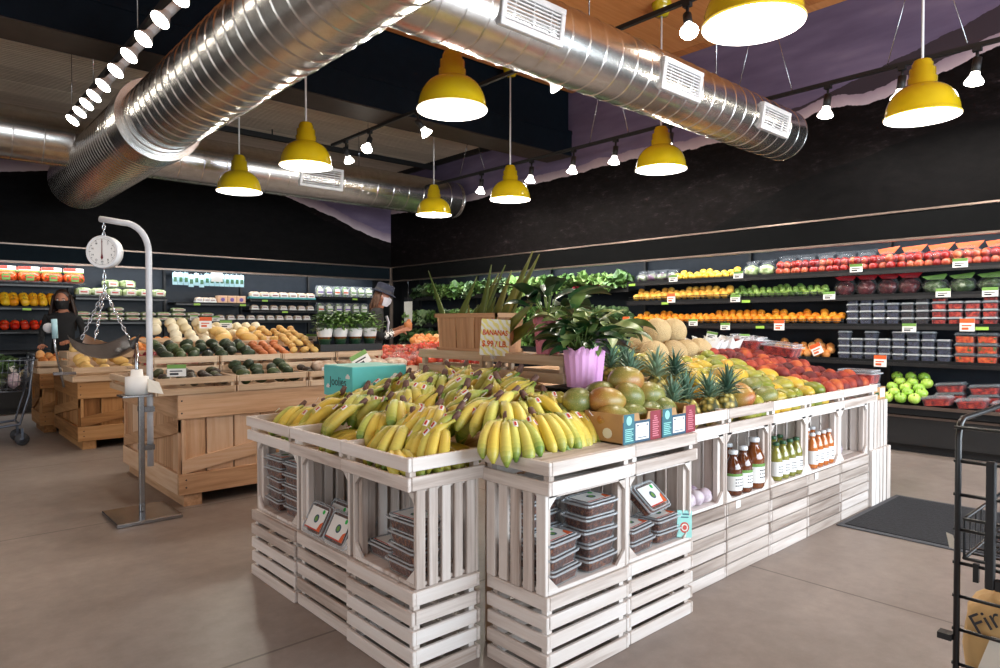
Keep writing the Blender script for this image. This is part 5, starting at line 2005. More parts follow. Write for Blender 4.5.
mango_carton(2.462, 'left printed carton of green mangoes on the plank top')
mango_carton(2.768, 'right printed carton of green mangoes on the plank top')
big = [(2.56, 2.02, 1.03), (2.69, 2.02, 1.035), (2.83, 2.02, 1.03), (2.97, 2.025, 1.04), (2.46, 2.26, 1.04), (2.58, 2.08, 1.115), (2.74, 2.07, 1.12), (2.92, 2.08, 1.12), (2.50, 2.20, 1.11), (2.68, 2.19, 1.13), (2.84, 2.17, 1.14), (3.0, 2.16, 1.10),
       (2.80, 2.13, 1.20)]
for k, (x, y_, z) in enumerate(sorted(big, key=lambda q: (q[2] > 1.09, q[0]))):
    P_bigmango((x, y_, z), (rr(-0.4, 0.4), rr(-0.4, 0.4), rr(-0.5, 0.5)), 'large green mango in the cartons, %s from left in %s layer' % (nth(k + 1) if z <= 1.09 else nth(k - 5 + 1 if k >= 5 else k + 1), 'lower' if z <= 1.09 else 'upper'), 'large green mangoes', rr(0.86, 0.94))


# pineapples: rind, crown of leaves
def pineapple_proto(seed):
    rnd = random.Random(seed)
    root = thing('pineapple', '', 'pineapple', (0, 0, 0))
    m = MB()
    m.blob((0, 0, 0.115), (0.085, 0.085, 0.115), 20, 14, 0, lambda p: Vector((math.copysign(abs(p.x) ** 0.85, p.x), math.copysign(abs(p.y) ** 0.85, p.y), p.z)))
    m.build('rind', 'pinerind', root)
    m = MB()
    for k in range(44):
        a = 2 * PI * k * 0.381966
        f = k / 44
        el = 0.45 + 1.05 * f
        d = (math.cos(a) * math.cos(el), math.sin(a) * math.cos(el), math.sin(el))
        m.leaf((math.cos(a) * 0.025 * (1 - f), math.sin(a) * 0.025 * (1 - f), 0.215 + 0.05 * f), d, (-math.cos(a) * math.sin(el), -math.sin(a) * math.sin(el), math.cos(el)), rnd.uniform(0.12, 0.18) * (0.75 + 0.4 * f), 0.024, 0, rnd.uniform(0.3, 0.9) * (1 - f * 0.6), 0.5, 5, 0.001)
    m.build('leaf_crown', 'pineleaf', root)
    return Proto(root)


PINE = [pineapple_proto(1), pineapple_proto(2)]
for k, (x, y_, z, sc_) in enumerate(((3.22, 2.14, 0.872, 0.78), (3.42, 2.15, 0.872, 0.82), (3.62, 2.14, 0.872, 0.80), (3.80, 2.15, 0.872, 0.86), (3.30, 2.48, 0.97, 0.86), (3.52, 2.46, 0.965, 0.88), (3.73, 2.47, 0.97, 0.84), (3.42, 2.74, 1.02, 0.85), (3.64, 2.76, 1.025, 0.88))):
    PINE[k % 2]((x, y_, z), (R(rr(-6, 8)), R(rr(-6, 6)), rr(0, 6)),
                'pineapple right of the mango cartons, %s' % ('front row, first from left', 'front row, second from left', 'front row, third from left', 'front row, last on the right', 'middle row, left one', 'middle row, centre one', 'middle row, right one', 'back row, left one', 'back row, right one')[k], 'pineapples on the island', sc_)
for k, (x, y_, z) in enumerate(((4.45, 3.12, 1.24), (4.68, 3.10, 1.24), (4.92, 3.13, 1.24), (4.55, 3.32, 1.29), (4.95, 3.28, 1.42), (4.66, 3.24, 1.42), (5.05, 3.34, 1.29), (5.15, 3.15, 1.25))):
    P_melon((x, y_, z), anyrot(1), 'tan cantaloupe behind the mangoes, %s' % ('front row, first from the left', 'front row, second from the left', 'front row, third from the left', 'back row, at the left', 'topmost one at the right', 'topmost one at the left', 'back row, at the right', 'front row, last on the right')[k], 'cantaloupes')
for k, (x, y_, z) in enumerate(((3.72, 3.12, 1.22), (4.0, 3.10, 1.22), (3.85, 3.28, 1.30))):
    P_watermelon((x, y_, z), anyrot(0.4), 'green striped melon left of the cantaloupes, %s' % ('left one', 'right one', 'rear one')[k], 'striped melons')


def fb(y_):
    return 0.905 if y_ < 2.40 else 0.95 + (y_ - 2.43) * 0.225


for j in range(8):
    y_ = 2.13 + j * 0.118
    xa, xb = (3.92, 5.14 - j * 0.02)
    n = int((xb - xa) / 0.142)
    for i in range(n):
        x = xa + (i + 0.5 + (0.25 if j % 2 else -0.25)) * (xb - xa) / n
        big_ = (i < 3 and rr(0, 1) < 0.6)
        z = fb(y_) + 0.055 + (0.065 if j else 0.02) + rr(-0.012, 0.03)
        (P_bigmango if big_ else P_mango)((x, y_, z), (rr(-0.4, 0.4), rr(-0.4, 0.4), rr(0, 6)),
                                          '%s mango in the long heap, %s row from front, %s from left' % ('large blushed' if big_ else 'yellow green', nth(j + 1), nth(i + 1)), 'mangoes in the long heap', 0.92 if big_ else rr(0.92, 1.05))
for j in range(9):
    y_ = 2.09 + j * 0.118
    xa, xb = (5.16 - j * 0.02, 5.94)
    n = int((xb - xa) / 0.125)
    for i in range(n):
        x = xa + (i + 0.5 + (0.2 if j % 2 else -0.2)) * (xb - xa) / n
        P_peach((x, y_, fb(y_) + 0.065 + (0.05 if j else 0.02) + rr(-0.008, 0.03)), anyrot(0.8), 'red peach on the island, %s row from front, %s from left' % (nth(j + 1), nth(i + 1)), 'peaches on the island')
# fruit seen between the slats of the trays
k = 0
for (xa, xb) in ((3.93, 4.13), (4.21, 4.66), (4.76, 5.1)):
    for i in range(3):
        P_mango((xa + (i + 0.5) * (xb - xa) / 3, 2.085, 0.925), (0.1, 0, rr(-0.3, 0.3)), 'mango showing between the tray slats, %s from the pineapples' % nth(k + 1), 'mangoes behind the slats', 0.9)
        k += 1
k = 0
for (ya, yb) in ((2.34, 2.78), (2.86, 3.32), (3.42, 3.72)):
    b = BUN[1]
    b((1.87, (ya + yb) / 2, 0.905), (0, R(2), PI + rr(-0.3, 0.3)), 'banana bunch lying inside the tray behind the slats, %s from the front corner' % nth(k + 1), 'banana bunches inside the trays')
    k += 1
for k in range(2):
    BUN[1]((1.70 + k * 0.16, 2.58, 0.905), (0, R(2), R(262) + k * 0.15), 'banana bunch seen through the end slats of the tray, %s one' % ('left', 'right')[k], 'banana bunches inside the trays')

# strawberry boxes at the right end, greaseproof bags at the back
P_box = clam_proto('strawberry_clamshell', 'strawberry', 0.32, 0.24, 0.115)
root = thing('fruit_carton', 'low brown carton on the end crate holding strawberry boxes', 'carton', (6.10, 2.2, 0.852))
m = MB()
m.box((5.99, 2.045, 0.853), (6.26, 2.37, 0.859))
m.box((5.985, 2.04, 0.853), (5.992, 2.37, 0.955))
m.box((6.258, 2.04, 0.853), (6.265, 2.37, 0.955))
m.box((5.985, 2.04, 0.853), (6.265, 2.047, 0.955))
m.box((5.985, 2.363, 0.853), (6.265, 2.37, 0.955))
m.build('carton_body', 'kraft', root, world=True)
m = MB()
m.box((6.02, 2.037, 0.89), (6.10, 2.0395, 0.915))
m.build('printed_strip', 'cap_green', root, world=True)
m = MB()
m.box((6.13, 2.037, 0.87), (6.235, 2.0395, 0.945))
m.build('white_print', 'white', root, world=True)
P_box((6.125, 2.205, 0.862), (0, 0, PI / 2), 'strawberry clamshell in the carton on the end crate', 'strawberries on the island')
P_box((6.125, 2.205, 0.980), (0, 0, PI / 2), 'strawberry clamshell on top of the carton on the end crate', 'strawberries on the island')
P_box((5.95, 2.80, 1.20), (0, R(-6), PI / 2), 'strawberry clamshell behind the peaches, near one', 'strawberries on the island')
P_box((5.90, 3.10, 1.26), (0, R(-6), PI / 2), 'strawberry clamshell behind the peaches, far one', 'strawberries on the island')


def paperbag_proto(seed):
    rnd = random.Random(seed)
    root = thing('paper_bag', '', 'bag', (0, 0, 0))
    m = MB()
    n = 14
    rings = []
    for j, (z, r_) in enumerate(((0, 0.06), (0.03, 0.085), (0.08, 0.10), (0.13, 0.12), (0.18, 0.15))):
        for i in range(n):
            a = 2 * PI * i / n
            q = r_ * (1 + (0.22 if i % 2 else -0.12) * (j / 4) + 0.06 * rnd.uniform(-1, 1))
            rings.append((q * math.cos(a), q * math.sin(a), z + (0.035 if i % 2 else 0) * (j == 4)))
    fs = [(j * n + i, j * n + (i + 1) % n, (j + 1) * n + (i + 1) % n, (j + 1) * n + i) for j in range(4) for i in range(n)]
    m.add(rings, fs + [tuple(range(n))[::-1]], 0, None, 0, False)
    m.build('paper_sleeve', 'white', root)
    for k in range(4):
        mm = MB()
        mm.blob((0.05 * math.cos(k * 1.57), 0.05 * math.sin(k * 1.57), 0.11 + 0.02 * (k % 2)), (0.05, 0.05, 0.045), 10, 8)
        mm.build('papaya', 'greenmango', root)
    return Proto(root)


PB = [paperbag_proto(1), paperbag_proto(2)]
for k in range(6):
    PB[k % 2]((5.32 + k * 0.165, 3.22 + 0.04 * (k % 2), 1.15), (rr(-0.15, 0.15), rr(-0.15, 0.15), rr(0, 6)), 'white paper sleeve of fruit behind the mangoes, %s from the cantaloupes' % nth(k + 1), 'white paper sleeves', 1.0)
P_taggreen((5.85, 3.10, 1.33), (R(-15), 0, R(-50)), 'green headed price tag standing among the white paper sleeves', None, 0.62)
bpy.context.view_layer.update()
o = P_taggreen((5.26, 3.10, 1.36), (R(20), R(10), R(-50)), 'green headed price tag between cantaloupes and paper sleeves', None, 0.62)


# ------------------------------------------------------------------ what stands on the raised crates
Y180 = -PI / 2         # front of a thing turned to face the left side (-x)
root = thing('wooden_basket', 'square veneer basket of long pointed leaves behind the price card', 'basket', (2.98, 3.53, 1.306))
w0, w1, d0, d1, hh = 0.30, 0.325, 0.115, 0.125, 0.245     # half sizes: bottom, top


def bq(yf, face, z):
    """a point on a tapered basket side; yf runs along the side -1..1"""
    f = z / hh
    a, b = w0 + (w1 - w0) * f, d0 + (d1 - d0) * f
    return {'f': (-b, yf * a, z), 'b': (b, yf * a, z), 'l': (yf * b, a, z), 'r': (yf * b, -a, z)}[face]


for face in 'fblr':
    m = MB()
    e = 3 if face in 'fb' else 2
    for k in range(e):
        a, b = -1 + 2 * k / e + 0.02, -1 + 2 * (k + 1) / e - 0.02
        tt = 0.0 if face in 'fl' else 0.0
        P = [bq(a * 0.97, face, 0.005), bq(b * 0.97, face, 0.005), bq(b * 0.93, face, hh), bq(a * 0.93, face, hh)]
        n = {'f': (0.008, 0, 0), 'b': (-0.008, 0, 0), 'l': (0, -0.008, 0), 'r': (0, 0.008, 0)}[face]
        Q = [tuple(p[i] + n[i] for i in range(3)) for p in P]
        m.add(P + Q, [(0, 1, 2, 3), (7, 6, 5, 4), (0, 4, 5, 1), (1, 5, 6, 2), (2, 6, 7, 3), (3, 7, 4, 0)], axis=2)
    m.build('veneer_side', 'basketwood', root)
for z, hgt, off in ((hh - 0.018, 0.028, 0.012), (0.0, 0.02, 0.012)):
    m = MB()
    f = z / hh
    a, b = w0 + (w1 - w0) * f + off, d0 + (d1 - d0) * f + off
    m.box((-b, -a, z), (-b + 0.014, a, z + hgt), axis=1)
    m.box((b - 0.014, -a, z), (b, a, z + hgt), axis=1)
    m.box((-b, a - 0.014, z), (b, a, z + hgt), axis=0)
    m.box((-b, -a, z), (b, -a + 0.014, z + hgt), axis=0)
    m.build('rim_band' if z > 0.1 else 'foot_band', 'basketwood', root)
m = MB()
m.box((-d0, -w0, 0.0), (d0, w0, 0.01), axis=1)
m.build('basket_bottom', 'basketwood', root)
# aloe leaves standing in the basket: (y offset, lean right, lean back, length, width)
AL = [(0.16, -0.50, 0.05, 0.50, 0.05, 'thin leaf leaning far left out of the veneer basket'), (0.13, 0.75, -0.1, 0.30, 0.075, 'short broad leaf at the left front of the veneer basket'),
      (0.10, 0.10, 0.0, 0.22, 0.06, 'short upright leaf at the left of the veneer basket'), (0.16, 0.62, 0.0, 0.46, 0.07, 'long leaf slanting right from the left corner of the veneer basket'),
      (0.06, 0.55, 0.1, 0.46, 0.08, 'second long leaf slanting right from the veneer basket'), (0.0, 0.32, 0.0, 0.46, 0.07, 'tall brown edged leaf in the middle of the veneer basket'),
      (-0.02, 0.38, 0.15, 0.44, 0.08, 'tall leaf behind the middle leaf of the veneer basket'), (-0.06, 0.62, 0.0, 0.60, 0.085, 'longest leaf slanting right from the veneer basket'),
      (-0.10, 0.50, 0.2, 0.56, 0.08, 'tall pointed leaf at the right rear of the veneer basket'), (-0.12, 0.95, 0.05, 0.40, 0.085, 'low leaf slanting over the right rim of the veneer basket'),
      (-0.15, 1.05, 0.2, 0.42, 0.075, 'lowest leaf reaching right behind the pink pot'), (0.02, 0.72, -0.12, 0.34, 0.085, 'wide front leaf leaning right over the basket rim'),
      (0.08, 0.45, 0.2, 0.50, 0.06, 'thin tall leaf at the rear of the veneer basket')]
for k, (dy, lr, lb, L, W, lab) in enumerate(AL):
    m = MB()
    d = Vector((lb, -math.sin(lr), math.cos(lr)))
    up = Vector((-1, 0, 0))
    base = Vector((2.98 + rr(-0.05, 0.05), 3.53 + dy * 1.6, 1.36))
    L *= 1.2
    W *= 1.35
    n = 8
    d.normalize()
    w = d.cross(up).normalized()
    u = w.cross(d)
    vs, fs = [], []
    p = base.copy()
    for i in range(n + 1):
        f = i / n
        hw = W * 0.5 * max(0.06, (1 - f) ** 0.7)
        th = 0.016 * max(0.1, 1 - f)
        vs += [p + w * hw + u * th * 1.2, p - u * th * 0.2, p - w * hw + u * th * 1.2, p - w * hw * 0.6 - u * th, p - u * th * 1.4, p + w * hw * 0.6 - u * th]
        p = p + d * (L / n)
        d = (d + u * 0.010 + w * rr(-0.01, 0.01)).normalized()
    for i in range(n):
        for q in range(6):
            fs.append((i * 6 + q, i * 6 + (q + 1) % 6, (i + 1) * 6 + (q + 1) % 6, (i + 1) * 6 + q))
    fs += [(5, 4, 3, 2, 1, 0), tuple(n * 6 + q for q in range(6))]
    m.add([v - base for v in vs], fs, 0, None, 2, True)
    o = m.build('aloe_leaf', 'aloe')
    o.location = base
    tag(o, lab, 'leaf', 'long leaves in the veneer basket')

# price sign on a clear stand at the front edge of the raised crates
SG = Vector((2.80, 3.17, 1.27))
root = thing('price_sign', 'yellow patterned banana price card on a clear stand', 'sign', SG)
zr = R(-48)
m = MB()
m.box((-0.092, -0.003, 0.02), (0.092, 0.003, 0.25))
c_ = m.build('card', 'bananacard', root)
c_.rotation_euler = (R(-6), R(3), zr)
tx = text_mesh('lettering', 'BANANAS', 0.046, 'signorange', (0, -0.0045, 0.163), (PI / 2, 0, 0), c_, offset=0.0013)
tx.scale = (0.76, 1.0, 1.0)
tx = text_mesh('lettering', '$.99 / LB.', 0.050, 'signorange', (0, -0.0045, 0.092), (PI / 2, 0, 0), c_, offset=0.0014)
tx.scale = (0.84, 1.05, 1.0)
m = MB()
m.cyl((0, 0.006, -0.03), (0, 0.006, 0.10), 0.005, n=8)
m.box((-0.02, -0.006, 0.0), (0.02, 0.01, 0.03))
m.build('clear_clip', 'clearlid', root)


# ------------------------------------------------------------------ pink potted houseplants
def pink_pot(label, x, y_, z, r, h, mat, seed, leaves, leafmat, kind, foil=True, height=0.35, spread=1.0):
    rnd = random.Random(seed)
    root = thing('potted_plant', label, 'potted plant', (x, y_, z))
    m = MB()
    n = 30
    vs, fs = [], []
    rings = ((0, 0.80), (0.25, 0.85), (0.6, 0.94), (0.85, 1.0), (1.0, 1.06))
    for j, (f, k) in enumerate(rings):
        for i in range(n):
            a = 2 * PI * i / n
            q = r * k * (1 + 0.02 * (1 if i % 2 else -1) + (0.07 * rnd.uniform(-1, 1) if j == 4 else 0))
            vs.append((q * math.cos(a), q * math.sin(a), h * f + (rnd.uniform(-0.05, 0.10) * h if j == 4 else 0)))
    for j in range(len(rings) - 1):
        for i in range(n):
            i2 = (i + 1) % n
            fs.append((j * n + i, j * n + i2, (j + 1) * n + i2, (j + 1) * n + i))
    fs.append(tuple(range(n))[::-1])
    m.add(vs, fs, 0, None, 0, False)
    m.build('wrapped_pot', mat, root)
    m = MB()
    m.lathe([(0.001, h * 0.82), (r * 0.95, h * 0.82)], 20)
    m.build('soil', 'stembrown', root)
    if foil:
        m = MB()
        for k in range(3):
            a = rnd.uniform(2.6, 4.2)
            c, s_ = math.cos(a), math.sin(a)
            m.add([(r * 0.8 * c - 0.03 * s_, r * 0.8 * s_ + 0.03 * c, h * 0.92), (r * 1.0 * c - 0.03 * s_, r * s_ + 0.03 * c, h * 1.03), (r * 1.05 * c + 0.03 * s_, r * 1.05 * s_ - 0.03 * c, h * 1.0), (r * 0.8 * c + 0.03 * s_, r * 0.8 * s_ - 0.03 * c, h * 0.95)], [(0, 1, 2, 3)])
        m.build('foil_liner', 'foil', root)
    m = MB()
    st = MB()
    for k in range(leaves):
        a = 2 * PI * k * 0.381966 + rnd.uniform(-0.2, 0.2)
        el = 0.5 + 0.95 * rnd.random()
        L = rnd.uniform(0.55, 1.0) * height
        d = Vector((math.cos(a) * math.cos(el) * spread, math.sin(a) * math.cos(el) * spread, math.sin(el))).normalized()
        p0 = Vector((rnd.uniform(-0.3, 0.3) * r, rnd.uniform(-0.3, 0.3) * r, h * 0.82))
        p1 = p0 + d * L * 0.62
        st.tube([p0, p0 + d * L * 0.3 + Vector((0, 0, 0.01)), p1], [0.004, 0.0035, 0.003], 5)
        out = Vector((math.cos(a), math.sin(a), 0))
        d2 = (d + out * 0.7).normalized()
        u = Vector((0, 0, 1))
        m.leaf(p1, d2, u, L * rnd.uniform(0.55, 0.8), L * rnd.uniform(0.22, 0.34), 0, rnd.uniform(0.4, 1.1), 0.25, 7, 0.0, rnd.uniform(-0.7, 0.7))
    tag(m.build('foliage', leafmat, root), kind)
    st.build('leaf_stalks', 'stemgreen', root)
    return root


pink_pot('rose wrapped potted plant on the raised crate beside the price card', 2.98, 2.87, 1.306, 0.085, 0.21, 'coral', 3, 22, 'leaf', 'drooping dark leaves', False, 0.40)
pink_pot('pink wrapped potted plant on the dark box, front one', 2.78, 2.43, 1.148, 0.090, 0.205, 'pinkwrap', 8, 60, 'leaf', 'dense dark green leaves', True, 0.27, 1.25)
pink_pot('pink wrapped potted plant on the dark box, behind and right of the front one', 2.95, 2.50, 1.148, 0.08, 0.20, 'pinkwrap', 12, 60, 'leaf_var', 'variegated pale green leaves', True, 0.34, 1.4)
pink_pot('variegated potted plant on the table behind the pink pots', 3.03, 2.70, 1.306, 0.06, 0.10, 'coral', 21, 40, 'leaf_var', 'variegated pale green leaves', False, 0.32, 1.5)

# turquoise carton at the rear left corner of the bananas
root = thing('turquoise_carton', 'turquoise printed carton with white clouds at the back of the bananas', 'carton', (2.42, 4.06, 0.99))
tx0, tx1, ty0, ty1, tz0, tz1 = 2.20, 2.62, 3.88, 4.27, 1.0, 1.205
m = MB()
m.box((tx0, ty0, tz0), (tx1, ty1, tz1), ch=0.003)
m.build('carton_body', 'turquoise', root, world=True)
m = MB()
m.box((tx0 + 0.005, ty0 + 0.005, tz1), (tx1 - 0.005, (ty0 + ty1) / 2 - 0.002, tz1 + 0.003))
m.box((tx0 + 0.005, (ty0 + ty1) / 2 + 0.002, tz1), (tx1 - 0.005, ty1 - 0.005, tz1 + 0.003))
m.build('lid_flaps', 'aqua', root, world=True)


def cloud(c, nrm, s_):
    m = MB()
    for (dx, dz, r_) in ((-0.6, 0, 0.4), (0, 0.25, 0.6), (0.6, 0.05, 0.42), (0.1, -0.15, 0.5)):
        pts = [((dx + r_ * math.cos(a)) * s_, max(-0.3, dz + r_ * math.sin(a)) * s_) for a in [q * PI / 8 for q in range(16)]]
        if nrm == 'x':
            mt = Matrix(((0, 0, -1, c[0]), (-1, 0, 0, c[1]), (0, 1, 0, c[2]), (0, 0, 0, 1)))
        else:
            mt = Matrix(((1, 0, 0, c[0]), (0, 0, -1, c[1]), (0, 1, 0, c[2]), (0, 0, 0, 1)))
        m.prism(pts, 0.0, 0.0008 + 0.0001 * len(m.V) / 32, mat=mt)
    m.build('printed_cloud', 'white', root, world=True)


cloud((tx0, ty0 + 0.06, tz0 + 0.135), 'x', 0.028)
cloud((tx0, ty0 + 0.33, tz0 + 0.06), 'x', 0.024)
cloud((tx0 + 0.13, ty0, tz0 + 0.05), 'y', 0.055)
cloud((tx0 + 0.33, ty0, tz0 + 0.12), 'y', 0.04)
text_mesh('printed_name', 'Joolies', 0.085, 'ink', (tx0 - 0.001, ty0 + 0.19, tz0 + 0.10), (PI / 2, 0, -PI / 2), root, world=True)

# ------------------------------------------------------------------ date boxes in the open crates
P_date = clam_proto('date_clamshell', 'dates', 0.225, 0.165, 0.064, date_paper, 'clear')
DL, DB = 'date boxes in the open crates', -PI / 2
stacks = [  # x, y, z0, rot, levels, label
    (1.70, 3.79, 0.41, DB, 5, 'left stack in the farthest crate'), (1.70, 3.54, 0.41, DB, 5, 'right stack in the farthest crate'),
    (1.72, 2.67, 0.41, DB, 1, 'alone in the nearest banana side crate'), (1.68, 2.43, 0.41, DB, 4, 'front stack in the nearest banana side crate'),
    (1.82, 2.43, 0.41 + 0.352, DB, 0, ''),
    (2.085, 1.985, 0.40, 0.12, 3, 'front stack in the corner crate'), (2.33, 1.985, 0.40, 0, 5, 'tall right stack in the corner crate'), (2.15, 2.16, 0.40, 0, 0, ''),
    (2.64, 1.985, 0.40, 0.1, 2, 'left stack under the mango cartons'), (2.88, 2.0, 0.40, 0, 2, 'right stack under the mango cartons')]
for (x, y_, z, rt, n, lab) in stacks:
    for l in range(n):
        P_date((x + rr(-0.006, 0.006), y_ + rr(-0.006, 0.006), z + l * 0.0605), (0, 0, rt + rr(-0.07, 0.07)),
               'date clamshell, %s, %s' % (lab, 'top one' if l == n - 1 and n > 1 else 'single' if n == 1 else 'bottom one' if l == 0 else '%s from the bottom' % nth(l + 1)), DL)
for k, (y_, lab) in enumerate(((3.20, 'left'), (2.97, 'right'))):
    P_date((1.66, y_, 0.455), (R(62), 0, -PI / 2), 'date clamshell leaning label outward in the middle crate, %s one' % lab, DL)
    P_date((1.76, y_ - 0.03, 0.455), (R(62), 0, -PI / 2), 'date clamshell leaning behind the front one, %s pair in the middle crate' % lab, DL)
P_date((2.80, 2.02, 0.585), (R(42), 0, 0.15), 'tilted date clamshell on top of the stacks under the mango cartons', DL)
P_date((2.16, 2.17, 0.40), (0, 0, 0), 'date clamshell at the back of the corner crate, bottom one', DL)
for l in range(1, 6):
    P_date((2.16, 2.17, 0.40 + l * 0.0605), (0, 0, 0.03 * l), 'date clamshell at the back of the corner crate, %s from the bottom' % nth(l + 1), DL)
# small aqua card with a red round emblem
root = thing('aqua_card', 'small pale aqua card with a red round emblem beside the date boxes', 'card', (2.985, 1.905, 0.398))
m = MB()
m.box((-0.042, -0.002, 0), (0.042, 0.002, 0.135))
c_ = m.build('card', 'aqua', root)
c_.rotation_euler = (R(-10), R(6), R(-28))
for nm, mt, r_, dd in (('emblem', 'red', 0.027, 0.003), ('emblem_ring', 'cream', 0.019, 0.004), ('emblem_centre', 'red', 0.012, 0.005)):
    m = MB()
    m.prism([(r_ * math.cos(a), r_ * math.sin(a)) for a in [q * PI / 8 for q in range(16)]], 0, 0.0006, mat=Matrix(((1, 0, 0, 0), (0, 0, -1, -dd + 0.0008), (0, 1, 0, 0.05), (0, 0, 0, 1))))
    m.build(nm, mt, c_)
m = MB()
m.box((-0.02, -0.0032, 0.098), (0.022, -0.0022, 0.104))
m.box((-0.012, -0.0032, 0.112), (0.026, -0.0022, 0.120))
m.build('print_lines', 'teal', c_)


# ------------------------------------------------------------------ juice bottles
def bottle_proto(juice, cap, H, R_, label):
    root = thing('juice_bottle', '', 'bottle', (0, 0, 0))
    m = MB()
    m.lathe([(0.001, 0.0), (R_ * 0.9, 0.0), (R_, 0.012), (R_, H * 0.58), (R_ * 0.97, H * 0.63), (R_ * 0.75, H * 0.74), (R_ * 0.45, H * 0.84), (R_ * 0.40, H * 0.90), (R_ * 0.46, H * 0.905), (R_ * 0.46, H * 0.92)], 22)
    m.build('glass_body', juice, root)
    m = MB()
    m.lathe([(R_ * 0.50, H * 0.915), (R_ * 0.52, H * 0.925), (R_ * 0.52, H * 0.985), (R_ * 0.46, H), (0.001, H)], 18)
    m.build('cap', cap, root)
    m = MB()
    m.lathe([(R_ + 0.0012, H * 0.12), (R_ + 0.0012, H * 0.50)], 22)
    lb = m.build('paper_label', 'white', root)
    for (z0, z1, mt, nm) in ((0.44, 0.50, label, 'label_band'),):
        m = MB()
        m.lathe([(R_ + 0.0018, H * z0), (R_ + 0.0018, H * z1)], 22)
        m.build(nm, mt, lb)
    m = MB()
    for k in range(3):
        for i in range(5):
            a0 = -PI / 2 + (i - 2.5) * 0.25
            a1 = a0 + 0.2 - 0.05 * (k == 1)
            zz = H * (0.22 + 0.07 * k)
            R2 = R_ + 0.0018
            m.add([(R2 * math.cos(a0), R2 * math.sin(a0), zz), (R2 * math.cos(a1), R2 * math.sin(a1), zz), (R2 * math.cos(a1), R2 * math.sin(a1), zz + 0.006), (R2 * math.cos(a0), R2 * math.sin(a0), zz + 0.006)], [(0, 1, 2, 3)])
    m.build('label_print', 'ink', lb)
    return Proto(root)


B_amber = bottle_proto('juice_amber', 'cap_white', 0.275, 0.056, 'green')
B_green = bottle_proto('juice_green', 'cap_green', 0.25, 0.042, 'white')
B_orange = bottle_proto('juice_orange', 'cap_white', 0.25, 0.040, 'white')
for k, (x, y_, s_) in enumerate(((3.78, 2.075, 0.98), (3.90, 2.075, 1.02), (4.05, 2.08, 1.15))):
    B_amber((x, y_, 0.452), (0, 0, rr(-0.3, 0.3)), 'large amber juice bottle, front row, %s of three' % ('left', 'middle', 'right')[k], 'amber juice bottles', s_)
for k, (x, y_) in enumerate(((3.86, 2.24), (4.02, 2.24))):
    B_amber((x, y_, 0.452), (0, 0, 0.2), 'amber juice bottle, back row, %s one' % ('left', 'right')[k], 'amber juice bottles', 0.95)
for k in range(4):
    B_green((4.34 + k * 0.1, 2.075, 0.452), (0, 0, rr(-0.2, 0.2)), 'green juice bottle, front row, %s from left' % nth(k + 1), 'green juice bottles')
    B_green((4.36 + k * 0.1, 2.20, 0.452), (0, 0, rr(-0.2, 0.2)), 'green juice bottle, back row, %s from left' % nth(k + 1), 'green juice bottles')
for k in range(4):
    B_orange((4.90 + k * 0.093, 2.075, 0.452), (0, 0, rr(-0.2, 0.2)), 'orange juice bottle, front row, %s from left' % nth(k + 1), 'orange juice bottles')
    B_orange((4.92 + k * 0.093, 2.20, 0.452), (0, 0, rr(-0.2, 0.2)), 'orange juice bottle, back row, %s from left' % nth(k + 1), 'orange juice bottles')
for k, (x, lab) in enumerate(((3.74, 'small white shelf card below the amber bottles'), (4.84, 'small white shelf card below the orange bottles'))):
    m = MB()
    m.box((-0.025, -0.001, -0.022), (0.025, 0.001, 0.022))
    o = m.build('shelf_card', 'white')
    o.location = (x, CY0 - 0.003, 0.41)
    tag(o, lab, 'card')
P_garlic = sphere_fruit('garlic_bulb', 'garlic', 0.045, 0.9, -0.2, lobes=6)
for k in range(14):
    P_garlic((3.14 + (k % 5) * 0.085, 2.09 + (k // 5) * 0.085, 0.453 + 0.042 + (k // 10) * 0.03), anyrot(0.8), 'purple streaked garlic bulb left of the amber juice, %s row, %s from left' % (nth(k // 5 + 1), nth(k % 5 + 1)), 'garlic bulbs')
P_walnutbag = bag_proto('snack_bag', 'garlic', 0.22, 0.12, 0.24, 14, 'white')
P_walnutbag((5.52, 2.13, 0.453), (R(-24), 0, 0.5), 'crumpled white bag alone in the last open crate', 'snack bags')

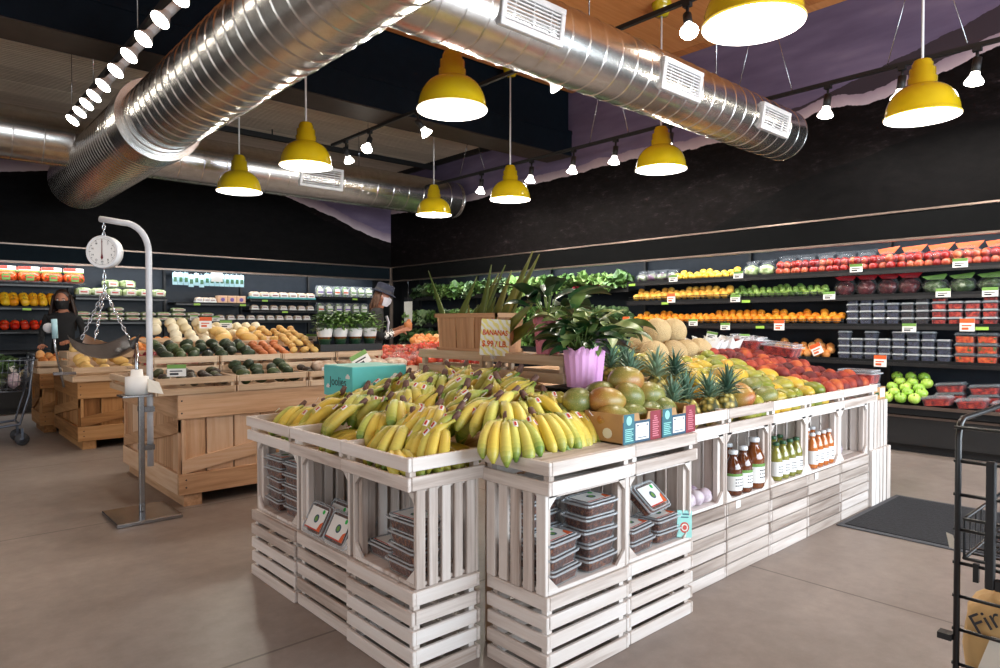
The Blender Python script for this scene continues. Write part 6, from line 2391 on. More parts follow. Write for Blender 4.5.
# ------------------------------------------------------------------ large pine produce bins
def bin_box(label, x0, y0, x1, y1, h, mat='pine'):
    root = thing('produce_bin', label, 'bin', ((x0 + x1) / 2, (y0 + y1) / 2, 0))
    t = 0.03
    for nm, ax in (('front_panel', 'y0'), ('back_panel', 'y1'), ('left_panel', 'x0'), ('right_panel', 'x1')):
        m = MB()
        L = (x1 - x0) if ax[0] == 'y' else (y1 - y0)
        nb = max(3, int(L / 0.225))
        for k in range(nb):
            a, b = k * L / nb + 0.006, (k + 1) * L / nb - 0.006
            if ax == 'y0':
                m.box((x0 + a, y0 + t, 0.12), (x0 + b, y0 + 2 * t, h), axis=2, ch=0.003)
            elif ax == 'y1':
                m.box((x0 + a, y1 - 2 * t, 0.12), (x0 + b, y1 - t, h), axis=2, ch=0.003)
            elif ax == 'x0':
                m.box((x0 + t, y0 + a, 0.12), (x0 + 2 * t, y0 + b, h), axis=2, ch=0.003)
            else:
                m.box((x1 - 2 * t, y0 + a, 0.12), (x1 - t, y0 + b, h), axis=2, ch=0.003)
        m.build(nm, mat, root, world=True)

        def rail(za, zb):
            if ax == 'y0':
                return (x0, y0, za), (x1, y0 + t, zb)
            if ax == 'y1':
                return (x0, y1 - t, za), (x1, y1, zb)
            if ax == 'x0':
                return (x0, y0 + t + 0.001, za), (x0 + t, y1 - t - 0.001, zb)
            return (x1 - t, y0 + t + 0.001, za), (x1, y1 - t - 0.001, zb)
        for za, zb in ((0.10, 0.27), (h - 0.20, h)):
            m = MB()
            m.box(*rail(za, zb), ch=0.004)
            m.build('rail_board', mat, root, world=True)
        if ax in ('y0', 'x0'):                         # diagonal brace rising to the right seen from outside
            m = MB()
            Lb = L - 0.06
            th = math.atan2(h - 0.27 - 0.20 - 0.11, Lb)
            w = 0.055
            c, s_ = math.cos(th), math.sin(th)
            zlo = 0.27 + w
            pts = [(0.03, zlo - w), (0.03, zlo + w), (0.03 + Lb, h - 0.20), (0.03 + Lb, h - 0.20 - 2 * w)]
            if ax == 'y0':
                vs = [(x0 + u, y0 + 0.002, z) for u, z in pts] + [(x0 + u, y0 + t, z) for u, z in pts]
            else:
                vs = [(x0 + 0.002, y1 - u, z) for u, z in pts] + [(x0 + t, y1 - u, z) for u, z in pts]
            m.add(vs, [(3, 2, 1, 0), (4, 5, 6, 7), (0, 1, 5, 4), (1, 2, 6, 5), (2, 3, 7, 6), (3, 0, 4, 7)], axis=0 if ax == 'y0' else 1)
            m.build('diagonal_brace', mat, root, world=True)
    m = MB()
    for k in range(3):
        xx = x0 + 0.05 + k * (x1 - x0 - 0.24) / 2
        m.box((xx, y0 + 0.03, 0.0), (xx + 0.14, y1 - 0.03, 0.10), axis=1)
    m.build('pallet_runner', mat, root, world=True)
    m = MB()
    m.box((x0 + 0.03, y0 + 0.03, h - 0.02), (x1 - 0.03, y1 - 0.03, h), axis=0)
    m.build('top_boards', mat, root, world=True)
    m = MB()
    for (xx, zz) in ((x0 + 0.03, h - 0.05), (x0 + 0.03, h - 0.15), (x0 + 0.06, 0.16), (x0 + 0.06, 0.22), (x1 - 0.04, h - 0.05), (x1 - 0.04, h - 0.15)):
        m.cyl((xx, y0 - 0.002, zz), (xx, y0 + 0.01, zz), 0.007, n=8)
    m.build('nail_heads', 'ink', root, world=True)
    return root


bin_box('large pine produce bin in the middle, behind the scale stand', 1.67, 5.72, 3.95, 7.5, 0.915)
bin_box('large pine produce bin at the left, below the hanging scale pan', 1.56, 9.1, 3.0, 10.7, 0.80, 'pine_dark')
bin_box('small pine bin at the far left, half hidden behind the left bin', 1.42, 10.85, 2.2, 11.6, 0.80, 'pine_dark')


def tray(label, x0, y0, x1, y1, z, h=0.135, n=2, grp='produce trays on the bins'):
    return crate(label, (x0, y0, z), (x1, y1, z + h), {'-x': (n, 'h', 0.03), '+x': (n, 'h', 0.03), '-y': (n, 'h', 0.03), '+y': (n, 'h', 0.03), '-z': PL}, grp, 'tray', None, 0.014, 'produce_tray', 0.022)


def heap(proto, x0, x1, y0, y1, z, r, rows, lab, group, el=1.0, rise=0.7, keep=0.9):
    for j in range(rows):
        n = max(1, int((x1 - x0) / (2 * r * el)))
        y_ = y0 + (j + 0.5) * (y1 - y0) / rows
        for i in range(n):
            if rr(0, 1) > keep:
                continue
            x = x0 + (i + 0.5 + rr(-0.15, 0.15)) * (x1 - x0) / n
            p_ = proto[random.randrange(len(proto))] if isinstance(proto, list) else proto
            p_((x, y_ + rr(-0.1, 0.1) * r, z + r + j * r * rise + rr(-0.1, 0.1) * r), anyrot(0.5), '%s, %s row from front, %s from left' % (lab, nth(j + 1), nth(i + 1)), group)


Z1, Z2 = 0.917, 1.06
for k, (xa, xb) in enumerate(((1.50, 2.13), (2.14, 2.78), (2.79, 3.43), (3.44, 4.0))):
    tray('pale two slat tray in the front row of the middle bin, %s from the left' % nth(k + 1), xa, 5.70, xb, 6.14, Z1, 0.135)
for k, (xa, xb) in enumerate(((1.60, 2.15), (2.16, 2.74), (2.75, 3.30), (3.31, 3.86))):
    tray('pale two slat tray in the second row of the middle bin, %s from the left' % nth(k + 1), xa, 6.16, xb, 6.62, Z2, 0.14)
tray('tray standing out past the left side of the middle bin', 1.40, 6.2, 1.585, 6.75, Z1, 0.13)
bed('boards under the second tray row of the middle bin', [(1.70, 6.16, 1.057), (3.9, 6.16, 1.057), (3.9, 7.45, 1.057), (1.70, 7.45, 1.057)], 0.917, 'bin_riser')
bed('raised board behind the avocados carrying potatoes and onions', [(1.78, 6.66, 1.27), (3.30, 6.66, 1.27), (3.30, 7.46, 1.34), (1.78, 7.46, 1.34)], 1.058, 'bin_riser')
m = MB()
m.box((1.78, 6.64, 1.25), (3.30, 6.66, 1.32), axis=0, ch=0.003)
tag(m.build('divider_board', 'tray'), 'thin wooden board between the avocados and the potatoes', 'board')
heap(P_darkavocado, 1.56, 2.10, 5.75, 6.10, Z1 + 0.06, 0.038, 5, 'brown avocado in the front left tray', 'ripe avocados', 1.3, 0.4)
heap(P_avocado, 2.18, 2.75, 5.76, 6.10, Z1 + 0.05, 0.045, 4, 'green avocado in the second front tray', 'front row avocados', 1.3, 0.8)
heap(P_darkavocado, 2.84, 3.40, 5.76, 6.10, Z1 + 0.05, 0.038, 4, 'brown avocado in the third front tray', 'ripe avocados', 1.3, 0.5)
heap(P_avocado, 1.66, 2.52, 6.20, 6.56, Z2 + 0.10, 0.045, 4, 'dark avocado in the second tray row', 'second row avocados', 1.3, 0.7)
heap(P_russet, 2.54, 2.86, 6.22, 6.58, Z2 + 0.11, 0.036, 5, 'reddish potato on the middle bin', 'reddish potatoes', 1.3, 0.6)
heap(P_potato, 2.86, 3.16, 6.22, 6.58, Z2 + 0.13, 0.036, 5, 'golden potato in the second tray row', 'golden potatoes', 1.3, 0.9)
heap(P_paleonion, 1.78, 2.32, 6.72, 7.1, 1.27, 0.055, 4, 'white onion on the middle bin board', 'white onions', 1.0, 1.0)
heap(P_squash, 2.30, 2.75, 6.72, 7.0, 1.28, 0.055, 3, 'yellow squash on the middle bin board', 'squashes on the middle bin', 1.4, 0.6)
heap(P_potato, 2.75, 3.28, 6.72, 7.1, 1.29, 0.038, 5, 'golden potato on the middle bin board', 'golden potatoes on the board', 1.3, 0.7)
heap(P_paleonion, 2.30, 3.0, 7.1, 7.4, 1.32, 0.05, 3, 'pale onion behind the yellow squashes', 'white onions at the back', 1.0, 0.8)
# packs and flat labels at the right front of the middle bin
P_nut = pack_proto('mushroom_punnet', 'mushroom', 0.24, 0.2, 0.11, 'white', 0.5, 0.4)
for k, x in enumerate((3.06, 3.32, 3.62, 3.86)):
    P_nut((x, 5.93, Z1 + 0.10), (R(10), 0, rr(-0.2, 0.2)), 'brown mushroom punnet beside the turquoise carton, %s from the left' % nth(k + 1), 'mushroom punnets', 1.0)
root = P_taggreen((3.36, 5.70, Z1 + 0.17), (R(-20), R(-25), 0), 'green headed price tag tilted above the turquoise carton', None, 1.3)
for k, (x, y_, z, sc_, kind, lab) in enumerate(((1.66, 5.71, Z1 + 0.15, 0.95, 'g', 'green headed price tag at the left corner of the middle bin'), (2.28, 6.9, 1.44, 0.8, 'r', 'red headed price tag above the white onions'), (3.27, 6.62, 1.30, 0.75, 'g', 'green headed price tag between the potatoes'), (2.55, 7.1, 1.44, 0.8, 'g', 'green headed price tag behind the squashes'))):
    (P_taggreen if kind == 'g' else P_tagred)((x, y_, z), (0, 0, R(-20)), lab, None, sc_)

# left bin trays
for k, (xa, xb) in enumerate(((1.50, 2.22), (2.23, 2.95))):
    tray('pale two slat tray on the left bin, front %s one' % ('left', 'right')[k], xa, 9.06, xb, 9.62, 0.802, 0.17)
tray('raised tray at the back of the left bin', 1.56, 9.72, 2.3, 10.3, 0.93, 0.20)
tray('raised right tray at the back of the left bin', 2.31, 9.72, 3.0, 10.3, 0.93, 0.20)
tray('tray on the small far left bin', 1.40, 10.9, 2.1, 11.5, 0.802, 0.17)
bed('riser boards at the back of the left bin', [(1.6, 9.70, 0.925), (2.95, 9.70, 0.925), (2.95, 10.6, 0.925), (1.6, 10.6, 0.925)], 0.802, 'bin_riser')
heap(P_squash, 1.54, 2.18, 9.10, 9.58, 0.89, 0.06, 4, 'yellow squash on the left bin', 'squashes on the left bin', 1.4, 0.6)
heap(P_redonion, 2.26, 2.92, 9.10, 9.58, 0.91, 0.046, 6, 'red onion on the left bin', 'red onions', 1.0, 0.5)
heap(P_squash, 1.60, 2.26, 9.78, 10.2, 1.07, 0.06, 3, 'yellow squash in the left bin back tray', 'squashes in the back tray', 1.4, 0.6)
heap(P_onion, 2.36, 2.96, 9.78, 10.2, 1.09, 0.046, 5, 'yellow onion in the left bin back tray', 'onions on the left bin', 1.0, 0.6)
heap(P_onion, 1.45, 2.05, 10.95, 11.45, 0.91, 0.046, 5, 'yellow onion on the small far left bin', 'onions on the far left bin', 1.0, 0.5)
for k, (x, lab) in enumerate(((1.80, 'green headed price tag behind the squashes of the left bin'), (2.62, 'green headed price tag behind the red onions'), (2.95, 'green headed price tag at the right end of the left bin'))):
    P_taggreen((x, 9.715, 1.105), (0, 0, R(-15)), lab, None, 1.0)

# potted herbs in a black tray on the middle bin
root = thing('nursery_tray', 'black nursery tray with green pot rims holding the potted herbs', 'tray', (3.52, 6.38, 1.205))
m = MB()
m.box((3.16, 6.20, 1.205), (3.88, 6.56, 1.217))
m.box((3.16, 6.20, 1.217), (3.88, 6.213, 1.275))
m.box((3.16, 6.547, 1.217), (3.88, 6.56, 1.275))
m.box((3.16, 6.213, 1.217), (3.173, 6.547, 1.275))
m.box((3.867, 6.213, 1.217), (3.88, 6.547, 1.275))
m.build('tray_body', 'black', root, world=True)


def herb_proto(seed):
    rnd = random.Random(seed)
    root = thing('potted_herb', '', 'potted herb', (0, 0, 0))
    m = MB()
    m.lathe([(0.001, 0.0), (0.05, 0.0), (0.062, 0.10), (0.068, 0.10), (0.068, 0.12)], 14)
    m.build('pot', 'cap_green', root)
    m = MB()
    m.lathe([(0.056, 0.06), (0.075, 0.15), (0.095, 0.27), (0.10, 0.285)], 12)
    m.build('printed_sleeve', 'film', root)
    m = MB()
    m.lathe([(0.074, 0.14), (0.090, 0.235)], 12)
    m.lathe([(0.064, 0.10), (0.074, 0.14)], 12, 1)
    m.build('sleeve_band', ['white', 'juice_amber'], root)
    m = MB()
    for k in range(130):
        a, el = rnd.uniform(0, 2 * PI), rnd.uniform(0.5, 1.5)
        q = rnd.uniform(0.16, 0.36)
        p = Vector((math.cos(a) * math.cos(el) * q * 0.55, math.sin(a) * math.cos(el) * q * 0.55, 0.12 + q * math.sin(el) * 0.85))
        m.leaf(p, (math.cos(a + rnd.uniform(-1, 1)), math.sin(a), rnd.uniform(-0.2, 0.8)), (0, 0, 1), 0.055, 0.04, 0, 0.5, 0.3, 3)
    m.build('foliage', 'herb', root)
    return Proto(root)


HB = [herb_proto(1), herb_proto(2)]
for k in range(7):
    HB[k % 2]((3.25 + (k % 4) * 0.175 + (0.08 if k > 3 else 0), 6.29 + (k // 4) * 0.15, 1.218), (0, 0, rr(0, 6)), 'potted herb in the black tray, %s row, %s from the left' % (('front', 'back')[k // 4], nth(k % 4 + 1)), 'potted herbs', 0.95)
# tomato bags and loose tomatoes right of the herbs
bed('low table of tomatoes between the middle bin and the island', [(4.02, 5.75, 0.98), (5.3, 5.75, 0.98), (5.3, 7.2, 1.1), (4.02, 7.2, 1.1)], 0, 'tomato_table')
P_tombag = bag_proto('tomato_bag', 'tomato', 0.26, 0.24, 0.17, 33, None, 6, 'tomato', 0.05)
for k in range(8):
    P_tombag((4.12 + (k % 4) * 0.27, 5.95 + (k // 4) * 0.30, 1.0 + 0.024 * (k // 4)), (0, 0, rr(0, 6)), 'bag of small tomatoes right of the herbs, %s row, %s from left' % (('front', 'back')[k // 4], nth(k % 4 + 1)), 'tomato bags')
heap(P_tomato, 4.1, 5.2, 6.45, 6.95, 1.03, 0.05, 4, 'loose tomato before the person in the hat', 'loose tomatoes', 1.0, 0.7)
for k in range(5):
    P_tomato((4.10 + k * 0.12, 5.80, 1.10), anyrot(), 'loose tomato in front of the tomato bags, %s from the left' % nth(k + 1), 'loose tomatoes in front')
bed('board of onions and peppers behind the tomatoes', [(5.0, 7.0, 1.10), (6.6, 7.0, 1.10), (6.6, 7.6, 1.2), (5.0, 7.6, 1.2)], 0, 'tomato_table')
heap(P_redpepper, 5.05, 6.5, 7.02, 7.2, 1.10, 0.055, 2, 'red pepper beyond the tomatoes', 'red peppers beyond the tomatoes', 1.0, 0.6)
heap(P_onion, 5.05, 6.5, 7.25, 7.55, 1.16, 0.055, 3, 'yellow onion beside the person in the hat', 'onions beside the man', 1.0, 0.7)


# ------------------------------------------------------------------ hanging scale on its stand
FC = Vector((-math.cos(YAW), -math.sin(YAW), 0))          # towards the aisle where shoppers stand
SD = Vector((math.sin(YAW), -math.cos(YAW), 0))
root = thing('scale_stand', 'steel stand with a white crook pole that carries the hanging scale', 'stand', (1.40, 5.72, 0))
m = MB()
m.box((1.17, 5.44, 0.0), (1.62, 5.94, 0.03), ch=0.005)
m.build('base_plate', 'steel', root, world=True)
m = MB()
m.box((1.385, 5.705, 0.03), (1.425, 5.745, 0.93), ch=0.005)
m.build('post', 'steel', root, world=True)
m = MB()
m.box((1.25, 5.60, 0.93), (1.46, 5.80, 0.945), ch=0.003)
m.build('platform', 'steel', root, world=True)
m = MB()
m.cyl((1.37, 5.70, 0.945), (1.37, 5.70, 1.34), 0.014, n=10)
m.build('spindle', 'steel', root, world=True)
m = MB()
P0 = Vector((1.485, 5.795, 0))
pts = [P0 + Vector((0, 0, z)) for z in (0.36, 0.9, 1.5, 2.05)]
for k in range(1, 9):
    a = k / 8 * PI / 2
    pts.append(P0 + Vector((0, 0, 2.05)) - SD * (0.20 * (1 - math.cos(a))) + Vector((0, 0, 0.235 * math.sin(a))))
pts.append(P0 - SD * 0.38 + Vector((0, 0, 2.315)))
m.tube(pts, 0.024, 12)
m.build('crook_pole', 'greytube', root, world=True)
m = MB()
m.box((1.40, 5.72, 0.80), (1.50, 5.82, 0.84))
m.box((1.40, 5.72, 0.50), (1.50, 5.82, 0.54))
m.build('clamp', 'steel', root, world=True)
m = MB()
m.lathe([(0.02, 0.0), (0.082, 0.0), (0.082, 0.135), (0.045, 0.137), (0.04, 0.19), (0.02, 0.19)], 24, mat=Matrix.Translation((1.37, 5.70, 0.947)))
tag(m.build('bag_roll', 'white'), 'white roll of produce bags on the platform of the scale stand', 'bag roll')
m = MB()
m.add([(0.08, 0.0, 0.12), (0.10, -0.03, 0.02), (0.21, -0.01, 0.0), (0.16, 0.02, 0.09)], [(0, 1, 2, 3)])
o = m.build('hanging_sheet', 'cream', bpy.data.objects['bag_roll'])
o.location = (1.37, 5.70, 0.947)
o.rotation_euler = (0, 0, YAW - PI / 2)

DC = Vector((1.225, 6.035, 2.055))
root = thing('hanging_scale', 'round white dial scale hanging from the crook pole with a steel scoop pan', 'scale', (DC.x, DC.y, 1.28))


def chain(p, q, par, nm='chain', n=None):
    p, q = Vector(p), Vector(q)
    L = (q - p).length
    n = n or max(3, int(L / 0.034))
    d = (q - p).normalized()
    u = d.cross(Vector((0.3, 0.9, 0.1))).normalized()
    w = d.cross(u)
    m = MB()
    for k in range(n):
        c = p + d * L * (k + 0.5) / n
        s_ = u if k % 2 else w
        hl, hw = L / n * 0.72, 0.010
        ring = [c + d * (hl * math.cos(a)) + s_ * (hw * math.sin(a)) for a in [t_ * PI / 4 for t_ in range(8)]]
        m.tube(ring + [ring[0]], 0.0042, 5, caps=False)
    return m.build(nm, 'chrome', par, world=True)


mt = Matrix((SD, Vector((0, 0, 1)), FC)).transposed().to_4x4()
mt.translation = DC
mt = mt @ Matrix.Scale(0.86, 4)
m = MB()
m.lathe([(0.001, -0.075), (0.12, -0.075), (0.145, -0.06), (0.15, 0.0), (0.15, 0.03), (0.142, 0.04), (0.132, 0.034)], 40, 0, mt)
m.build('dial_case', 'whitepaint', root, world=True)
m = MB()
m.lathe([(0.001, 0.032), (0.134, 0.032)], 40, 0, mt)
face = m.build('dial_face', 'white', root, world=True)
m = MB()
for k in range(60):
    a = 2 * PI * k / 60
    L = 0.018 if k % 5 == 0 else 0.008
    w = 0.0022 if k % 5 == 0 else 0.0012
    r1 = 0.122
    c, s_ = math.sin(a), math.cos(a)
    m.add([(c * r1 + s_ * w, s_ * r1 - c * w, 0.0335), (c * r1 - s_ * w, s_ * r1 + c * w, 0.0335), (c * (r1 - L) - s_ * w, s_ * (r1 - L) + c * w, 0.0335), (c * (r1 - L) + s_ * w, s_ * (r1 - L) - c * w, 0.0335)], [(0, 1, 2, 3), (3, 2, 1, 0)], mat=mt)
o = m.build('tick_marks', 'ink', face)
o.location = -root.location
for k in range(10):
    a = 2 * PI * k / 10
    p = DC + SD * (0.079 * math.sin(a)) + Vector((0, 0, 0.079 * math.cos(a))) + FC * 0.0295
    t_ = text_mesh('dial_number', str(k * 2), 0.02, 'ink', p, (PI / 2, 0, YAW - PI / 2), face)
    t_.location = p - root.location
m = MB()
m.add([(-0.004, -0.02, 0.036), (0.004, -0.02, 0.036), (0.012, -0.055, 0.036), (0, -0.075, 0.036), (-0.012, -0.055, 0.036), (0.0025, 0.11, 0.036), (-0.0025, 0.11, 0.036)],
      [(0, 1, 2, 3, 4), (1, 0, 6, 5), (4, 3, 2, 1, 0), (5, 6, 0, 1)], mat=mt)
m.build('pointer', 'maroon', root, world=True)
chain(DC + Vector((0, 0, 0.24)), DC + Vector((0, 0, 0.125)), root, 'top_chain', 4)
PANZ = 1.30
hub = DC + Vector((0, 0, -0.30))
chain(DC + Vector((0, 0, -0.128)), hub, root, 'hub_chain', 4)
for (sx, sy) in ((-0.185, 0.0), (0.20, 0.02), (0.0, 0.13)):
    chain(hub, Vector((DC.x, DC.y, PANZ + 0.07)) + SD * sx + FC * sy * 1.0, root, 'pan_chain')
m = MB()
vs, fs = [], []
NU, NV = 16, 8
for layer, off in ((0, 0.0), (1, -0.006)):
    for i in range(NU + 1):
        u = i / NU * 2 - 1
        for j in range(NV + 1):
            v = j / NV * 2 - 1
            wv = 0.15 * (1 - 0.35 * max(0, u) ** 2 - 0.25 * max(0, -u) ** 2)
            z = PANZ - 0.085 + 0.075 * u * u + 0.115 * v * v + off
            p = Vector((DC.x, DC.y, z)) + SD * (u * 0.225) + FC * (v * wv)
            vs.append(p)
q0 = (NU + 1) * (NV + 1)
for i in range(NU):
    for j in range(NV):
        a = i * (NV + 1) + j
        fs.append((a, a + NV + 1, a + NV + 2, a + 1))
        fs.append((q0 + a, q0 + a + 1, q0 + a + NV + 2, q0 + a + NV + 1))
m.add(vs, fs, 0, None, 0, True)
m.build('scoop_pan', 'steel', root, world=True)

# bag roll holder at the left bin
p = on_y(53, 326, 9.02)
root = thing('bag_dispenser', 'grey bag dispenser with a tilted rod at the left end of the left bin', 'dispenser', (p.x, p.y, 0.8))
m = MB()
m.tube([p + Vector((0, 0, 0.05)), p + Vector((0.02, 0, -0.25)), p + Vector((0.10, 0, -0.70))], 0.014, 8)
m.build('rod', 'steel', root, world=True)
m = MB()
m.cyl(p + Vector((0.01, 0, 0.08)), p + Vector((0.02, 0, -0.14)), 0.03, n=12)
m.build('sleeve', 'bluebag', root, world=True)
m = MB()
m.box((p.x, p.y - 0.02, 0.90), (1.53, p.y + 0.05, 0.93))
m.build('clamp_arm', 'steel', root, world=True)
m = MB()
m.cyl(p + Vector((-0.03, 0.05, -0.02)), p + Vector((-0.03, 0.11, -0.02)), 0.055, n=20)
m.build('roll', 'greytube', root, world=True)


# ------------------------------------------------------------------ people
HU = 1 / S * 0.97


def person_body(J, edges, root_i, loc, yaw, colour_fn, mats, parent):
    """skin-modifier figure in metres, facing +x; J: (point, radius)"""
    me = bpy.data.meshes.new('body')
    me.from_pydata([tuple(c * HU for c in p) for p, r in J], edges, [])
    o = bpy.data.objects.new('body', me)
    COL.objects.link(o)
    sk = o.modifiers.new('skin', 'SKIN')
    sk.use_smooth_shade = True
    sv = me.skin_vertices[0].data
    for i, (p, r) in enumerate(J):
        rx, ry = r if isinstance(r, tuple) else (r, r)
        sv[i].radius = (rx * HU, ry * HU)
        sv[i].use_root = (i == root_i)
    sb = o.modifiers.new('sub', 'SUBSURF')
    sb.levels = sb.render_levels = 2
    dg = bpy.context.evaluated_depsgraph_get()
    nm = bpy.data.meshes.new_from_object(o.evaluated_get(dg))
    bpy.data.objects.remove(o)
    nm.materials.clear()
    for m_ in mats:
        nm.materials.append(M[m_])
    for p in nm.polygons:
        p.material_index = colour_fn(p.center / HU)
        p.use_smooth = True
    b = bpy.data.objects.new('body', nm)
    COL.objects.link(b)
    b.parent = parent
    return b


def hand_chains(J, E, wrist, palm, dirv, side, up, curl):
    """five separate fingers rooted in the palm"""
    d = Vector(dirv).normalized()
    u = Vector(up).normalized()
    s_ = Vector(side).normalized()
    P = Vector(palm)
    J.append((tuple(P), (0.036, 0.020)))
    pi = len(J) - 1
    E.append((wrist, pi))
    for k, L in enumerate((0.070, 0.080, 0.075, 0.058)):
        off = (k - 1.5) * 0.020
        base = P + d * 0.045 + s_ * off
        prev = pi
        q, dd = base, d.copy()
        J.append((tuple(base), 0.010))
        E.append((prev, len(J) - 1))
        prev = len(J) - 1
        for seg in range(2):
            dd = (dd + u * (-curl)).normalized()
            q = q + dd * L * 0.5
            J.append((tuple(q), 0.009 - 0.001 * seg))
            E.append((prev, len(J) - 1))
            prev = len(J) - 1
    base = P + s_ * -0.035 - d * 0.005
    J.append((tuple(base), 0.011))
    E.append((pi, len(J) - 1))
    q = base + (d * 0.6 - s_ * 0.6 - u * 0.3).normalized() * 0.045
    J.append((tuple(q), 0.009))
    E.append((len(J) - 2, len(J) - 1))
    return pi


def head_mesh(parent, centre, pitch=0.0, skin='skin'):
    m = MB()

    def fn(p):
        q = Vector((p.x, p.y * 0.80, p.z))
        if p.z < 0:
            q.y *= 1 + 0.25 * p.z
            q.x *= 1 + 0.08 * p.z
        # nose
        g = math.exp(-((p.y / 0.16) ** 2 + ((p.z + 0.18) / 0.20) ** 2)) if p.x > 0 else 0
        q.x += 0.22 * g
        # brow hollow at the eyes
        for sy in (-0.36, 0.36):
            e = math.exp(-(((p.y - sy) / 0.16) ** 2 + ((p.z - 0.05) / 0.12) ** 2)) if p.x > 0 else 0
            q.x -= 0.08 * e
        return q
    m.blob((0, 0, 0), (0.098 * HU, 0.098 * HU, 0.125 * HU), 28, 20, 0, fn)
    for sy in (-1, 1):
        m.blob((-0.005 * HU, sy * 0.079 * HU, -0.01 * HU), (0.02 * HU, 0.010 * HU, 0.032 * HU), 10, 8)
    h = m.build('head', skin, parent)
    h.location = [c * HU for c in centre]
    h.rotation_euler = (0, pitch, 0)
    for sy in (-1, 1):
        e = MB()
        e.blob((0.083 * HU, sy * 0.034 * HU, 0.006 * HU), (0.011 * HU, 0.015 * HU, 0.008 * HU), 10, 8)
        e.build('eye', 'white', h)
        e = MB()
        e.blob((0.092 * HU, sy * 0.034 * HU, 0.006 * HU), (0.004 * HU, 0.006 * HU, 0.006 * HU), 8, 6)
        e.build('iris', 'ink', h)
        e = MB()
        e.box((0.084 * HU, sy * 0.034 * HU - 0.018 * HU, 0.024 * HU), (0.096 * HU, sy * 0.034 * HU + 0.018 * HU, 0.031 * HU))
        e.build('eyebrow', 'hairdark', h)
    e = MB()
    e.blob((0.090 * HU, 0, -0.068 * HU), (0.010 * HU, 0.024 * HU, 0.008 * HU), 10, 6)
    e.build('mouth', 'coral', h)
    return h


def mask_mesh(head, mat):
    m = MB()
    vs, fs = [], []
    for j in range(7):
        z = (0.000 - 0.112 * j / 6) * HU
        for i in range(11):
            a = (i / 10 * 2 - 1) * 1.35
            bulge = 0.028 * math.exp(-(a / 0.5) ** 2) * math.sin(PI * min(1, (j + 1.2) / 7))
            rx = (0.104 - 0.0025 * j + bulge) * HU
            ry = (0.088 - 0.003 * j) * HU
            vs.append((rx * math.cos(a), ry * math.sin(a), z))
    for j in range(6):
        for i in range(10):
            q = j * 11 + i
            fs.append((q, q + 1, q + 12, q + 11))
    m.add(vs, fs, 0, None, 0, True)
    for sy in (-1, 1):
        m.tube([(0.02 * HU, sy * 0.085 * HU, -0.02 * HU), (-0.015 * HU, sy * 0.088 * HU, 0.012 * HU)], 0.003 * HU, 5)
    return m.build('face_mask', mat, head)


# man in the hat, behind the herbs, turned to the right, both hands at chest height
root = thing('person', 'person in a dark brimmed hat and white mask holding a brown root in both hands', 'person', (5.19, 8.52, 0))
yaw = YAW - PI / 2 + R(12)
root.rotation_euler = (0, 0, yaw)
J = [((0, 0, 0.95), (0.15, 0.115)), ((0.01, 0, 1.10), (0.145, 0.105)), ((0.03, 0, 1.28), (0.165, 0.115)), ((0.04, 0, 1.40), (0.15, 0.10)), ((0.055, 0, 1.475), 0.058), ((0.075, 0, 1.54), 0.055),
     ((0.03, 0.17, 1.405), 0.085), ((0.03, 0.24, 1.26), 0.072), ((0.06, 0.26, 1.12), 0.062), ((0.20, 0.19, 1.16), 0.046), ((0.31, 0.10, 1.21), 0.028),
     ((0.03, -0.17, 1.405), 0.085), ((0.03, -0.24, 1.26), 0.072), ((0.06, -0.26, 1.12), 0.062), ((0.20, -0.17, 1.14), 0.046), ((0.32, -0.06, 1.18), 0.028),
     ((0.0, 0.09, 0.88), 0.095), ((0.01, 0.10, 0.50), 0.062), ((-0.02, 0.10, 0.10), 0.042), ((0.06, 0.105, 0.045), 0.042), ((0.15, 0.11, 0.035), 0.034),
     ((0.0, -0.09, 0.88), 0.095), ((0.01, -0.10, 0.50), 0.062), ((-0.02, -0.10, 0.10), 0.042), ((0.06, -0.105, 0.045), 0.042), ((0.15, -0.11, 0.035), 0.034)]
E_ = [(0, 1), (1, 2), (2, 3), (3, 4), (4, 5), (3, 6), (6, 7), (7, 8), (8, 9), (9, 10), (3, 11), (11, 12), (12, 13), (13, 14), (14, 15), (0, 16), (16, 17), (17, 18), (18, 19), (19, 20), (0, 21), (21, 22), (22, 23), (23, 24), (24, 25)]
hand_chains(J, E_, 10, (0.37, 0.055, 1.235), (1, -0.35, 0.3), (0, 0.3, 1), (0.2, 1, 0), 0.35)
hand_chains(J, E_, 15, (0.385, -0.03, 1.205), (1, 0.25, 0.3), (0, 0.3, 1), (0.2, -1, 0), 0.35)


def man_col(c):
    if c.x > 0.24 and c.z > 1.08:
        return 1
    if c.x > 0.13 and c.z > 1.05:
        return 2 if int((c.x * 90)) % 2 else 0
    if c.z > 1.455 and abs(c.y) < 0.075:
        return 1
    return 0


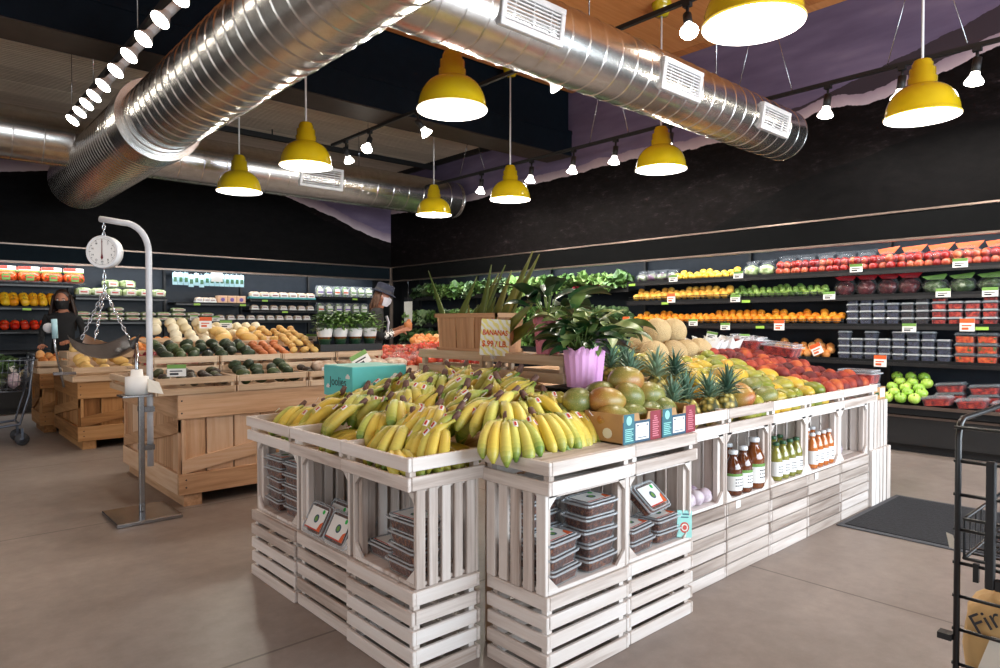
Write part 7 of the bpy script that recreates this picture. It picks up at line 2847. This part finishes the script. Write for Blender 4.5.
person_body(J, E_, 0, None, 0, man_col, ['cloth_black', 'skin', 'white'], root)
h = head_mesh(root, (0.105, 0, 1.625), R(14))
mask_mesh(h, 'mask_white')
m = MB()
m.lathe([(0.118, 0.055), (0.150, 0.040), (0.152, 0.046), (0.118, 0.064), (0.112, 0.10), (0.105, 0.155), (0.09, 0.168), (0.03, 0.158), (0.001, 0.156)], 28, 0, Matrix.Scale(HU, 4) @ Matrix.Rotation(R(6), 4, 'Y'), sx=1.06, sy=0.92)
hat = m.build('hat', 'cloth_navy', h)
m = MB()
m.lathe([(0.1195, 0.062), (0.1150, 0.092)], 28, 0, Matrix.Scale(HU, 4) @ Matrix.Rotation(R(6), 4, 'Y'), sx=1.06, sy=0.92)
m.build('hat_band', 'ink', h)
m = MB()
rnd = random.Random(4)
for k in range(26):
    a = PI + rnd.uniform(-1.25, 1.25)
    x, y_ = 0.088 * math.cos(a), 0.082 * math.sin(a)
    L = rnd.uniform(0.15, 0.24)
    m.tube([(x * HU, y_ * HU, 0.05 * HU), ((x * 1.12) * HU, (y_ * 1.15) * HU, -0.03 * HU), ((x * 1.2 + rnd.uniform(-0.02, 0.02)) * HU, y_ * 1.3 * HU, (-0.03 - L * 0.5) * HU), ((x * 1.1) * HU, y_ * 1.2 * HU, (-0.03 - L) * HU)], [0.014 * HU, 0.015 * HU, 0.012 * HU, 0.006 * HU], 6)
m.build('hair', 'hair', h)
m = MB()
m.tube([(0.16 * HU, -0.02 * HU, 1.38 * HU), (0.185 * HU, -0.03 * HU, 1.30 * HU), (0.165 * HU, -0.035 * HU, 1.16 * HU)], 0.012 * HU, 6)
m.tube([(0.15 * HU, 0.05 * HU, 1.38 * HU), (0.18 * HU, 0.05 * HU, 1.30 * HU), (0.16 * HU, 0.05 * HU, 1.16 * HU)], 0.012 * HU, 6)
m.build('hood_cord', 'mask_white', root)
m = MB()
rnd = random.Random(2)
m.blob((0, 0, 0), (0.055 * HU, 0.04 * HU, 0.06 * HU), 12, 9, 0, lambda p: p * (1 + 0.18 * rnd.uniform(-1, 1)))
m.blob((0.02 * HU, 0.01 * HU, 0.05 * HU), (0.03 * HU, 0.025 * HU, 0.03 * HU), 10, 8)
o = m.build('ginger_root', 'glovebrown')
hp = Matrix.Rotation(yaw, 4, 'Z') @ Vector((0.43 * HU, 0.01 * HU, 1.262 * HU))
o.location = root.location + hp
tag(o, 'lumpy brown root held in the hands of the person in the hat', 'vegetable')

# woman with long hair at the left wall
root = thing('person', 'person in black with long brown hair and a black mask by the left wall', 'person', (1.88, 11.95, 0))
yaw = YAW + PI + R(20)
root.rotation_euler = (0, 0, yaw)
J = [((0, 0, 0.93), (0.15, 0.12)), ((0.01, 0, 1.08), (0.125, 0.10)), ((0.02, 0, 1.25), (0.15, 0.115)), ((0.02, 0, 1.37), (0.135, 0.095)), ((0.03, 0, 1.44), 0.052), ((0.04, 0, 1.50), 0.05),
     ((0.02, 0.155, 1.375), 0.058), ((0.01, 0.21, 1.24), 0.046), ((0.04, 0.23, 1.10), 0.04), ((0.18, 0.18, 1.06), 0.034), ((0.28, 0.12, 1.05), 0.026),
     ((0.02, -0.155, 1.375), 0.058), ((0.01, -0.22, 1.24), 0.046), ((0.02, -0.25, 1.10), 0.04), ((0.15, -0.22, 1.02), 0.034), ((0.26, -0.18, 1.0), 0.026),
     ((0.0, 0.085, 0.86), 0.092), ((0.01, 0.09, 0.49), 0.058), ((-0.02, 0.09, 0.10), 0.04), ((0.06, 0.095, 0.045), 0.04), ((0.14, 0.10, 0.033), 0.032),
     ((0.0, -0.085, 0.86), 0.092), ((0.01, -0.09, 0.49), 0.058), ((-0.02, -0.09, 0.10), 0.04), ((0.06, -0.095, 0.045), 0.04), ((0.14, -0.10, 0.033), 0.032)]
E_ = [(0, 1), (1, 2), (2, 3), (3, 4), (4, 5), (3, 6), (6, 7), (7, 8), (8, 9), (9, 10), (3, 11), (11, 12), (12, 13), (13, 14), (14, 15), (0, 16), (16, 17), (17, 18), (18, 19), (19, 20), (0, 21), (21, 22), (22, 23), (23, 24), (24, 25)]
hand_chains(J, E_, 10, (0.345, 0.10, 1.05), (1, -0.1, 0), (0, 1, 0), (0, 0, 1), 0.4)
hand_chains(J, E_, 15, (0.325, -0.165, 1.0), (1, 0.1, 0), (0, -1, 0), (0, 0, 1), 0.4)
person_body(J, E_, 0, None, 0, lambda c: 1 if (c.x > 0.27 and c.z > 0.9) or (c.z > 1.43 and abs(c.y) < 0.07) else 0, ['cloth_black', 'skin'], root)
h = head_mesh(root, (0.065, 0, 1.59), R(8))
mask_mesh(h, 'mask_black')
m = MB()
m.blob((-0.018 * HU, 0, 0.022 * HU), (0.112 * HU, 0.098 * HU, 0.122 * HU), 20, 14, 0, lambda p: Vector((min(p.x, 0.45 + 0.4 * max(0, p.z)), p.y, p.z if p.z > -0.3 else -0.3 + (p.z + 0.3) * 0.5)))
rnd = random.Random(6)
for k in range(40):
    a = PI + rnd.uniform(-1.75, 1.75)
    x, y_ = 0.095 * math.cos(a) - 0.01, 0.095 * math.sin(a)
    L = rnd.uniform(0.22, 0.36)
    m.tube([(x * HU, y_ * HU, 0.06 * HU), (x * 1.1 * HU, y_ * 1.25 * HU, -0.05 * HU), (x * 1.2 * HU, y_ * 1.55 * HU, (-0.05 - L * 0.5) * HU), (x * 1.1 * HU, y_ * 1.45 * HU, (-0.05 - L) * HU)], [0.018 * HU, 0.02 * HU, 0.018 * HU, 0.006 * HU], 6)
m.build('hair', 'hairdark', h)

# ------------------------------------------------------------------ shopping cart at the left edge
root = thing('shopping_cart', 'grey wire shopping cart with greens at the left edge of the photo', 'cart', (0.82, 10.25, 0))
CXa, CXb, CYa, CYb = 0.42, 1.22, 9.9, 10.45
m = MB()
for z, ex in ((0.66, -0.08), (0.78, -0.04), (0.90, 0.0), (1.04, 0.03)):
    for (p, q) in (((CXa - ex, CYa - ex, z), (CXb + ex, CYa - ex, z)), ((CXb + ex, CYa - ex, z), (CXb + ex, CYb + ex, z)), ((CXb + ex, CYb + ex, z), (CXa - ex, CYb + ex, z)), ((CXa - ex, CYb + ex, z), (CXa - ex, CYa - ex, z))):
        m.cyl(p, q, 0.008 if z in (0.66, 1.04) else 0.004, n=6)
for k in range(15):
    f = k / 14
    x = CXa + f * (CXb - CXa)
    for yy, s_ in ((CYa, -1), (CYb, 1)):
        m.cyl((x + 0.08 * (1 - 2 * f) * 0.5, yy - s_ * 0.08, 0.66), (x, yy + s_ * 0.03, 1.04), 0.003, n=5)
    m.cyl((x, CYa + 0.08, 0.66), (x, CYb - 0.08, 0.66), 0.003, n=5)
for k in range(9):
    f = k / 8
    y_ = CYa + f * (CYb - CYa)
    for xx, s_ in ((CXa, -1), (CXb, 1)):
        m.cyl((xx - s_ * 0.08, y_, 0.66), (xx + s_ * 0.03, y_, 1.04), 0.003, n=5)
m.build('wire_basket', 'cartmetal', root, world=True)
m = MB()
for yy in (CYa + 0.05, CYb - 0.05):
    m.tube([(CXb + 0.02, yy, 1.10), (CXb - 0.02, yy, 0.62), (CXb - 0.12, yy, 0.26), (CXa + 0.05, yy, 0.20)], 0.016, 8)
    m.tube([(CXa + 0.12, yy, 0.64), (CXa + 0.20, yy, 0.22)], 0.014, 8)
m.cyl((CXa + 0.05, CYa + 0.05, 0.21), (CXa + 0.05, CYb - 0.05, 0.21), 0.012, n=8)
m.cyl((CXb - 0.12, CYa + 0.05, 0.26), (CXb - 0.12, CYb - 0.05, 0.26), 0.012, n=8)
m.build('frame', 'cartmetal', root, world=True)
m = MB()
m.cyl((CXb + 0.02, CYa + 0.02, 1.10), (CXb + 0.02, CYb - 0.02, 1.10), 0.02, n=10)
m.build('handle', 'rubber', root, world=True)
for (x, y_) in ((CXb - 0.10, CYa + 0.05), (CXb - 0.10, CYb - 0.05), (CXa + 0.08, CYa + 0.05), (CXa + 0.08, CYb - 0.05)):
    m = MB()
    m.cyl((x, y_ - 0.018, 0.075), (x, y_ + 0.018, 0.075), 0.075, n=20)
    w = m.build('wheel', 'rubber', root, world=True)
    m = MB()
    m.cyl((x, y_ - 0.022, 0.075), (x, y_ + 0.022, 0.075), 0.03, n=12)
    m.box((x - 0.012, y_ - 0.03, 0.07), (x + 0.012, y_ - 0.022, 0.21))
    m.box((x - 0.012, y_ + 0.022, 0.07), (x + 0.012, y_ + 0.03, 0.21))
    o = m.build('caster_fork', 'cartmetal', w)
    o.location = -root.location
P_kale[0]((0.66, 10.1, 0.80), (0.3, 0, 1), 'dark leafy bunch lying in the shopping cart, left one', 'greens in the cart')
P_kale[0]((0.95, 10.2, 0.84), (-0.3, 0.2, 2), 'dark leafy bunch lying in the shopping cart, right one', 'greens in the cart')
P_saladbag((0.85, 10.0, 0.69), (0, 0, 0.4), 'dark salad bag inside the shopping cart', 'bags in the cart')
P_walnutbag((1.06, 10.05, 0.69), (0, 0, 0.9), 'white bag inside the shopping cart', 'bags in the cart')

# ------------------------------------------------------------------ mat and wire rack at the right
root = thing('floor_mat', 'black rectangular entrance mat on the concrete by the end of the island', 'mat', (5.78, 1.3, 0))
m = MB()
m.box((5.19, 0.52, 0.001), (6.37, 1.96, 0.014), ch=0.004)
m.build('pile', 'mat', root, world=True)
m = MB()
for lo, hi in (((5.14, 0.47, 0.001), (5.19, 2.0, 0.009)), ((6.37, 0.47, 0.001), (6.42, 2.0, 0.009)), ((5.19, 0.47, 0.001), (6.37, 0.52, 0.009)), ((5.19, 1.96, 0.001), (6.37, 2.0, 0.009))):
    m.box(lo, hi, ch=0.003)
m.build('rubber_edge', 'rubber', root, world=True)

RX, RX2, RYa, RYb = 2.585, 3.35, 0.622, -0.25
root = thing('wire_rack', 'black wire display rack at the right edge of the photo', 'rack', ((RX + RX2) / 2, (RYa + RYb) / 2, 0))
m = MB()
for (x, y_) in ((RX, RYa), (RX, RYb)):
    m = MB()
    m.tube([(x, y_, 0.0), (x, y_, 1.12), (x + 0.015, y_, 1.165), (x + 0.05, y_, 1.18), (RX2 - 0.05, y_, 1.18), (RX2 - 0.015, y_, 1.165), (RX2, y_, 1.12), (RX2, y_, 0.0)], 0.0095, 10)
    m.build('tube_frame', 'blackgloss', root, world=True)
for x in (RX, RX2):
    m = MB()
    for z in (1.155, 1.045, 0.935, 0.82, 0.71, 0.60, 0.49, 0.375, 0.26, 0.15):
        m.cyl((x, RYa + 0.012, z), (x, RYb - 0.012, z), 0.006, n=6)
    m.build('ladder_rungs', 'blackgloss', root, world=True)


def wire_shelf(z, nm, h):
    m = MB()
    xa, xb, ya, yb = RX + 0.03, RX2 - 0.03, RYb + 0.05, RYa - 0.012
    for zz in ((z, z + h) if h else (z,)):
        for p, q in (((xa, ya, zz), (xb, ya, zz)), ((xb, ya, zz), (xb, yb, zz)), ((xb, yb, zz), (xa, yb, zz)), ((xa, yb, zz), (xa, ya, zz))):
            m.cyl(p, q, 0.006, n=6)
    k = 14
    for i in range(k + 1):
        y_ = ya + (yb - ya) * i / k
        pts = [(xa, y_, z + h), (xa, y_, z), (xb, y_, z), (xb, y_, z + h)] if h else [(xa, y_, z), (xb, y_, z)]
        m.tube(pts, 0.004, 5, smooth=False)
    k = 10
    for i in range(k + 1):
        x = xa + (xb - xa) * i / k
        pts = [(x, ya, z + h), (x, ya, z), (x, yb, z), (x, yb, z + h)] if h else [(x, ya, z), (x, yb, z)]
        m.tube(pts, 0.004, 5, smooth=False)
    m.build(nm, 'blackgloss', root, world=True)


wire_shelf(0.72, 'wire_basket', 0.13)
wire_shelf(0.20, 'wire_shelf', 0.0)
m = MB()
m.box((RX - 0.035, 0.515, 0.655), (RX - 0.012, 0.540, 1.06), ch=0.003)
m.box((RX - 0.035, 0.0, 0.655), (RX - 0.012, 0.03, 1.06), ch=0.003)
m.box((RX - 0.035, 0.03, 0.655), (RX - 0.012, 0.515, 0.69), ch=0.003)
m.build('sign_frame', 'black', root, world=True)
m = MB()
m.box((RX - 0.02, RYa + 0.01, 0.45), (RX + 0.02, RYa + 0.05, 0.47))
m.box((RX - 0.008, RYa - 0.06, 0.66), (RX + 0.008, RYa - 0.045, 0.72))
m.build('hook', 'black', root, world=True)
m = MB()
m.add([(RX - 0.01, RYa + 0.01, 0.80), (RX + 0.01, RYa + 0.035, 0.80), (RX + 0.03, RYa + 0.03, 0.745), (RX + 0.005, RYa + 0.003, 0.75)], [(0, 1, 2, 3)])
tag(m.build('paper_slip', 'cream'), 'cream paper slip stuck to the corner of the wire rack', 'paper slip')

# bag of firewood bundles on the lower shelf
root = thing('firewood_bag', 'kraft paper bag with black lettering on the lower shelf of the wire rack', 'bag', (2.73, 0.40, 0.21))
rnd = random.Random(5)
m = MB()


def bagfn(p):
    q = Vector([math.copysign(abs(c) ** 0.6, c) for c in p])
    if p.z > 0.4:
        q.x *= 1.25 - 0.6 * p.z
        q.y *= 1.05
    return q * (1 + 0.03 * rnd.uniform(-1, 1))


m.blob((0, 0, 0.20), (0.13, 0.225, 0.205), 26, 18, 0, bagfn)
m.build('bag_body', 'kraftbag', root)
m = MB()
vs, fs = [], []
for j in range(7):
    for i in range(9):
        v, u = j / 6 * 2 - 1, i / 8 * 2 - 1
        vs.append((-0.136 - 0.012 * (1 - u * u) + 0.015 * max(0, v) ** 2, u * 0.165 * (1 - 0.2 * max(0, v)), 0.165 + v * 0.115))
for j in range(6):
    for i in range(8):
        q = j * 9 + i
        fs.append((q, q + 9, q + 10, q + 1))
m.add(vs, fs, 0, None, 0, True)
m.build('printed_panel', 'cream', root)
tx = text_mesh('lettering', 'Fire', 0.085, 'ink', (-0.128, 0.13, 0.335), (R(72), R(-38), -PI / 2), root)
tx = text_mesh('lettering', '100%', 0.035, 'ink', (-0.115, -0.06, 0.365), (R(62), R(12), -PI / 2), root)
m = MB()
for k in range(5):
    z = 0.24 - k * 0.012
    m.box((-0.1535, -0.10, z), (-0.1515, 0.09 - 0.02 * (k % 2), z + 0.004))
for k in range(4):
    m.box((-0.1545, -0.12, 0.13 - k * 0.014), (-0.1525, -0.06, 0.134 - k * 0.014))
m.build('print_lines', 'ink', root)
m = MB()
for (dy, r_) in ((0.04, 0.5), (0.065, -0.5), (0.015, 0.9), (0.09, -0.9)):
    c, s_ = math.cos(r_), math.sin(r_)
    m.add([(-0.1535, dy + y_ * c - z * s_, 0.15 + y_ * s_ + z * c) for y_, z in ((-0.035, -0.008), (0.035, -0.008), (0.035, 0.008), (-0.035, 0.008))], [(0, 1, 2, 3), (3, 2, 1, 0)])
m.build('print_logs', 'ink', root)

# ------------------------------------------------------------------ bring everything to metres
for me in bpy.data.meshes:
    if me.users:
        me.transform(Matrix.Scale(S, 4))
for o in list(SC.objects):
    o.location = o.location * S
    if o.type == 'LIGHT':
        d = o.data
        d.energy *= S * S
        if d.type == 'AREA':
            d.size *= S
            d.size_y *= S
        else:
            d.shadow_soft_size *= S
for me in [q for q in bpy.data.meshes if not q.users]:
    bpy.data.meshes.remove(me)
